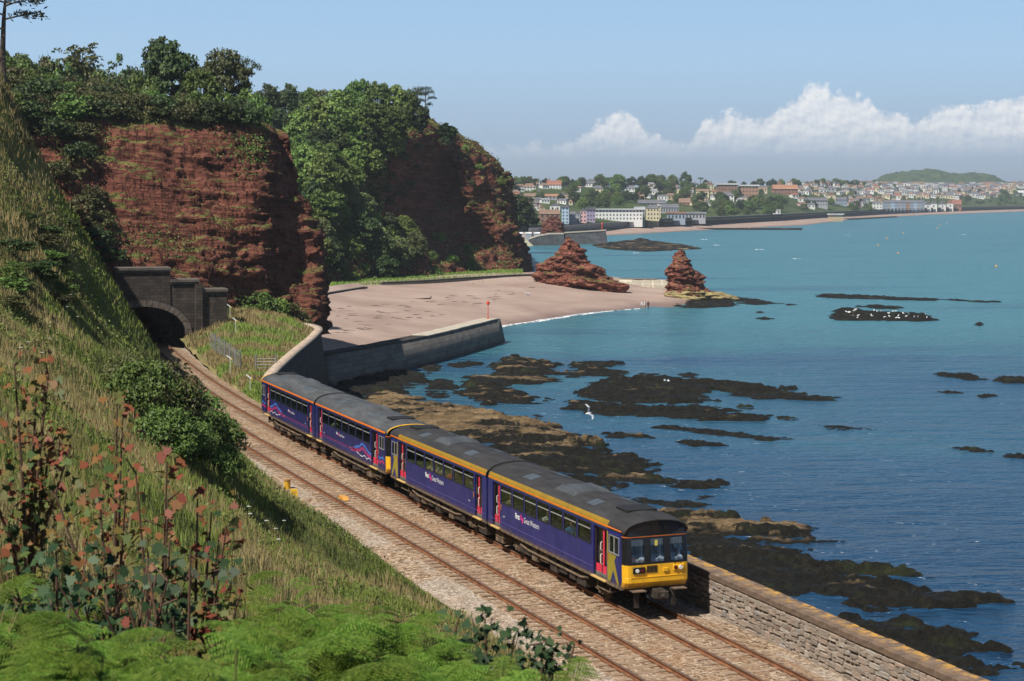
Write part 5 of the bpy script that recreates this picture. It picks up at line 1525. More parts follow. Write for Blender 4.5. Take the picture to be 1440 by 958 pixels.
def pine_kind(key, seed, h, plates, leaf='pine', lean=.04):
    rng = np.random.default_rng(seed); C = []
    m = MB(); pts = [(lean * h * t * t, .02 * h * math.sin(3 * t), h * t - (.6 if t == 0 else 0)) for t in (0, .35, .7, 1.0)]
    m.tube(pts, [.26, .2, .14, .05], 7)
    for z, ox, oy, r, th in plates:
        b = Vector((lean * h * (z / h) ** 2, 0, z - .5)); e = Vector((ox, oy, z))
        m.tube([b, b.lerp(e, .6) + Vector((0, 0, .12)), e], [.10, .07, .03], 5, False)
        n = int(150 * r)
        a = rng.uniform(0, 6.28, n); rr = r * np.sqrt(rng.uniform(0, 1, n)) * (1 + .25 * np.sin(a * 5 + z))
        C.append(np.stack([ox + rr * np.cos(a), oy + rr * np.sin(a), z + rng.normal(0, th, n) + .25 * (1 - (rr / r) ** 2)], 1))
    V, F = cards(np.concatenate(C), .19, rng, .5, None, .35)
    TREES[key] = (mesh_np('crown', V, F, LEAF[leaf]), m.mesh('trunk', BARK))
pine_kind('pine_tall', 11, 9.5, [(9.4, .3, 0, 1.7, .22), (8.6, -1.3, .3, 1.3, .18), (8.3, 1.6, -.3, 1.4, .18), (7.4, -1.6, -.4, 1.1, .15), (7.0, 1.9, .4, 1.2, .15), (6.0, -1.2, .2, .8, .12)])
pine_kind('pine_flat', 12, 8.0, [(7.9, .6, 0, 2.1, .25), (7.3, -1.4, .3, 1.2, .2), (7.2, 2.2, -.2, 1.3, .2), (6.2, 1.5, .3, .8, .12)], 'dark', .09)
def plant_tree(key, loc, s=1.0, sz=None, name='tree', label=None, cat='tree', group=None, rz=None):
    o = empty(name, loc, random.uniform(0, 6.28) if rz is None else rz)
    o.scale = (s, s, sz if sz else s)
    c, t = TREES[key]
    obj('crown', c, o); obj('trunk', t, o)
    tag(o, label, cat, group)
    return o

# ---- where the ground of a patch shows at a pixel -----------------------------
def project(P):
    d = P - np.array([0, 0, CAMZ])
    yc = CP * d[..., 1] - SP * d[..., 2]; zc = SP * d[..., 1] + CP * d[..., 2]
    return CX + F_PX * d[..., 0] / yc, CY - F_PX * zc / yc
class Picker:
    def __init__(s, P):
        s.P = P.reshape(-1, 3); s.x, s.y = project(s.P)
    def __call__(s, px, py, tol=5.0):
        d = np.hypot(s.x - px, s.y - py)
        k = np.where(d < max(tol, d.min() + 1))[0]
        return s.P[k[np.argmin(s.P[k, 1])]]
G1, G2 = Picker(HEAD1), Picker(HEAD2)

# ---- trees along the top of the tunnel headland ------------------------------
def top_tree(key, px, py_base, py_top, Y, name, label, wpx=None, cat='tree', group=None, rz=None):
    b, t = at(px, py_base, Y), at(px, py_top, Y)
    H = t.z - b.z
    c = TREES[key][0]
    zs = [v.co.z for v in c.vertices]; xs = [v.co.x for v in c.vertices]
    sz = H / max(zs)
    s = sz if not wpx else (wpx / F_PX * Y) / (max(xs) - min(xs))
    return plant_tree(key, tuple(b), s, sz, name, label, cat, group, rz)
top_tree('oak_a', 243, 170, 54, 230, 'oak_tree', 'large dark round-crowned tree, tallest on the cliff top over the tunnel', 84)
top_tree('oak_c', 318, 172, 66, 231, 'oak_tree', 'pale-flowering broad tree right beside the dark tree on the cliff top', 84)
top_tree('bush_b', 340, 186, 122, 222, 'large_shrub', 'dense green shrub hanging over the cliff edge under the pale tree', 84, 'shrub')
top_tree('oak_b', 283, 176, 92, 226, 'oak_tree', 'shaded tree between the dark tree and the pale tree on the cliff top', 60)
top_tree('oak_a', 228, 130, 49, 250, 'pine_tree', 'dark crown peeping out behind the large dark tree', 62)
top_tree('pine_flat', 352, 175, 78, 236, 'pine_tree', 'thin leaning pine beyond the pale tree on the cliff top', 40)
top_tree('thin', 117, 140, 58, 240, 'ash_tree', 'sparse open-crowned tree against the sky above the scrub', 72)
top_tree('small', 164, 140, 74, 240, 'sapling', 'slim young tree between the sparse tree and the dark tree', 30)
top_tree('pine_tall', 4, 122, -26, 176, 'pine_tree', 'pine with layered branches cut by the upper corner of the picture', 128, 'tree', None, .4)
rg = random.Random(5)
scrub = [(10, 124, 76, 'bush_b', 64), (45, 138, 96, 'bush_a', 60), (72, 138, 84, 'bush_c', 56), (96, 140, 84, 'bush_b', 60), (128, 145, 92, 'bush_c', 60), (60, 152, 108, 'bush_a', 66), (100, 158, 112, 'bush_a', 70), (140, 160, 114, 'bush_c', 66), (175, 165, 116, 'bush_a', 60), (200, 172, 106, 'bush_b', 56), (190, 160, 100, 'bush_a', 52), (160, 172, 128, 'bush_c', 60), (118, 172, 136, 'bush_a', 60), (80, 170, 130, 'bush_c', 60), (225, 184, 150, 'bush_c', 50), (265, 188, 152, 'bush_a', 52), (300, 190, 158, 'bush_a', 46), (365, 186, 140, 'bush_b', 40), (20, 140, 92, 'bush_c', 60), (30, 118, 84, 'bush_b', 50), (150, 150, 104, 'bush_b', 56), (178, 150, 104, 'bush_c', 50), (210, 158, 112, 'bush_b', 50), (240, 190, 160, 'bush_c', 50), (200, 188, 150, 'bush_c', 56), (155, 185, 140, 'bush_a', 60), (55, 170, 120, 'bush_a', 64), (282, 194, 162, 'bush_b', 44), (350, 192, 150, 'bush_a', 50), (320, 196, 166, 'bush_a', 40), (110, 128, 92, 'bush_b', 50)]
for px, pb, pt, k, w in scrub:
    top_tree(k, px, pb - 8, pt - 8, 222 + (178 - pb) * .55, 'scrub_bush', 'one of the bushes massed along the cliff top over the tunnel', w, 'bush', 'scrub along the tunnel cliff top')
def scrub_fill():
    q = np.array([(-20, 88), (60, 112), (120, 132), (230, 146), (340, 158), (352, 170), (300, 170), (230, 166), (130, 162), (60, 168), (-20, 160)], float); r = random.Random(44); used = []
    for i in range(900):
        x, y = r.uniform(-20, 352), r.uniform(88, 170)
        if poly_dist(np.array([[x]]), np.array([[y]]), q)[0, 0] < 0 or any((x - a) ** 2 + ((y - b) * 1.8) ** 2 < 190 for a, b in used): continue
        used.append((x, y)); p = G1(x, y, 4); s_ = r.uniform(.8, 1.35)
        plant_tree(r.choice(('bush_a', 'bush_c', 'bush_a', 'bush_b')), (float(p[0]), float(p[1]), float(p[2]) - .3), s_, s_ * r.uniform(.7, 1.0), 'scrub_bush', 'one of the dark scrub bushes covering the slope behind the cliff edge', 'bush', 'scrub behind the cliff edge')
        if len(used) > 95: break
scrub_fill()
# gully in shade left of the portal
for px, py, s in ((95, 250, 1.1), (120, 300, 1.1), (140, 345, 1.0), (135, 280, .9), (118, 225, 1.0), (100, 200, 1.0), (160, 366, .8), (80, 190, 1.1), (120, 196, .9), (140, 315, .9), (112, 350, 1.0)):
    plant_tree(rg.choice(('bush_a', 'bush_c')), tuple(G1(px, py)), s, s * .9, 'gully_bush', 'one of the shaded bushes in the gully beside the tunnel', 'bush', 'shaded bushes in the tunnel gully')
for px, py, k, s, w in ((338, 452, 'bush_d', .8, 0), (352, 447, 'bush_b', .8, 0), (368, 440, 'bush_b', 1.0, 0), (388, 437, 'bush_d', .9, 0), (405, 440, 'bush_c', .8, 0), (425, 452, 'bush_c', .7, 0)):
    plant_tree(k, tuple(G1(px, py + 4)), s, s, 'cliff_foot_bush', 'one of the small green bushes at the shaded cliff foot above the fence', 'bush', 'bushes at the cliff foot above the fence')

# ---- wooded headland: trees and bushes -------------------------------------------
def wood(n, poly, keys, smin, smax, name, label, group, seed, tol=5, cat='tree'):
    r = random.Random(seed); q = np.array(poly, float)
    k = 0; tries = 0; used = []
    while k < n and tries < n * 60:
        tries += 1
        x, y = r.uniform(q[:, 0].min(), q[:, 0].max()), r.uniform(q[:, 1].min(), q[:, 1].max())
        if poly_dist(np.array([[x]]), np.array([[y]]), q)[0, 0] < 0: continue
        if any((x - a) ** 2 + ((y - b) * 1.3) ** 2 < (200 / n) * 60 for a, b in used): continue
        used.append((x, y))
        p = G2(x, y, tol); s = r.uniform(smin, smax)
        plant_tree(r.choice(keys), (float(p[0]), float(p[1]) + .5, float(p[2]) - .5 * s), s, s * r.uniform(.9, 1.15), name, label, cat, group); k += 1
wood(26, [(392, 205), (440, 196), (520, 195), (560, 205), (545, 225), (500, 270), (470, 300), (455, 330), (425, 270)], ['oak_b', 'oak_b', 'oak_d', 'oak_a', 'oak_d'], .8, 1.25, 'oak_tree', 'one of the leafy trees filling the upper gully of the wooded headland', 'trees in the headland gully', 1)
wood(30, [(440, 280), (475, 290), (520, 300), (560, 335), (590, 360), (580, 388), (520, 395), (470, 400), (452, 400)], ['oak_d', 'oak_b', 'oak_d', 'bush_d', 'oak_c', 'oak_a'], .6, 1.0, 'broadleaf_tree', 'one of the bright green trees on the slope above the beach wall', 'trees on the slope above the beach', 2)
wood(16, [(590, 350), (620, 335), (650, 335), (672, 355), (668, 382), (600, 388)], ['oak_d', 'bush_d', 'oak_d', 'bush_b'], .65, 1.0, 'broadleaf_tree', 'one of the low bright bushes at the foot of the far red cliff', 'bushes under the far red cliff', 3)
wood(24, [(500, 225), (545, 205), (590, 208), (590, 240), (560, 285), (530, 300), (500, 290)], ['bush_c', 'bush_c', 'bush_a'], .6, 1.1, 'scrub_bush', 'one of the brownish scrub bushes draped on the red headland', 'scrub on the red headland', 4, cat='bush')
wood(18, [(600, 188), (640, 196), (690, 225), (712, 250), (716, 262), (690, 245), (660, 230), (640, 222)], ['bush_b', 'bush_a', 'bush_b', 'bush_d'], .6, 1.0, 'scrub_bush', 'one of the green bushes along the seaward crest of the far headland', 'bushes on the far headland crest', 6, cat='bush')
wood(10, [(645, 245), (690, 265), (705, 290), (690, 310), (655, 275)], ['bush_c', 'bush_c', 'bush_d'], .5, .9, 'scrub_bush', 'one of the tufted bushes on the seaward buttress of the far headland', 'tufts on the far headland buttress', 7, cat='bush')
crest = [('oak_a', 378, 190, 116, 60), ('oak_a', 408, 186, 116, 52), ('oak_b', 436, 186, 122, 50), ('oak_c', 452, 186, 124, 36), ('oak_b', 482, 186, 124, 46), ('oak_b', 506, 182, 109, 50), ('oak_b', 532, 182, 113, 50), ('oak_d', 556, 184, 118, 46), ('oak_b', 572, 186, 124, 46), ('oak_a', 588, 190, 140, 36), ('oak_b', 520, 196, 140, 56), ('oak_d', 492, 198, 146, 50), ('oak_d', 460, 205, 150, 50), ('oak_b', 424, 210, 150, 50), ('oak_a', 396, 215, 150, 50), ('oak_b', 552, 200, 148, 50)]
words = ['first', 'second', 'third', 'fourth', 'fifth', 'sixth', 'seventh', 'eighth', 'ninth', 'tenth']
for i, (k, px, pb, pt, w) in enumerate(crest):
    if i < 10: lab = '%s tree along the wooded headland crest, counting from the tunnel cliff' % words[i]
    else: lab = 'one of the trees just below the wooded headland crest'
    top_tree(k, px, pb, pt, 424 if pb < 195 else 408, 'oak_tree', lab, w, 'tree', 'trees on the headland crest' if i < 10 else 'trees below the headland crest')
top_tree('pine_flat', 588, 186, 120, 434, 'pine_tree', 'thin pine in front of its taller twin at the headland tip', 34)
top_tree('pine_tall', 600, 186, 121, 436, 'pine_tree', 'tall bare-stemmed pine at the tip of the wooded headland', 36)
top_tree('oak_a', 628, 200, 172, 440, 'small_tree', 'small dark tree right of the tall pine on the headland tip', 34)
# dark wood beyond the headland, above the second bay
for px, pb, pt, w in ((728, 322, 272, 52), (712, 322, 262, 44), (742, 324, 286, 40), (704, 318, 280, 30)):
    top_tree('oak_a', px, pb, pt, 700, 'oak_tree', 'one of the dark rounded trees over the second bay behind the headland', w, 'tree', 'dark trees over the second bay')

# ---- tufts on the red ledges -------------------------------------------------------
def tufts(name, P, prob, n, size, leaf, seed, label):
    rng = np.random.default_rng(seed)
    N = grid_normals(P).reshape(-1, 3); Q = P.reshape(-1, 3)
    N = np.where(N[:, 2:3] < 0, -N, N)
    x, y = project(Q)
    w = prob(Q, N, x, y); w = np.maximum(w, 0); w /= w.sum()
    k = rng.choice(len(Q), n, p=w)
    C = Q[k] + rng.normal(0, .35, (n, 3)) * np.array([1, 1, .35]) + N[k] * .15
    V, F = cards(C, size, rng, .8, N[k], .45)
    o = obj(name, mesh_np(name, V, F, LEAF[leaf])); tag(o, label, 'vegetation', None, 'stuff')
LEAF['tuft'] = leafmat('dry_cliff_grass', [(.045, .045, .014), (.10, .095, .03), (.17, .145, .05), (.25, .20, .09)])
nzf = lambda Q, sc, sd: fbm(Q[:, 0] * sc, Q[:, 1] * sc, Q[:, 2] * sc * 2.2, 3, sd)
tufts('cliff_grass', HEAD1, lambda Q, N, x, y: (np.clip(N[:, 2] - .30, 0, 1) * np.clip(nzf(Q, .16, 3) + .05, 0, 1)) * (x > 40) * (x < 360) * (y > 176), 7000, .14, 'tuft', 3, 'dry grass tufts growing on the ledges of the tunnel cliff')
tufts('cliff_greenery', HEAD1, lambda Q, N, x, y: (np.clip(nzf(Q, .10, 13) - .22, 0, 1) ** 1.2 * (N[:, 2] > .12)) * (x > 40) * (x < 372) * (y > 180) + ((y < 178) & (y > 130) & (x < 380)) * .05, 8000, .15, 'mid', 4, 'green growth in patches on the face and top of the tunnel cliff')
tufts('headland_greenery', HEAD2, lambda Q, N, x, y: ((x < 548 - (y - 200) * .12) * 1.0 + (np.clip(N[:, 2] - .55, 0, 1) * .8) * (x < 728)) * (x > 380) * (y > 150), 30000, .36, 'light', 5, 'undergrowth covering the wooded headland between its trees')
tufts('headland_tufts', HEAD2, lambda Q, N, x, y: np.clip(N[:, 2] - .2, 0, 1) * (x > 540) * (x < 722) * np.clip(nzf(Q, .07, 5) + .1, 0, 1), 9000, .30, 'tuft', 8, 'dry grass tufts on the seaward ledges of the far headland')

# ---- grass on the hillside -----------------------------------------------------------
def blades(pos, h, w, rng, lean=.45):
    n = len(pos)
    a = rng.uniform(0, 6.283, n); dirv = np.stack([np.cos(a), np.sin(a), np.zeros(n)], 1)
    b = rng.uniform(0, 6.283, n); ln = np.stack([np.cos(b), np.sin(b), np.zeros(n)], 1) * (rng.uniform(.1, 1, n) * lean * h)[:, None]
    W = (w / 2)[:, None] * dirv
    H = np.stack([np.zeros(n), np.zeros(n), h], 1)
    V = np.stack([pos - W, pos + W, pos + W * .7 + H * .6 + ln * .4, pos - W * .7 + H * .6 + ln * .4, pos + H + ln], 1).reshape(-1, 3)
    i = np.arange(n)[:, None] * 5
    return V, [i + np.array([[0, 1, 2, 3]]), i + np.array([[3, 2, 4]])]
LEAF['grass_green'] = leafmat('fresh_grass_blades', [(.10, .155, .022), (.19, .27, .042), (.27, .35, .065), (.38, .43, .13)], trans=.5, upn=.78)
LEAF['grass_dry'] = leafmat('straw_grass_blades', [(.22, .18, .065), (.35, .285, .11), (.46, .38, .16), (.56, .48, .25)], trans=.5, upn=.78)
LEAF['grass_dark'] = leafmat('coarse_dark_grass', [(.075, .11, .022), (.14, .185, .04), (.21, .25, .07)], trans=.4, upn=.78)
def hill_pts(n, rng, y0, y1, smax=30.0):
    u = rng.uniform(0, 1, n); Y = y0 * (y1 / y0) ** u
    s = rng.uniform(-.6, 1, n) ** 1.0 * smax
    s = rng.uniform(-.5, smax, n)
    X = xtoe(Y) - s
    z = hill_z(X, Y)
    P = np.stack([X, Y, z], 1)
    x, y = project(P)
    k = (x > -60) & (x < 900) & (y > 60) & (y < 1100)
    return P[k], s[k], x[k], y[k]
def hill_grass():
    rng = np.random.default_rng(77)
    P, s, x, y = hill_pts(620000, rng, 9, 122, 34)
    m = fbm(P[:, 0] * .13, P[:, 1] * .10, P[:, 2] * .1, 3, 60) + .35 * fbm(P[:, 0] * .7, P[:, 1] * .7, 0, 2, 61)
    dry = m + .38 * np.clip((P[:, 2] - 16) / 7, -1, 1) * (P[:, 1] > 66) + np.where((x < 130) & (y > 450) & (y < 640), .35, 0) - np.where((x > 60) & (x < 300) & (y > 380) & (y < 560), .35, 0) + np.where((x > 330) & (y > 680), .25, 0)
    dens = rng.uniform(0, 1, len(P))
    dry = dry + rng.normal(0, .16, len(dry))
    dry = dry + np.where(s < 5, .34 - s * .05, 0)
    kind = np.where(dry > -.06, 1, np.where(dry > -.62, 0, 2))
    # keep the ballast edge ragged
    edge = s > .9 * fbm(P[:, 0] * .5, P[:, 1] * .5, 0, 3, 5)
    for k, nm, mat, hh, lab, cap in ((0, 'green_grass', 'grass_green', .27, 'fresh green grass on the hillside beside the line', 95000), (1, 'dry_grass', 'grass_dry', .36, 'straw-coloured dry grass on the hillside', 90000), (2, 'coarse_grass', 'grass_dark', .30, 'coarse dark grass in hollows of the hillside', 50000)):
        idx = np.where((kind == k) & edge)[0]
        idx = rng.permutation(idx)[:cap]
        p = P[idx]; Y = p[:, 1]
        h = hh * rng.uniform(.5, 1.4, len(idx)) * (1 + .3 * fbm(p[:, 0] * .3, p[:, 1] * .3, 0, 2, 8)) * np.clip(.35 + s[idx] * .25, .4, 1.0)
        w = np.maximum(.010, Y / F_PX * 1.25) * rng.uniform(.7, 1.3, len(idx))
        V, F = blades(p - np.array([0, 0, .03]), h, w, rng)
        o = obj(nm, mesh_np(nm, V, F, LEAF[mat])); tag(o, lab, 'grass', None, 'stuff')
    # low leafy ground cover between the blades
    P, s, x, y = hill_pts(230000, rng, 12, 122, 34)
    m = fbm(P[:, 0] * .16, P[:, 1] * .13, P[:, 2] * .1, 3, 90)
    k = np.where((m > .05) & (s > 1.5) & ((y < 520) | (rng.uniform(0, 1, len(m)) < .45)))[0]
    k = rng.permutation(k)[:60000]
    C = P[k] + np.stack([np.zeros(len(k)), np.zeros(len(k)), rng.uniform(.02, .45, len(k))], 1)
    V, F = cards(C, np.maximum(.05, P[k, 1] / F_PX * 1.9), rng, .7)
    o = obj('bramble_cover', mesh_np('bramble_cover', V, F, LEAF['light'])); tag(o, 'low bramble and leaf cover creeping over the hillside', 'bramble', None, 'stuff')
    # grass of the bank inside the outer sea wall
    Q = BANK.reshape(-1, 3); nn = 26000
    a = rng.integers(0, BANK.shape[0] - 1, nn); b = rng.integers(0, BANK.shape[1] - 1, nn); u = rng.uniform(0, 1, (nn, 1)); v = rng.uniform(0, 1, (nn, 1))
    p = BANK[a, b] * (1 - u) * (1 - v) + BANK[a + 1, b] * u * (1 - v) + BANK[a, b + 1] * (1 - u) * v + BANK[a + 1, b + 1] * u * v
    keep = (b + v[:, 0] > .5 + .9 * vnoise(p[:, 0] * .4, p[:, 1] * .4, 0, 3)) & (b + v[:, 0] < 22.6)
    p = p[keep]; m = fbm(p[:, 0] * .25, p[:, 1] * .25, 0, 3, 14)
    for nm, mat, sel, lab in (('bank_grass', 'grass_green', m < .05, 'green grass on the bank between the track and outer sea wall'), ('bank_dry_grass', 'grass_dry', m >= .05, 'yellowing grass on the bank between the track and outer sea wall')):
        q = p[sel]; V, F = blades(q, rng.uniform(.2, .6, len(q)), np.full(len(q), .09), rng)
        o = obj(nm, mesh_np(nm, V, F, LEAF[mat])); tag(o, lab, 'grass', None, 'stuff')
    # foreshore grass below the wooded headland
    n2 = 9000
    x = rng.uniform(455, 735, n2); base = np.interp(x, [455, 520, 600, 700, 735], [407, 400, 394, 387, 386])
    y = base + rng.uniform(-6, 1, n2) + np.where(rng.uniform(0, 1, n2) < .22, rng.uniform(2, 12, n2) * (fbm(x * .03, 0, 0, 2, 3) > .1), 0)
    q = np.array([tuple(on(a, b, 4.4 if b < c + 1 else 3.6)) for a, b, c in zip(x, y, base)])
    V, F = blades(q - np.array([0, 0, .3]), rng.uniform(.5, 1.0, n2), np.full(n2, .32), rng)
    o = obj('foreshore_grass', mesh_np('foreshore_grass', V, F, LEAF['grass_green'])); tag(o, 'bright green grass strip behind the low beach wall', 'grass', None, 'stuff')
hill_grass()

# ---- shrubs on the hillside --------------------------------------------------------------
def hill_at(px, py):
    d = ray(px, py)
    Y = np.linspace(8, 125, 1200); X = d.x / d.y * Y; Z = CAMZ + d.z / d.y * Y
    k = np.where(Z < hill_z(X, Y))[0]
    i = k[0] if len(k) else len(Y) - 1
    return (float(X[i]), float(Y[i]), float(Z[i]))
rg = random.Random(12)
hb = [(200, 592, 'bush_g', .7, .85), (232, 602, 'bush_f', .75, .9), (268, 624, 'bush_g', .75, .9), (292, 650, 'bush_g', .7, .75), (240, 645, 'bush_g', .65, .7), (190, 570, 'bush_f', .6, .7), (262, 655, 'bush_g', .6, .6), (216, 572, 'bush_f', .6, .7), (308, 670, 'bush_g', .45, .45), (176, 552, 'bush_f', .5, .5)]
for px, py, k, s, sz in hb:
    plant_tree(k, hill_at(px, py), s, sz, 'hillside_bush', 'one of the dense bushes clustered at the hill foot beside the track', 'bush', 'bushes at the hill foot')
for i in range(22):
    px, py = rg.uniform(0, 130), rg.uniform(320, 430)
    if px > 20 + (py - 180) * .42: continue
    plant_tree(rg.choice(('bush_b', 'bush_c', 'bush_a')), hill_at(px, py), rg.uniform(.35, .6), rg.uniform(.14, .26), 'bramble_patch', 'one of the low bramble mounds on the upper hillside', 'bush', 'bramble mounds on the hillside')
for i in range(16):
    px, py = rg.uniform(20, 150), rg.uniform(130, 330)
    p = hill_at(px, py)
    if p[1] > 123: continue
    plant_tree(rg.choice(('bush_c', 'bush_a')), p, rg.uniform(.25, .4), rg.uniform(.12, .22), 'bramble_patch', 'one of the small dark tufts along the steep spur', 'bush', 'tufts along the spur')
# ================================================================ NEAR PLANTS
def sycamore_leaf():
    pts = [(0, 0), (.16, .10), (.42, .06), (.34, .22), (.50, .42), (.30, .42), (.26, .60), (.14, .56), (.0, 1.0)]
    full = pts + [(-x, y) for x, y in pts[-2:0:-1]]
    return np.array(full)
SYC = sycamore_leaf()
def syc_leaves(C, size, rng, face=(0, -.6, .7), droop=.35):
    n = len(C); k = len(SYC)
    d = rng.normal(size=(n, 3)) * .55 + np.array(face); d /= np.linalg.norm(d, axis=1, keepdims=True)
    r = rng.normal(size=(n, 3)); u = np.cross(d, r); u /= np.linalg.norm(u, axis=1, keepdims=True); w = np.cross(d, u)
    s = size * rng.uniform(.6, 1.3, n)
    loc = SYC - np.array([0, .1])
    bend = -droop * (np.abs(loc[:, 0]) ** 1.5 + .35 * loc[:, 1] ** 2)
    V = C[:, None] + (u[:, None] * loc[None, :, :1] + w[:, None] * loc[None, :, 1:] + d[:, None] * bend[None, :, None]) * s[:, None, None]
    F = np.arange(n * k).reshape(n, k)
    # fan from the leaf middle keeps each leaf a clean bent surface
    return V.reshape(-1, 3), F
LEAF['red_syc'] = leafmat('reddened_sycamore_leaves', [(.10, .022, .016), (.20, .045, .030), (.16, .085, .025), (.07, .09, .022), (.28, .10, .06)], trans=.25)
LEAF['green_syc'] = leafmat('green_sycamore_leaves', [(.022, .050, .016), (.045, .085, .024), (.085, .13, .035), (.17, .15, .04), (.20, .09, .035)], trans=.25)
LEAF['dark_syc'] = leafmat('deep_green_leaves', [(.012, .030, .012), (.022, .052, .018), (.04, .08, .028), (.06, .10, .04)], trans=.2)
def sapling(name, label, base, top, stems, nred, ngreen, seed, spread=.55, leaf=.088, low='green_syc', dense_low=.5):
    rng = np.random.default_rng(seed)
    b = Vector(base); H = top
    root = empty(name, base); tag(root, label, 'sapling' if nred else 'shrub')
    m = MB(); tips = []; along = []
    for k in range(stems):
        a = rng.uniform(0, 6.28); sp = spread * rng.uniform(.25, 1.0); hh = H * rng.uniform(.6, 1.0) if k else H
        e = Vector((math.cos(a) * sp, math.sin(a) * sp, hh)) if k else Vector((rng.uniform(-.1, .1), 0, H))
        mid = Vector((e.x * .35, e.y * .35, hh * .5))
        m.tube([Vector((0, 0, -.15)), mid, e], [.022, .015, .006], 6, False)
        for t in np.linspace(.15, 1.0, 9):
            p = (mid * (t / .5) if t < .5 else mid.lerp(e, (t - .5) / .5))
            along.append((p, t)); 
            if t > .4 and rng.uniform() < .45:
                q = p + Vector((rng.normal(0, .09), rng.normal(0, .09), rng.uniform(.03, .12)))
                m.tube([p, q], [.008, .004], 4, False); tips.append((q, t))
        tips.append((e, 1.0))
    m.build('stem', plain('brown_twig', (.10, .055, .035), .8), root)
    def pick(n, lo, hi):
        c = [p for p, t in tips + along if lo <= t <= hi]
        i = rng.integers(0, len(c), n)
        return np.array([tuple(c[j]) for j in i]) + rng.normal(0, .085 if leaf > .08 else .045, (n, 3))
    if nred:
        V, F = syc_leaves(pick(nred, .45, 1.0), leaf, rng); obj('red_leaves', mesh_np('red_leaves', V, F, LEAF['red_syc']), root)
    if ngreen:
        C = pick(ngreen, .1, .75 if nred else 1.0); C[:, :2] *= 1.25 if leaf > .08 else 1.0
        V, F = syc_leaves(C, leaf, rng); obj('green_leaves', mesh_np('green_leaves', V, F, LEAF[low]), root)
    return root
def near_at(px, py, Y): return tuple(at(px, py, Y))
def stand(px, Y): 
    X = (px - CX) / F_PX * Y
    return (X, Y, float(hill_z(X, Y)))
def grow(name, label, px, Y, pytop, stems, nred, ngreen, seed, **k):
    b = stand(px, Y); t = at(px, pytop, Y)
    return sapling(name, label, b, max(.3, t.z - b[2]), stems, nred, ngreen, seed, **k)
grow('sycamore_sapling', 'tall reddish sycamore sapling at the picture edge above the bracken', 30, 14.0, 515, 7, 300, 130, 1, spread=.4)
grow('sycamore_sapling', 'reddish sycamore sapling with bare forked stems, second from the edge', 150, 13.6, 560, 6, 190, 80, 2, spread=.42)
grow('sycamore_sapling', 'bushy low sycamore with red tips and green leaves above the bracken', 262, 13.0, 690, 8, 170, 240, 3, spread=.5)
grow('sycamore_sapling', 'short red-tipped sycamore shoot beside the bracken middle', 212, 12.8, 650, 4, 90, 60, 4, spread=.3)
grow('leafy_shrub', 'dark leafy shrub in shade beneath the reddish saplings', 70, 11.5, 775, 9, 0, 420, 5, spread=.8, low='dark_syc')
grow('leafy_shrub', 'dark shrub thicket between the two tallest saplings', 160, 11.8, 800, 9, 0, 400, 6, spread=.75, low='dark_syc')
grow('leafy_shrub', 'green broad-leaved thicket under the bushy sycamore', 250, 11.6, 775, 9, 30, 380, 7, spread=.8, low='green_syc')
grow('leafy_shrub', 'dark-green lobed-leaf plant standing at the ballast edge of the view', 690, 10.4, 872, 12, 0, 900, 8, spread=.30, leaf=.07, low='dark_syc')
grow('leafy_shrub', 'smaller lobed-leaf plant next to the ballast, lower of the two', 758, 10.2, 905, 10, 0, 560, 9, spread=.24, leaf=.062, low='dark_syc')

# ---- bracken ------------------------------------------------------------------------
LEAF['fern'] = leafmat('bracken_fronds', [(.05, .10, .012), (.10, .18, .022), (.16, .25, .035), (.26, .31, .08)], trans=.4, spec=.2)
def frond_mesh(seed, L=.72):
    rng = np.random.default_rng(seed)
    Q = []
    np_ = 19
    def spine(t): return np.array([L * .82 * t, 0, L * (.62 * t - .55 * t * t)])
    for i in range(np_):
        t = .14 + .86 * i / np_
        p = spine(t); ln = L * .42 * (1 - t) ** .85 + .012
        for s in (-1, 1):
            dirv = np.array([.40, s * .9, -.14 + rng.uniform(-.16, .10)]); dirv /= np.linalg.norm(dirv)
            side = np.cross(dirv, [0, 0, 1.0]); side /= np.linalg.norm(side)
            m = max(4, int(15 * ln / (L * .42)))
            for j in range(m):
                u = (j + .4) / m; c = p + dirv * ln * u - np.array([0, 0, .18 * ln * u * u]); wl = .20 * ln * (1 - u) ** .7 + .006; hw = ln / m * .40
                for q in (-1, 1):
                    e = c + side * q * wl + dirv * wl * .45 + np.array([0, 0, -.25 * wl + rng.uniform(-.1, .1) * wl])
                    Q.append([c - dirv * hw, c + dirv * hw, e + dirv * hw * .12, e - dirv * hw * .12])
    V = np.array(Q).reshape(-1, 3)
    return V, np.arange(len(V)).reshape(-1, 4), [spine(t) for t in np.linspace(0, 1, 6)]
FR = [frond_mesh(s) for s in (1, 2)]
def fern_plant(seed):
    rng = np.random.default_rng(seed); VV = []; FF = []; n = 0; m = MB()
    k = int(rng.integers(5, 8))
    for i in range(k):
        V, F, sp = FR[i % 2]
        a = 6.283 * i / k + rng.uniform(-.4, .4); s = rng.uniform(.75, 1.15); st = rng.uniform(.4, .95); tilt = rng.uniform(-.15, .35)
        ca, sa, ct, s_t = math.cos(a), math.sin(a), math.cos(tilt), math.sin(tilt)
        W = V * s
        x = W[:, 0] * ct - W[:, 2] * s_t; z = W[:, 0] * s_t + W[:, 2] * ct
        W = np.stack([x * ca - W[:, 1] * sa + .1 * ca, x * sa + W[:, 1] * ca + .1 * sa, z + st], 1)
        VV.append(W); FF.append(F + n); n += len(W)
        m.tube([(0, 0, -.1), (.1 * ca, .1 * sa, st)], [.01, .007], 5, False)
    return mesh_np('fronds', np.concatenate(VV), np.concatenate(FF), LEAF['fern']), m.mesh('stalk', plain('fern_stalk', (.10, .12, .03), .7))
FERN = [fern_plant(s) for s in range(5)]
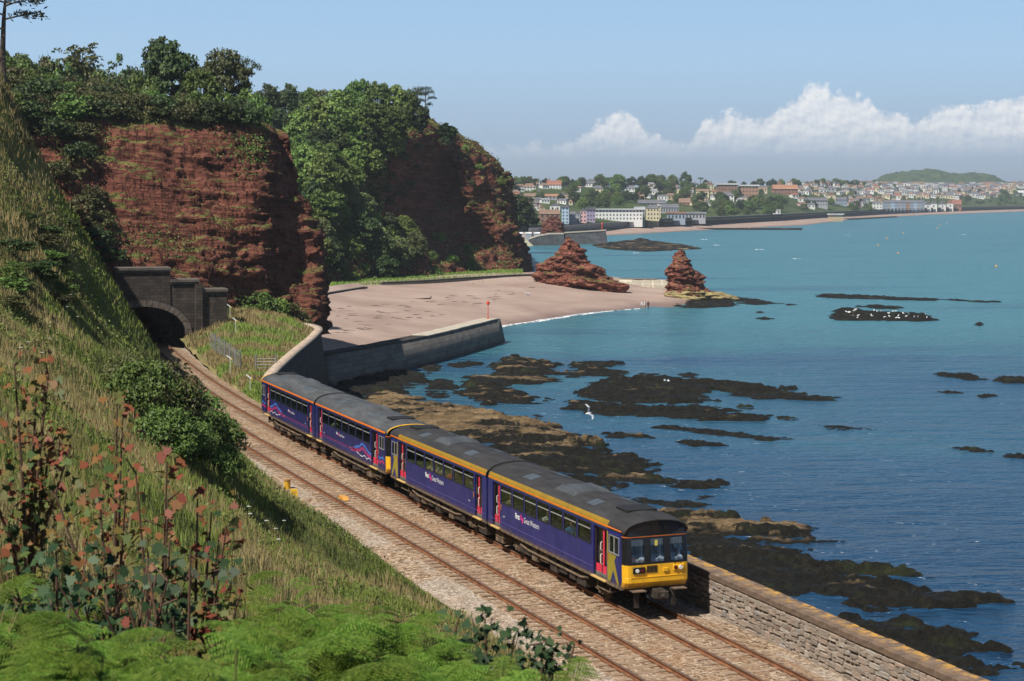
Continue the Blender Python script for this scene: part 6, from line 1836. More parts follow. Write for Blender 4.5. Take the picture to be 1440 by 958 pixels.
def bracken():
    rg = random.Random(4); n = 0
    spots = []
    for i in range(4000):
        Y = rg.uniform(6.2, 13.5); px = rg.uniform(-80, 830)
        # front line of the bracken in the picture
        top = np.interp(px, [-100, 0, 150, 300, 420, 560, 700, 830], [820, 830, 880, 866, 820, 868, 915, 965])
        x, y, z = stand(px, Y)
        py = project(np.array([[x, y, z + .8]]))[1][0]
        if py < top - 6 or py > 1090: continue
        if any((x - a) ** 2 + (y - b) ** 2 < .035 for a, b in spots): continue
        spots.append((x, y)); s = rg.uniform(.45, .75)
        o = empty('bracken_plant', (x, y, z), rg.uniform(0, 6.28)); o.scale = (s, s, s * rg.uniform(.85, 1.15))
        f, st = FERN[n % 5]; obj('fronds', f, o); obj('stalk', st, o)
        tag(o, 'one of the bright green bracken plants massed along the foreground', 'fern', 'foreground bracken'); n += 1
        if n >= 290: break
    # scattered bracken lower on the grass
    for px, Y in ((470, 17), (520, 19), (440, 22), (600, 21), (400, 26), (560, 16), (330, 18), (360, 15.5), (640, 15), (500, 24)):
        o = empty('bracken_plant', stand(px, Y), rg.uniform(0, 6.28)); f, st = FERN[n % 5]; obj('fronds', f, o); obj('stalk', st, o); n += 1
        tag(o, 'one of the scattered bracken plants lower down the grass slope', 'fern', 'bracken on the slope')
bracken()
def umbels():
    rg = random.Random(8); mat = plain('white_umbel', (.62, .62, .55), .7); st = plain('fern_stalk', (.10, .12, .03), .7)
    m = MB()
    for k in range(14):
        a = k * 2.4; r = .017 * math.sqrt(k); m.tube([(r * math.cos(a), r * math.sin(a), .80 - r * .3), (r * math.cos(a), r * math.sin(a), .815 - r * .3)], .012, 6)
    fm = m.mesh('flower_head', mat); m = MB(); m.tube([(0, 0, -.05), (.02, 0, .8)], [.008, .005], 5); sm = m.mesh('stalk', st)
    for px, py in ((350, 735), (352, 742), (388, 752), (392, 770), (400, 742), (375, 746), (95, 440), (40, 490), (60, 505), (30, 510), (70, 480), (110, 455), (100, 420), (148, 462)):
        b = hill_at(px, py + 14)
        o = empty('umbel_flower', b, rg.uniform(0, 6)); o.scale = (1, 1, rg.uniform(.6, 1.0)); obj('flower_head', fm, o); obj('stalk', sm, o)
        tag(o, 'one of the white umbel flowers dotted in the hillside grass', 'flower', 'white umbels in the grass')
umbels()
# ================================================================ FAR COAST AND TOWN
_fx = [640, 700, 720, 790, 860, 930, 1000, 1100, 1200, 1300, 1440, 1600]
_yf = [960, 985, 1000, 1060, 1130, 1185, 1270, 1480, 1830, 2250, 2800, 3400]
_yt = [1350, 1400, 1420, 1500, 1620, 1700, 1800, 2050, 2450, 3000, 3450, 3900]
def town_pt(px, t):
    Yf, Yt = np.interp(px, _fx, _yf), np.interp(px, _fx, _yt)
    Y = Yf + (Yt - Yf) * t
    zt = CAMZ + (276 - np.interp(px, [640, 1100, 1250, 1330, 1440, 1600], [263, 262.5, 262, 264, 262, 262])) / F_PX * Yt
    tt = np.clip(t, 0, 1)
    z = 6.0 + (zt - 6.0) * tt ** .92 - np.maximum(0, t - 1) * 30
    return (px - CX) / F_PX * Y, Y, z
def town_ray(px, py):
    t = np.linspace(0, 1, 600); X, Y, z = town_pt(np.full(600, float(px)), t)
    yy = project(np.stack([X, Y, z], -1))[1]
    k = int(np.argmin(np.abs(yy - py)))
    return Vector((X[k], Y[k], z[k]))
def build_town_land():
    px = np.linspace(640, 1600, 200); t = np.linspace(-.02, 1.5, 90)
    PX, T_ = np.meshgrid(px, t)
    X, Y, Z = town_pt(PX, T_)
    Z = Z + fbm(X * .01, Y * .01, 0, 3, 3) * 1.0 * np.clip(T_ * 3, 0, 1)
    t_ = NT('town_gardens')
    c = t_.ramp(t_.noise(.02, 4, .6), [(.3, (.025, .045, .014)), (.5, (.05, .075, .024)), (.68, (.09, .10, .045)), (.8, (.16, .12, .085))])
    grid_obj('town_hill', np.stack([X, Y, Z], -1), t_.fin(c, .95, None, 0, .1))
    # sand below the far sea wall
    wl = {640: 352, 720: 343, 790: 338, 860: 331, 950: 326, 1050: 321, 1130: 317, 1200: 308.5, 1300: 302.5, 1440: 297.5, 1600: 294}
    a = np.array([tuple(on(x, np.interp(x, list(wl), list(wl.values())), 0)) for x in px])
    bX, bY, bZ = town_pt(px, np.zeros(200)); b = np.stack([bX, bY, np.full(200, 2.4)], -1)
    rows = [a * np.array([1, 1, 1]) + (a - b) * np.array([.25, .25, 0]) + np.array([0, 0, -1.2]), a, a * .6 + b * .4 + np.array([0, 0, -.1]), b]
    rows[2][:, 2] = 1.0
    P = np.array([catmull(np.array([r[j] for r in rows]), 14) for j in range(200)]).transpose(1, 0, 2)
    grid_obj('far_beach', P, MAT['sand'])
    # sea wall carrying the railway along the far shore
    root = empty('far_sea_wall', (float(b[120, 0]), float(b[120, 1]), 0)); tag(root, 'long dark sea wall carrying the line along the far shore', 'wall')
    dk = m_stone('far_wall_stone', (.085, .085, .09), 2.5, .9, .6, .4)
    line = b[60:, :2]
    o = strip_prism('wall_face', line, [(-3.5, 6.9), (-.5, 6.9), (.6, -.5), (-3.5, -.5)], dk); o.parent = root; o.location = -root.location
    o = strip_prism('parapet', line, [(-.9, 6.92), (-.45, 6.92), (-.45, 7.9), (-.9, 7.9)], plain('far_parapet', (.24, .22, .21), .9)); o.parent = root; o.location = -root.location
    # the same wall nearer, along the promenade of the second bay
    line2 = np.array([tuple(on(x, y, 1.5))[:2] for x, y in ((757, 334), (800, 330), (850, 325), (905, 320.5))])
    o = strip_prism('promenade_wall', catmull(np.c_[line2, np.zeros(4)], 30)[:, :2], [(-6, 6.2), (0, 6.2), (.8, -1), (-6, -1)], dk)
    tag(o, 'dark promenade wall below the seafront houses of the town', 'wall')
    # wooded hill on the skyline
    hx = np.linspace(1180, 1470, 150); prof = np.interp(hx, [1180, 1222, 1240, 1262, 1285, 1300, 1325, 1345, 1362, 1385, 1400, 1412, 1440, 1470], [264, 259, 249, 245, 242, 241, 243.5, 247, 245, 247.5, 252, 258, 260, 262])
    v = np.linspace(0, 1, 60)
    HX, Vv = np.meshgrid(hx, v)
    PR = np.repeat(prof[None], 60, 0)
    Y = 3900 + 900 * Vv
    up = np.sin(np.clip(Vv * 1.35, 0, 1) * math.pi / 2)
    topz = CAMZ + (276 - PR) / F_PX * Y
    Z = 12 + (topz - 12) * up
    X = (HX - CX) / F_PX * Y
    Z = Z + (np.abs(vnoise(X * .045, Y * .03, 0, 3)) + .5 * np.abs(vnoise(X * .1, Y * .07, 0, 5))) * 9 - 4
    t_ = NT('distant_woodland')
    c = t_.ramp(t_.noise(.03, 5, .65), [(.3, (.020, .040, .012)), (.5, (.045, .075, .02)), (.7, (.09, .12, .035))])
    grid_obj('wooded_hill', np.stack([X, Y, Z], -1), t_.fin(c, .95, t_.bump(t_.noise(.12, 4), 1.0, 6.0), 0, .1))
build_town_land()

WALLC = {k: plain('render_' + k, c, .85, vary=.1, scale=.3) for k, c in dict(white=(.72, .71, .67), cream=(.66, .57, .38), grey=(.34, .35, .37), blue=(.38, .50, .62), pink=(.62, .40, .40), lilac=(.36, .30, .42), brick=(.27, .155, .11), orange=(.36, .21, .135), tan=(.50, .38, .24), slate_blue=(.28, .33, .40), terracotta=(.30, .16, .11)).items()}
ROOFC = {k: plain('roof_' + k, c, .85, vary=.25, scale=.6) for k, c in dict(slate=(.13, .13, .145), brown=(.22, .14, .10), red=(.28, .12, .08), orange=(.34, .17, .10), pale=(.55, .55, .55), grey=(.26, .26, .27)).items()}
PANE = plain('dark_house_window', (.035, .04, .05), .15)
_hm = {}
def unit(kind, mat, key):
    k = (kind, key)
    if k in _hm: return _hm[k]
    m = MB()
    if kind == 'wall': m.box((-.5, -.5, -.6), (.5, .5, 1))
    elif kind == 'gable_x': m.prism([(-.54, 0), (.54, 0), (0, 1)], 0, -.52, .52)      # ridge along x
    elif kind == 'gable_y': m.prism([(-.54, 0), (.54, 0), (0, 1)], 1, -.52, .52)      # gable towards the sea
    elif kind == 'hip': m.add([(-.54, -.54, 0), (.54, -.54, 0), (.54, .54, 0), (-.54, .54, 0), (-.22, 0, 1), (.22, 0, 1)], [(3, 2, 1, 0), (0, 1, 5, 4), (1, 2, 5), (2, 3, 4, 5), (3, 0, 4)])
    elif kind == 'flat': m.box((-.56, -.56, 0), (.56, .56, 1))
    elif kind == 'chimney': m.box((-.5, -.5, -1), (.5, .5, 1)); m.box((-.3, -.3, 1), (.3, .3, 1.3))
    elif kind == 'window': m.box((-.5, -.06, -.5), (.5, .05, .5))
    _hm[k] = m.mesh(kind.split('_')[0] if kind[:5] != 'gable' and kind not in ('hip', 'flat') else 'roof', mat)
    return _hm[k]
ROOFK = {'x': 'gable_x', 'y': 'gable_y', 'h': 'hip', 'f': 'flat'}
def house(px, py, wpx, hpx, rpx, wall, roof, rk, label, nw=(0, 0), group=None, name='house', rz=None, depth=None, Y=None, cat='house'):
    b = town_ray(px, py) if Y is None else at(px, py, Y)
    k = b.y / F_PX
    w, h, r = wpx * k, hpx * k, rpx * k
    d = depth or min(max(7.0, w * .7), 14)
    o = empty(name, tuple(b), random.uniform(-.12, .12) + math.atan2(-b.x, b.y) * 0.0 if rz is None else rz)
    tag(o, label, cat, group)
    q = obj('wall', unit('wall', WALLC[wall], wall), o, None, None, (w, d, h))
    q = obj('roof', unit(ROOFK[rk], ROOFC[roof], roof + rk), o, (0, 0, h + .02), None, (w, d, r))
    if rk != 'f' and w > 6:
        obj('chimney', unit('chimney', WALLC['brick'], 'brick'), q, (.33, .1, .85), None, (.8 / w, .8 / d, .35))
    nx, nz = nw
    for i in range(nx):
        for j in range(nz):
            obj('window', unit('window', PANE, 'p'), o, ((i + .5) / nx * w - w / 2, -d / 2 - .03, h * (j + .55) / nz), None, (min(1.5, w / nx * .36), 1.2, h / nz * .42))
    return o
B = [
 (744, 269, 17, 6, 5, 'white', 'brown', 'h', 'white villa with brown hipped roof, lowest of the villas over the dark trees', (4, 2)),
 (752, 254, 15, 6, 4, 'white', 'slate', 'x', 'white house with slate roof, topmost at the wooded end of town', (4, 1)),
 (749, 259, 12, 3, 4, 'white', 'orange', 'x', 'small house with orange roof just under the topmost slate-roofed one', (3, 1)),
 (769, 259, 11, 6, 5, 'white', 'brown', 'y', 'white gable-fronted house beside the long red-roofed one', (2, 2)),
 (779, 266, 20, 6, 6, 'white', 'red', 'x', 'long white house with red tiled roof among the villas', (5, 2)),
 (795, 261, 13, 8, 4, 'white', 'brown', 'h', 'tall white house right of the red-roofed villa', (3, 2)),
 (807, 270, 18, 6, 5, 'white', 'orange', 'h', 'white villa with bright orange roof above the trees', (4, 2)),
 (829, 262, 20, 5, 4, 'white', 'slate', 'h', 'wide pale house with grey roof under the skyline trees', (5, 1)),
 (840, 271, 15, 6, 4, 'cream', 'slate', 'h', 'cream house with grey roof next to the big round tree', (3, 2)),
 (852, 260, 8, 5, 4, 'white', 'brown', 'y', 'small white gable against the skyline trees', (1, 2)),
 (883, 273, 18, 8, 4, 'white', 'slate', 'h', 'white balconied villa standing alone between dark trees', (4, 2)),
 (776, 281, 20, 5, 3, 'grey', 'orange', 'x', 'low house with dark glazed front and white gable end', (4, 1)),
 (746, 279, 18, 3, 4, 'tan', 'brown', 'x', 'low house with wide brown roof above the dark wood', (3, 1)),
 (757, 275, 6, 6, 3, 'white', 'slate', 'y', 'narrow white gable between two brown roofs', (1, 2)),
 (762, 298, 8, 5, 4, 'cream', 'brown', 'y', 'cream gable behind the brick shed near the promenade', (1, 1)),
 (781, 297, 14, 7, 5, 'white', 'slate', 'y', 'large white gable beside the blue tower house', (2, 1)),
 (772, 314, 28, 13, 6, 'brick', 'brown', 'x', 'brick building with dark side at the promenade end', (4, 2)),
 (795, 316, 10, 23, 3, 'blue', 'slate', 'f', 'tall pale blue tower house on the seafront', (2, 5)),
 (805, 315, 8, 13, 4, 'slate_blue', 'slate', 'x', 'grey-blue narrow seafront house next to the tower house', (2, 3)),
 (812, 314, 8, 13, 4, 'grey', 'slate', 'y', 'grey gabled seafront house', (2, 3)),
 (820, 313, 9, 16, 4, 'pink', 'slate', 'y', 'pink gabled seafront house', (2, 3)),
 (830, 312, 12, 17, 3, 'lilac', 'slate', 'f', 'lilac flat-topped seafront house left of the white hotel', (3, 3)),
 (899, 311, 12, 17, 3, 'grey', 'pale', 'f', 'pale grey end block of the white hotel', (3, 3)),
 (917, 310, 17, 17, 4, 'cream', 'slate', 'h', 'cream seafront building with slate mansard', (4, 3)),
 (925, 309, 5, 19, 3, 'cream', 'grey', 'h', 'slim cream turret on the corner of the mansard building', (1, 4)),
 (940, 300, 26, 8, 5, 'grey', 'slate', 'x', 'grey terrace with long slate roof behind the station', (7, 1)),
 (916, 289, 38, 3, 5, 'grey', 'slate', 'x', 'long slate-roofed terrace above the cream building', (7, 1)),
 (962, 288, 16, 3, 6, 'brick', 'brown', 'x', 'house with broad brown roof among the park trees', (3, 1)),
 (950, 314, 25, 10, 2, 'slate_blue', 'orange', 'f', 'station building with orange canopy edge at the beach head', (5, 1)),
 (977, 313, 28, 9, 2, 'grey', 'grey', 'f', 'long grey station shed beside the orange canopy', (6, 1)),
 (935, 263, 10, 5, 3, 'cream', 'brown', 'x', 'cream house left of the tall cedar on the skyline', (3, 1)),
 (956, 274, 8, 8, 3, 'cream', 'slate', 'y', 'narrow cream house below the tall cedar', (1, 2)),
 (987, 277, 18, 8, 3, 'cream', 'brown', 'x', 'cream house with a dark garage opening right of the cedar', (3, 1)),
 (995, 268, 14, 8, 4, 'cream', 'brown', 'y', 'two-gabled cream house above the one with the garage', (3, 2)),
 (1021, 273, 27, 13, 2, 'brick', 'pale', 'f', 'brick block of flats with white oversailing roof, nearer the cedar', (6, 3)),
 (1051, 277, 27, 15, 2, 'orange', 'pale', 'f', 'orange-brick block of flats with white oversailing roof', (6, 3)),
 (1019, 284, 23, 9, 5, 'white', 'slate', 'h', 'white villa with slate roof in front of the two brick blocks', (4, 2)),
 (931, 282, 14, 6, 2, 'white', 'slate', 'x', 'white house over the slate terrace, left of the tan one', (3, 1)),
 (942, 281, 9, 6, 3, 'tan', 'brown', 'x', 'tan house over the slate terrace', (2, 1)),
 (1102, 274, 34, 8, 6, 'terracotta', 'orange', 'x', 'large terracotta mansion with steep gabled roof', (7, 2)),
 (1094, 270, 8, 8, 7, 'terracotta', 'red', 'y', 'terracotta corner gable standing against the red mansion', (1, 2)),
 (1070, 271, 14, 5, 3, 'cream', 'brown', 'x', 'cream house between orange flats and terracotta mansion', (3, 1)),
 (1091, 302, 10, 6, 1, 'white', 'pale', 'f', 'small white block on the far sea wall', (2, 1)),
 (1167, 288, 11, 13, 5, 'cream', 'brown', 'y', 'tall cream gable end standing out over the far shore', (1, 2)),
 (1146, 290, 30, 8, 4, 'grey', 'slate', 'x', 'grey terrace left of the tall cream gable', (8, 2)),
 (1181, 289, 16, 8, 4, 'slate_blue', 'slate', 'x', 'blue-grey terrace right of the tall cream gable', (5, 2)),
 (1139, 293, 10, 5, 2, 'white', 'slate', 'x', 'small white house below the grey terrace', (2, 1)),
 (1232, 294, 13, 8, 3, 'white', 'slate', 'h', 'white house at the near end of the coloured terrace', (3, 2)),
 (1234, 284, 14, 4, 5, 'tan', 'brown', 'y', 'brown gabled house above the coloured terrace', (2, 1)),
 (1302, 294, 9, 6, 5, 'white', 'slate', 'y', 'first white gable after the coloured terrace', (1, 1)),
 (1311, 294, 9, 7, 5, 'white', 'slate', 'y', 'second white gable after the coloured terrace', (1, 1)),
 (1323, 294, 9, 6, 5, 'white', 'slate', 'y', 'third white gable after the coloured terrace', (1, 1)),
 (1334, 294, 8, 7, 5, 'white', 'red', 'y', 'white gable joined to the red-roofed house', (1, 1)),
 (1343, 293, 13, 6, 6, 'brick', 'red', 'x', 'red-roofed house ending the far row of gables', (3, 1)),
 (1432, 275, 10, 4, 3, 'white', 'pale', 'x', 'white bungalow on the far cliff near the picture edge', (2, 1)),
]
for r in B: house(*r[:9], nw=r[9] if len(r) > 9 else (0, 0))
hot = house(869, 310, 66, 15, 1.2, 'white', 'pale', 'f', 'long white three-storey hotel facing the beach', (14, 3), None, 'hotel', 0.0, 14, None, 'hotel')
tc = ['slate_blue', 'grey', 'blue', 'slate_blue', 'grey', 'slate_blue', 'orange', 'slate_blue', 'blue', 'grey', 'slate_blue']
for i, c in enumerate(tc):
    house(1243 + i * 5.2, 295.2, 5.1, 10.5, 3, c, 'slate', 'x', ('orange house in the middle of the far coloured terrace' if c == 'orange' else '%s-painted house in the far seafront terrace, number %d from its town end' % (c.replace('_', ' '), i + 1)).replace(', number %d' % (i + 1), ', %s' % (words + ['eleventh'])[i]), (2, 3), 'far coloured terrace', 'terrace_house', 0.0)
rg = random.Random(31)
wp = ['white'] * 10 + ['cream'] * 3 + ['tan', 'grey', 'pink']
rp = ['brown'] * 4 + ['slate'] * 5 + ['red', 'grey', 'grey']
hn = 0
zones = [('upper', 1105, 1440, 258, 269, 95, 6.5, 10), ('middle', 1115, 1400, 269, 281, 80, 7, 11), ('lower', 1125, 1235, 281, 291, 14, 7, 11), ('left slope', 722, 800, 262, 296, 46, 9, 14), ('station slope', 900, 1060, 262, 292, 44, 7, 11), ('far cliff', 1340, 1440, 262, 272, 22, 5, 8)]
zl = {'upper': 'on the upper far slope', 'middle': 'halfway up the far slope', 'lower': 'above the far grey terraces', 'left slope': 'among the villas', 'station slope': 'behind the station', 'far cliff': 'on the far cliff'}
for z, x0, x1, y0, y1, n, w0, w1 in zones:
    placed = []
    for i in range(n * 8):
        px, py = rg.uniform(x0, x1), rg.uniform(y0, y1)
        if any(abs(px - a) < 6.0 and abs(py - b) < 3.2 for a, b in placed): continue
        if any(abs(px - q[0]) < q[2] / 2 + 4 and -q[3] - 5 < py - q[1] < 5 for q in B): continue
        placed.append((px, py)); w = rg.uniform(w0, w1); wc, rc, rk_ = rg.choice(wp), rg.choice(rp), rg.choice('xxyhh')
        house(px, py, w, rg.uniform(3.6, 5.6), rg.uniform(1.8, 2.8), wc, rc, rk_, '%s%s house with %s %s roof %s' % ('small ' if w < (w0 + w1) / 2 else 'wider ', wc.replace('_', ' '), rc, {'x': 'side-on', 'y': 'gable-front', 'h': 'hipped'}[rk_], zl[z]), (rg.choice((2, 3)), 1), 'small houses, ' + z, 'house', rg.uniform(-.5, .5))
        hn += 1
        if len(placed) >= n: break
# ---- trees of the town
def ttree(px, py, hpx, wpx, key, label, group, name='town_tree'):
    b = town_ray(px, py); k = b.y / F_PX
    c = TREES[key][0]
    if not c.get('dim'):
        co = np.array([v.co[:] for v in c.vertices]); c['dim'] = [float(np.ptp(co[:, 0])), float(co[:, 2].max())]
    w0, h0 = c['dim']
    return plant_tree(key, tuple(b - Vector((0, 0, .5))), wpx * k / w0, hpx * k / h0, name, label, 'tree', group)
ttree(963, 266, 26, 20, 'oak_a', 'tall dark cedar standing out on the town skyline', None, 'cedar_tree')
ttree(984, 262, 14, 14, 'pine_flat', 'windswept pine right of the tall cedar', None, 'pine_tree')
ttree(868, 272, 28, 26, 'oak_b', 'big round-crowned tree between the cream house and the white villa', None)
ttree(819, 264, 16, 12, 'oak_a', 'single tree rising over the skyline wood above the orange-roofed villa', None)
tz = [('skyline', 720, 800, 254, 259, 12, 15, 'one of the trees along the skyline at the wooded end of town'), ('skyline', 800, 960, 257, 263, 26, 17, 'one of the skyline trees above the hotel'), ('skyline', 990, 1240, 258, 264, 34, 11, 'one of the skyline trees above the far slope'),
      ('slope', 795, 890, 274, 294, 38, 17, 'one of the trees in the green belt above the hotel'), ('slope', 890, 1000, 268, 286, 26, 15, 'one of the trees below the tall cedar'), ('park', 975, 1095, 286, 304, 46, 15, 'one of the park trees behind the far sea wall'), ('slope', 1060, 1230, 272, 298, 40, 10, 'one of the trees among the far terraces'),
      ('far', 1100, 1440, 262, 284, 70, 6, 'one of the small trees between the far houses'), ('far', 1345, 1440, 272, 290, 34, 7, 'one of the bushes on the far cliff slope'), ('left', 716, 800, 258, 292, 24, 13, 'one of the garden trees among the villas')]
for g, x0, x1, y0, y1, n, hh, lab in tz:
    for i in range(n):
        px, py = rg.uniform(x0, x1), rg.uniform(y0, y1)
        if any(abs(px - q[0]) < q[2] / 2 and -2 < py - q[1] < 9 for q in B): py -= 5
        h = hh * rg.uniform(.6, 1.15)
        ttree(px, py, h, h * rg.uniform(.9, 1.3), rg.choice(('oak_a', 'oak_b', 'oak_b', 'oak_c', 'oak_d')), lab, 'trees: ' + lab[11:])
# ---- harbour works of the second bay
def far_works():
    # long dark breakwater
    p = [on(792, 344, -.2), on(856, 344.5, -.2)]
    root = empty('far_breakwater', tuple(p[0])); tag(root, 'dark sloping-topped breakwater jutting into the second bay', 'breakwater')
    dkm = m_stone('breakwater_stone', (.10, .105, .11), 2.2, .9, .6, .4)
    m = MB(); L = p[1].x - p[0].x
    m.add([(0, 0, -1), (L, 0, -1), (L, 6, -1), (0, 6, -1), (0, .6, 5.2), (L - 1, .6, 6.4), (L - 1, 5, 6.4), (0, 5, 5.2)], [(3, 2, 1, 0), (4, 5, 6, 7), (0, 1, 5, 4), (1, 2, 6, 5), (2, 3, 7, 6), (3, 0, 4, 7)])
    m.build('breakwater_body', dkm, root)
    m = MB(); m.add([(0, .3, 5.21), (L - .8, .3, 6.41), (L - .8, 5.2, 6.41), (0, 5.2, 5.21), (0, .3, 5.7), (L - .8, .3, 6.9), (L - .8, 5.2, 6.9), (0, 5.2, 5.7)], [(3, 2, 1, 0), (4, 5, 6, 7), (0, 1, 5, 4), (1, 2, 6, 5), (2, 3, 7, 6), (3, 0, 4, 7)])
    m.build('breakwater_top', plain('far_concrete', (.42, .38, .30), .9), root)
    b = on(848, 329, 6.0); o = empty('marker_post', (p[1].x - 3, p[1].y + 2.5, 6.9)); tag(o, 'red marker post on the far breakwater', 'marker')
    m = MB(); m.tube([(0, 0, 0), (0, 0, 2.4)], .25, 8); m.build('post', plain('beacon_red', (.62, .07, .03), .5), o); m = MB(); m.tube([(0, 0, 2.4), (0, 0, 3.2)], [.5, .3], 8); m.build('topmark', plain('beacon_red', (.62, .07, .03), .5), o)
    # curved quay and pale slipway
    q = on(744, 344, .5); root = empty('stone_quay', tuple(q)); tag(root, 'curved stone quay with pale top left of the far breakwater', 'quay')
    L = on(793, 344, .5).x - q.x
    m = MB(); m.prism([(0, -1.5), (L, -1.5), (L, 4.6), (L * .6, 4.6), (L * .25, 3.6), (0, 2.2)], 1, 0, 9); m.build('quay_body', dkm, root)
    m = MB(); m.prism([(0, 2.21), (L * .25, 3.61), (L * .6, 4.61), (L, 4.61), (L, 5.1), (L * .6, 5.1), (L * .25, 4.1), (0, 2.7)], 1, -.2, 9.2); m.build('quay_top', plain('far_concrete', (.42, .38, .30), .9), root)
    q = on(714, 343, 1.0); root = empty('slipway', tuple(q)); tag(root, 'pale cream concrete slipway beside the second bay sand', 'slipway')
    L = on(752, 343, 1.0).x - q.x
    m = MB(); m.prism([(0, -1.5), (L, -1.5), (L * .72, 1.5), (0, 2.0)], 1, 0, 7); m.build('ramp', plain('pale_cream_concrete', (.62, .54, .36), .9), root)
    m = MB(); m.prism([(0, 2.01), (L * .72, 1.51), (L * .72, 1.9), (0, 2.5)], 1, .2, .6); m.build('kerb_wall', plain('pale_cream_concrete', (.62, .54, .36), .9), root)
    q = on(725, 331, 4.5); o = empty('flagpole', (q.x, q.y + 6, 4.2)); tag(o, 'white pole above the cream slipway', 'pole')
    m = MB(); m.tube([(0, 0, -3), (0, 0, 5.5)], [.22, .12], 6); m.build('pole', plain('white_pole', (.75, .75, .75), .5), o); m = MB(); m.tube([(0, 0, 5.5), (0, 0, 5.9)], [.25, .1], 6); m.build('finial', plain('white_pole', (.75, .75, .75), .5), o)
    for px in (731, 743, 755):
        q = at(px, 333, 856); o = empty('beach_hut', (q.x, q.y, q.z)); tag(o, 'pale beach hut above the slipway, %s' % {731: 'next to the dark trees', 743: 'middle one', 755: 'next to the red outcrop'}[px], 'hut', 'pale huts above the slipway')
        m = MB(); m.box((-1.5, -1.2, -5), (1.5, 1.2, 1.5)); m.build('wall', WALLC['grey'], o); m = MB(); m.prism([(-1.4, 0), (1.4, 0), (0, .7)], 0, -1.6, 1.6); m.build('roof', ROOFC['pale'], o, (0, 0, 1.51)); m = MB(); m.box((-.4, -1.26, -.3), (.4, -1.21, 1.2)); m.build('door', WALLC['slate_blue'], o)
    stack('sea_stack', 'small rust-red rock outcrop above the far quay', 830, [(304, 774, 779), (308, 769, 785), (314, 764, 790), (320, 761, 793), (327, 760, 794), (336, 760, 794)], 44, MAT['rock_bare'], 30, 50, .6, 'rock')
    # groynes
    for nm, a, b_, lab in (('rock_groyne', (945, 322.5), (1128, 323), 'long low rock groyne at the station beach'), ('rock_groyne', (1190, 309), (1258, 305.5), 'distant low groyne below the coloured terrace')):
        p0, p1 = on(*a, .2), on(*b_, .2)
        o = strip_prism(nm, np.linspace((p0.x, p0.y), (p1.x, p1.y), 30), [(-6, -1), (-2, 1.2), (2, 1.2), (7, -1)], MAT['weed']); tag(o, lab, 'groyne')
    q = on(1175, 307, 3); o = empty('shelter', (q.x, q.y, 3)); tag(o, 'little pale shelter on the far sea wall steps', 'shelter')
    m = MB(); m.box((-6, -3, -3), (6, 3, 3)); m.build('wall', WALLC['tan'], o); m = MB(); m.box((-7, -4, 3.01), (7, 4, 4)); m.build('roof', ROOFC['pale'], o)
far_works()
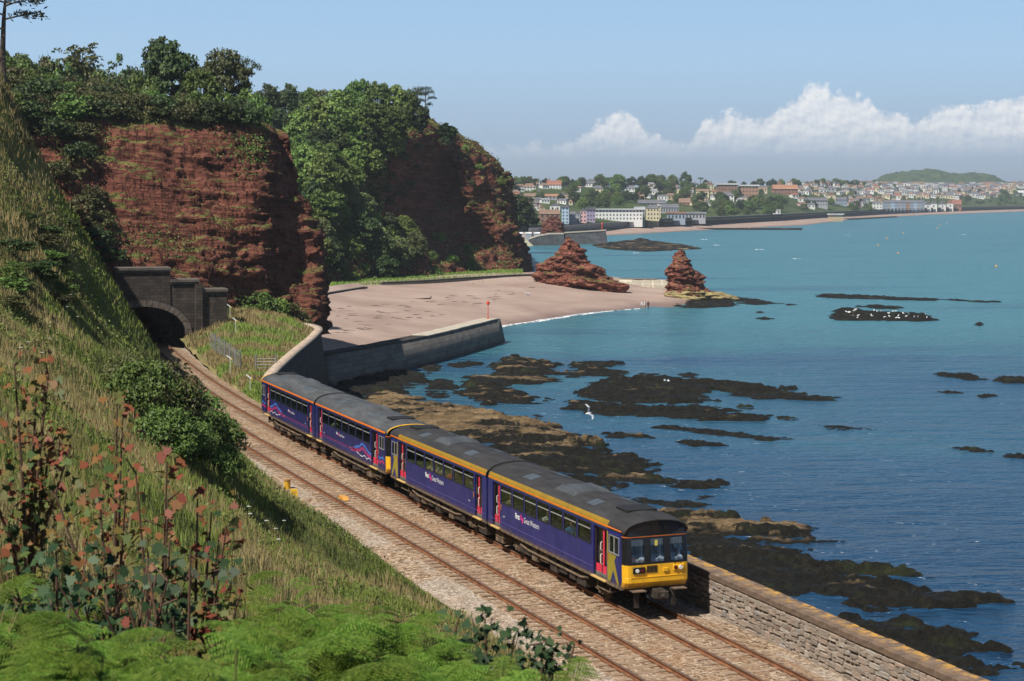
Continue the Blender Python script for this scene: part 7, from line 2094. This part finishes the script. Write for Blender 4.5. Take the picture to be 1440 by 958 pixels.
# ================================================================ SMALL THINGS
def lineside():
    yel = plain('lineside_yellow', (.62, .36, .02), .6); gal = plain('galvanised_steel', (.24, .25, .25), .6, .3); wh = plain('white_marker', (.68, .67, .60), .6)
    # yellow capped post and number plate
    q = on(404, 688, 6.72); o = empty('yellow_bollard', tuple(q)); tag(o, 'squat yellow cylinder with rusty lid beside the track', 'bollard')
    m = MB(); m.tube([(0, 0, -.1), (0, 0, .46)], .17, 16); m.build('drum', yel, o); m = MB(); m.tube([(0, 0, .461), (0, 0, .54)], .19, 16); m.build('lid', plain('rusty_lid', (.34, .17, .07), .8), o)
    q = on(414, 712, 6.72); o = empty('number_sign', tuple(q), -.35); tag(o, 'small yellow number plate on a stake at the ballast edge', 'sign')
    m = MB(); m.box((-.03, -.02, -.1), (.03, .02, .58)); m.build('stake', plain('dark_stake', (.06, .05, .04), .8), o)
    m = MB(); m.box((-.21, -.045, .50), (.21, -.022, .90)); pl = m.build('plate', yel, o, bevel=.01)
    tm, w = text_mesh('257', .2, plain('sign_black', (.03, .025, .02), .6)); obj('lettering', tm, pl, (-w / 2, -.047, .70), (math.pi / 2, 0, 0))
    q = on(483, 702, 6.84); o = empty('track_magnet', tuple(q), -1.15); tag(o, 'orange-yellow ramp box between the rails of the empty track', 'track box')
    m = MB(); m.prism([(-.5, 0), (.5, 0), (.25, .16), (-.35, .16)], 1, -.15, .15); m.build('casing', plain('faded_orange', (.55, .27, .06), .7), o); m = MB(); m.box((-.62, -.12, -.02), (-.5, .12, .10)); m.build('end_cap', T['rubber'], o)
    for px, py, lab in ((392, 704, 'thin weathered stake left of the yellow number plate'), (345, 632, 'weathered stake at the bush edge beside the track')):
        q = on(px, py, 6.7); o = empty('stake', tuple(q)); tag(o, lab, 'stake', 'lineside stakes'); m = MB(); m.tube([(0, 0, -.1), (.03, 0, .7)], .035, 6); m.build('post', plain('dark_stake', (.06, .05, .04), .8), o); m = MB(); m.box((-.05, -.05, .7), (.08, .05, .76)); m.build('cap', plain('dark_stake', (.06, .05, .04), .8), o)
    # signal near the tunnel
    c, tg = path(arc_at(166), -6.2); o = empty('railway_signal', (float(c[0]), float(c[1]), 6.7)); tag(o, 'slim railway signal with dark head at the tunnel approach', 'signal')
    m = MB(); m.tube([(0, 0, 0), (0, 0, 2.7)], .08, 8); m.build('post', plain('pale_blue_post', (.30, .36, .42), .5), o)
    m = MB(); m.box((-.28, -.1, 2.5), (.28, .12, 3.6)); hd = m.build('head', T['rubber'], o, bevel=.04)
    m = MB(); m.tube([(0, -.1, 3.28), (0, -.22, 3.28)], .12, 10); m.build('green_lens', plain('green_lens', (.05, .35, .22), .2), hd); m = MB(); m.tube([(0, -.1, 2.85), (0, -.2, 2.85)], .12, 10); m.build('dark_lens', T['black'], hd)
    # palisade fence down the bank
    def bank_z(x, y): 
        d = (BANK[..., 0] - x) ** 2 + (BANK[..., 1] - y) ** 2
        return float(BANK.reshape(-1, 3)[np.argmin(d), 2])
    a, b = on(338, 521, 7.4), on(295, 456, 10.2)
    root = empty('palisade_fence', tuple(a)); tag(root, 'grey palisade fence running down the grass bank from the tunnel', 'fence')
    n = 30; d = b - a; rz = math.atan2(d.y, d.x)
    pm = MB(); pm.prism([(-.035, 0), (.035, 0), (.035, 1.65), (0, 1.8), (-.035, 1.65)], 1, -.015, .015); pmesh = pm.mesh('pale', gal)
    for i in range(n):
        p = a + d * (i / (n - 1)); z = bank_z(p.x, p.y)
        obj('pale', pmesh, root, p - a + Vector((0, 0, z - p.z - .05)), (0, 0, rz))
    for k in range(6):
        p0 = a + d * (k / 6); p1 = a + d * ((k + 1) / 6); z0, z1 = bank_z(p0.x, p0.y), bank_z(p1.x, p1.y)
        for h in (.4, 1.35):
            m = MB(); m.tube([(p0.x - a.x, p0.y - a.y + .05, z0 - a.z + h), (p1.x - a.x, p1.y - a.y + .05, z1 - a.z + h)], .03, 4); m.build('rail', gal, root)
        m = MB(); m.box((p0.x - a.x - .05, p0.y - a.y + .06, z0 - a.z - .2), (p0.x - a.x + .05, p0.y - a.y + .16, z0 - a.z + 1.8)); m.build('post', gal, root)
    # field gate by the wall
    g0, g1 = on(360, 521, 7.5), on(388, 521, 7.5); g0.z = bank_z(g0.x, g0.y); root = empty('metal_gate', tuple(g0), math.atan2(g1.y - g0.y, g1.x - g0.x)); tag(root, 'five-barred metal gate beside the outer sea wall', 'gate')
    L = (g1 - g0).length
    for h in (.15, .42, .68, .94, 1.2):
        m = MB(); m.tube([(0, 0, h), (L, 0, h)], .03, 5); m.build('bar', gal, root)
    for x in (0, L): m = MB(); m.tube([(x, 0, -.2), (x, 0, 1.6)], .07, 6); m.build('post', gal, root)
    for i, (px, py, h) in enumerate(((324, 480, 1.3), (332, 492, 1.3), (324, 530, 1.6), (352, 552, 1.5))):
        q = on(px, py, 7.0); q.z = bank_z(q.x, q.y); o = empty('slanted_marker', tuple(q)); tag(o, 'thin post with slanted white and yellow board on the bank, %s' % ('uppermost', 'second down', 'third down', 'closest to the last railcar')[i], 'marker', 'slanted marker boards')
        m = MB(); m.tube([(0, 0, -.2), (0, 0, h)], .03, 6); m.build('post', wh, o)
        m = MB(); m.X = Matrix.Translation((0, 0, h)) @ Matrix.Rotation(R(38), 4, 'Y'); m.box((-.4, -.03, -.05), (.12, .03, .05)); m.build('board', wh, o)
        m = MB(); m.X = Matrix.Translation((0, 0, h)) @ Matrix.Rotation(R(38), 4, 'Y'); m.box((.12, -.031, -.052), (.26, .031, .052)); m.build('yellow_end', yel, o)
lineside()

# ---- people -----------------------------------------------------------------------
def skin_mesh(name, joints, edges, rad, mats, sub=1):
    me = bpy.data.meshes.new(name); me.from_pydata(joints, edges, [])
    o = bpy.data.objects.new(name, me); COL.objects.link(o)
    o.modifiers.new('s', 'SKIN'); s = o.modifiers.new('d', 'SUBSURF'); s.levels = s.render_levels = sub
    for i, r in enumerate(rad): me.skin_vertices[0].data[i].radius = (r, r) if not isinstance(r, tuple) else r
    me.skin_vertices[0].data[0].use_root = True
    dg = bpy.context.evaluated_depsgraph_get()
    out = bpy.data.meshes.new_from_object(o.evaluated_get(dg)); bpy.data.objects.remove(o)
    out.name = name
    for m in mats: out.materials.append(m)
    return out
SKIN = plain('skin', (.42, .25, .17), .6)
def standing_mesh(stride=.15, bend=0.0):
    J = [(0, 0, .95), (0, .01, 1.2), (0, 0, 1.42), (0, 0, 1.52), (0, -.02, 1.64), (0, -.02, 1.74),
         (.09, 0, .90), (.10, -stride, .5), (.10, -stride * .4, .09), (.10, -stride * .4 - .16, .04),
         (-.09, 0, .90), (-.10, stride * .5, .5), (-.10, stride * 1.1, .09), (-.10, stride * 1.1 - .16, .04),
         (.19, 0, 1.40), (.25, .03, 1.13), (.25, -.10, .90), (.25, -.14, .80), (-.19, 0, 1.40), (-.25, .03, 1.13), (-.25, -.08, .90), (-.25, -.12, .80)]
    E = [(0, 1), (1, 2), (2, 3), (3, 4), (4, 5), (0, 6), (6, 7), (7, 8), (8, 9), (0, 10), (10, 11), (11, 12), (12, 13), (2, 14), (14, 15), (15, 16), (16, 17), (2, 18), (18, 19), (19, 20), (20, 21)]
    r = [.14, .13, .14, .055, .095, .08, .09, .06, .045, .035, .09, .06, .045, .035, .065, .048, .036, .03, .065, .048, .036, .03]
    return J, E, r
def colour_by_height(me, bands):
    """bands: (z limit, material index) from the feet up"""
    mi = []
    for p in me.polygons:
        z = p.center.z
        mi.append(next(i for lim, i in bands if z < lim))
    me.polygons.foreach_set('material_index', mi)
def beach_people():
    J, E, r = standing_mesh()
    hair = plain('brown_hair', (.05, .03, .02), .7)
    for i, (px, py, lab, shirt, leg, Y) in enumerate(((903, 434.5, 'person in pale clothes paddling, left of the trio', (.62, .55, .50), SKIN, 0), (907, 434, 'person in white top paddling, middle of the trio', (.72, .70, .66), SKIN, 0), (911.5, 434.5, 'person in dark clothes at the water edge, right of the trio', (.10, .04, .05), plain('dark_trousers', (.08, .04, .04), .8), 0))):
        me = skin_mesh('person', J, E, r, [leg, plain('shirt_%d' % i, shirt, .8), SKIN, hair]); colour_by_height(me, [(.80, 0), (1.45, 1), (1.69, 2), (9, 3)])
        q = on(px, py, .05); o = obj('person', me, None, (q.x, q.y, -.02), (0, 0, i * 1.3)); tag(o, lab, 'person', 'paddling people')
    # sitting on the sand
    J = [(0, 0, .14), (0, .05, .4), (0, .06, .58), (0, .05, .68), (0, .02, .80), (0, .02, .9), (.1, -.12, .15), (.12, -.42, .42), (.12, -.62, .06), (.12, -.76, .04), (-.1, -.12, .15), (-.12, -.42, .42), (-.12, -.62, .06), (-.12, -.76, .04), (.19, .05, .56), (.24, -.1, .36), (.16, -.34, .36), (-.19, .05, .56), (-.24, -.1, .36), (-.16, -.34, .36)]
    E = [(0, 1), (1, 2), (2, 3), (3, 4), (4, 5), (0, 6), (6, 7), (7, 8), (8, 9), (0, 10), (10, 11), (11, 12), (12, 13), (2, 14), (14, 15), (15, 16), (2, 17), (17, 18), (18, 19)]
    r = [.15, .13, .14, .055, .095, .08, .09, .06, .045, .035, .09, .06, .045, .035, .065, .045, .035, .065, .045, .035]
    me = skin_mesh('person', J, E, r, [plain('blue_jeans', (.10, .16, .35), .8), plain('white_shirt', (.7, .7, .7), .8), SKIN, hair]); colour_by_height(me, [(.2, 0), (.62, 1), (.86, 2), (9, 3)])
    q = G_beach(742, 414); tag(obj('person', me, None, q, (0, 0, 1.0)), 'person in white and blue sitting alone on the sand', 'person')
def G_beach(px, py):
    bp = bpy.data.objects['cove_beach'].data; co = np.empty(len(bp.vertices) * 3, np.float32); bp.vertices.foreach_get('co', co); co = co.reshape(-1, 3)
    x, y = project(co.astype(float)); i = int(np.argmin(np.hypot(x - px, y - py))); return tuple(float(v) for v in co[i])
beach_people()
def beach_bits():
    q = Vector(G_beach(603, 421)); o = empty('driftwood_log', tuple(q), .1); tag(o, 'dark driftwood log lying on the upper beach', 'log')
    m = MB(); m.tube([(-3.6, 0, .08), (-1, .1, .14), (.4, 0, .2), (.8, 0, .25)], [.06, .1, .14, .12], 7); m.build('log', plain('dark_wood', (.05, .035, .025), .9), o, smooth=True)
    m = MB(); m.tube([(.7, 0, .2), (.75, .1, .7)], [.12, .08], 6); m.build('branch_stub', plain('dark_wood', (.05, .035, .025), .9), o)
    rg = random.Random(3); tt = plain('dry_wrack', (.05, .042, .025), .95)
    m = MB()
    for k in range(80):
        line = rg.choice(((455, 452, 700, 421), (470, 466, 620, 440), (460, 440, 760, 410)))
        u = rg.random(); px = line[0] + (line[2] - line[0]) * u; py = line[1] + (line[3] - line[1]) * u + rg.gauss(0, 3.0)
        q = Vector(G_beach(px, py)); a = rg.uniform(-.4, .9); L = rg.uniform(.2, 1.3)
        m.tube([q + Vector((-L * math.cos(a), -L * math.sin(a), .03)), q + Vector((0, 0, .09)), q + Vector((L * math.cos(a), L * math.sin(a), .03))], [.012, rg.uniform(.02, .06), .012], 4)
    o = m.build('seaweed_wrack', tt); tag(o, 'lines of dry seaweed wrack on the upper beach', 'seaweed', None, 'stuff')
beach_bits()
def passengers():
    J = [(0, 0, 0), (0, 0, .30), (0, 0, .50), (0, 0, .60), (.02, 0, .72), (.02, 0, .83), (.38, .1, .03), (.42, .1, -.38), (.52, .1, -.42), (.38, -.1, .03), (.42, -.1, -.38), (.52, -.1, -.42), (0, .20, .47), (.06, .24, .22), (.26, .18, .14), (0, -.20, .47), (.06, -.24, .22), (.26, -.18, .14)]
    E = [(0, 1), (1, 2), (2, 3), (3, 4), (4, 5), (0, 6), (6, 7), (7, 8), (0, 9), (9, 10), (10, 11), (2, 12), (12, 13), (13, 14), (2, 15), (15, 16), (16, 17)]
    r = [.15, .14, .15, .055, .10, .085, .085, .06, .04, .085, .06, .04, .07, .05, .04, .07, .05, .04]
    sh = {k: plain('top_' + k, c, .8) for k, c in dict(red=(.55, .05, .04), white=(.70, .68, .62), blue=(.05, .22, .55), green=(.40, .60, .25), tan=(.5, .38, .25), dark=(.06, .06, .08)).items()}
    hairs = [plain('brown_hair', (.05, .03, .02), .7), plain('fair_hair', (.40, .28, .12), .7), plain('grey_hair', (.4, .38, .36), .7)]
    base = {}
    def pm(c, h):
        if (c, h) not in base:
            me = skin_mesh('person', J, E, r, [plain('dark_trousers', (.08, .04, .04), .8), sh[c], SKIN, hairs[h]]); colour_by_height(me, [(.05, 0), (.57, 1), (.77, 2), (9, 3)]); base[(c, h)] = me
        return base[(c, h)]
    # d: metres back from the car's cab face
    L = [(lead, -1, 13.0, 'tan', 0, 'passenger with tanned face in the window next to the rear door of the leading railcar'), (lead, -1, 8.6, 'white', 0, 'passenger in white in the middle window of the leading railcar'), (lead, -1, 6.0, 'blue', 0, 'passenger in blue in the fifth window of the leading railcar'), (lead, -1, 4.9, 'green', 1, 'passenger in pale green in the sixth window of the leading railcar'),
         (second, 1, 6.5, 'tan', 1, 'fair-haired passenger in the third window of the second railcar'), (second, 1, 7.2, 'white', 0, 'passenger in white beside the fair-haired one in the second railcar'), (second, 1, 8.3, 'tan', 2, 'passenger with grey hair in the fourth window of the second railcar'), (second, 1, 9.6, 'red', 0, 'passenger in red in the fifth window of the second railcar'), (second, 1, 12.0, 'white', 1, 'passenger leaning back in the seventh window of the second railcar'), (second, 1, 13.3, 'tan', 1, 'passenger with fair hair in the last window of the second railcar'),
         (third, -1, 11.6, 'green', 0, 'passenger in green in the second window of the third railcar')]
    for car, s, d, c, h, lab in L:
        M = Matrix.Translation(car.location) @ Matrix.Rotation(car.rotation_euler.z, 4, 'Z')
        p = M @ Vector((dx(d), s * 1.05, 1.80))
        o = obj('person', pm(c, h), None, p, (0, 0, car.rotation_euler.z + (0 if random.random() < .5 else math.pi))); tag(o, lab, 'person', 'passengers in the train')
passengers()

# ---- gulls and buoys ------------------------------------------------------------------
def birds():
    wh = plain('gull_white', (.80, .80, .78), .7, vary=.04); gy = plain('gull_grey', (.45, .47, .50), .7)
    m = MB(); m.tube([(-.26, 0, .0), (-.12, 0, .02), (.08, 0, .02), (.2, 0, .07), (.28, 0, .06), (.34, 0, .04)], [.02, .08, .085, .05, .045, .008], 8); body = m.mesh('body', wh, True)
    def wing(s, up):
        m = MB(); m.add([(.12, s * .06, .05), (-.08, s * .06, .05), (-.06, s * .40, .05 + up), (.14, s * .38, .06 + up), (-.16, s * .78, .02 + up * .9), (.02, s * .66, .05 + up)], [(0, 1, 2, 3), (3, 2, 4, 5)])
        me = m.mesh('wing', gy); return me
    w = {(s, u): wing(s, u) for s in (-1, 1) for u in (.1, .32)}
    for px, py, Y, rz, u, tilt, lab, sc in ((827, 582, 150, .6, .32, .9, 'white gull banking low over the water beside the weedy reef', 1.05), (938, 536, 185, 2.6, .1, .2, 'gull gliding with spread wings over the broad weedy reef', 1.2)):
        o = empty('gull', tuple(at(px, py, Y)), rz); o.rotation_euler = (tilt, 0, rz); o.scale = (sc, sc, sc); tag(o, lab, 'gull', 'flying gulls')
        obj('body', body, o); [obj('wing', w[(s, u)], o) for s in (-1, 1)]
    m = MB(); m.tube([(-.22, 0, .10), (-.05, 0, .13), (.1, 0, .16), (.18, 0, .26), (.26, 0, .25)], [.02, .075, .08, .04, .012], 7); m.tube([(.0, .03, 0), (.0, .03, .1)], .012, 4); m.tube([(.0, -.03, 0), (.0, -.03, .1)], .012, 4); sit = m.mesh('gull', wh)
    roost = next(o for o in bpy.data.objects if o.name.startswith('reef_rock') and 'roosting' in o.get('label', ''))
    co = np.array([v.co[:] for v in roost.data.vertices]); hi = co[co[:, 2] > np.percentile(co[:, 2], 60)]
    rg = random.Random(9)
    for i in range(34):
        p = hi[rg.randrange(len(hi))]
        o = obj('gull', sit, None, Vector(p) + roost.location, (0, 0, rg.uniform(0, 6.28)), (1.15, 1.15, 1.15)); tag(o, 'one of the white gulls roosting on the humped reef', 'gull', 'roosting gulls')
    org = plain('buoy_orange', (.75, .32, .03), .5)
    m = MB(); m.tube([(0, 0, -.3), (0, 0, .1), (0, 0, .6), (0, 0, .9)], [.3, .55, .5, .15], 10); bm_ = m.mesh('float', org, True); m = MB(); m.tube([(0, 0, .9), (0, 0, 1.5)], .08, 6); tp = m.mesh('staff', org)
    for i, (px, py) in enumerate(((1401, 375.5), (1263, 357), (1235, 346), (1322, 317), (1332, 314.5), (1318, 322), (1270.5, 328.5), (1247, 336))):
        q = on(px, py, 0); o = empty('buoy', tuple(q)); s = .6 if i < 3 else .7; o.scale = (s, s, s); tag(o, 'orange buoy, %s from the near right of the bay' % (words[i]), 'buoy', 'orange buoys in the bay'); obj('float', bm_, o); obj('staff', tp, o)
    rg = random.Random(2); m = MB(); n = 0
    for px, py, w in ((1068, 351, 12), (1120, 364, 10), (1192, 331, 6), (990, 337, 9), (1008, 345, 8), (1355, 330, 6), (895, 356, 9)):
        q = on(px, py, .05); k = q.y / F_PX; L = w * k / 2
        pts = [(q.x + (i / 8 - .5) * 2 * L, q.y + rg.uniform(-.4, .4) * L * .3, .06) for i in range(9)]
        up = [(x, y + .12 * L * math.sin(math.pi * i / 8) + .05, .14) for i, (x, y, z) in enumerate(pts)]; dn = [(x, y - .10 * L * math.sin(math.pi * i / 8) - .05, .03) for i, (x, y, z) in enumerate(pts)]
        m.add(up + dn, [(i, i + 1, 10 + i, 9 + i) for i in range(8)])
    o = m.build('whitecaps', MAT['foam']); tag(o, 'small whitecaps breaking here and there on the sea', 'foam', None, 'stuff')
birds()

# ---- sea air ----------------------------------------------------------------------------
def build_haze():
    m = MB(); m.box((-7000, -600, -4.5), (8000, 9900, 128)); me = m.mesh('haze')
    mat = bpy.data.materials.new('sea_haze'); mat.use_nodes = True; nt = mat.node_tree; nt.nodes.clear()
    out = nt.nodes.new('ShaderNodeOutputMaterial'); v = nt.nodes.new('ShaderNodeVolumePrincipled')
    v.inputs['Color'].default_value = (.80, .90, 1.0, 1); v.inputs['Density'].default_value = HAZE; v.inputs['Anisotropy'].default_value = .25
    nt.links.new(v.outputs[0], out.inputs['Volume']); me.materials.append(mat)
    o = obj('haze', me); tag(o, 'thin pale sea haze softening the far town', 'haze', None, 'stuff'); o.display_type = 'WIRE'
HAZE = .00012
build_haze()

# ---- tell members of small groups apart -------------------------------------------------
def ordinal(n):
    one = ['first', 'second', 'third', 'fourth', 'fifth', 'sixth', 'seventh', 'eighth', 'ninth', 'tenth', 'eleventh', 'twelfth', 'thirteenth', 'fourteenth', 'fifteenth', 'sixteenth', 'seventeenth', 'eighteenth', 'nineteenth']
    tens = {2: 'twent', 3: 'thirt', 4: 'fort', 5: 'fift', 6: 'sixt', 7: 'sevent'}
    if n < 20: return one[n - 1]
    t, u = divmod(n, 10)
    return tens[t] + 'ieth' if u == 0 else tens[t] + 'y-' + one[u - 1]
def set_apart():                                                     # ORD
    by = {}
    for o in COL.objects:
        if o.parent is None and 'label' in o and 'group' in o: by.setdefault(o['label'], []).append(o)
    for lab, os_ in by.items():
        if not 1 < len(os_) <= 78: continue
        pos = np.array([tuple(o.location) for o in os_]); x, _ = project(pos)
        end = 'headland' if pos[:, 1].mean() > 900 else 'inland'
        for k, i in enumerate(np.argsort(x)):
            n = ordinal(k + 1).replace('-', '')
            os_[i]['label'] = '%s from %s among the %s' % (n, end, lab[11:]) if lab.startswith('one of the ') else '%s, %s from %s side' % (lab, n, end)
set_apart()
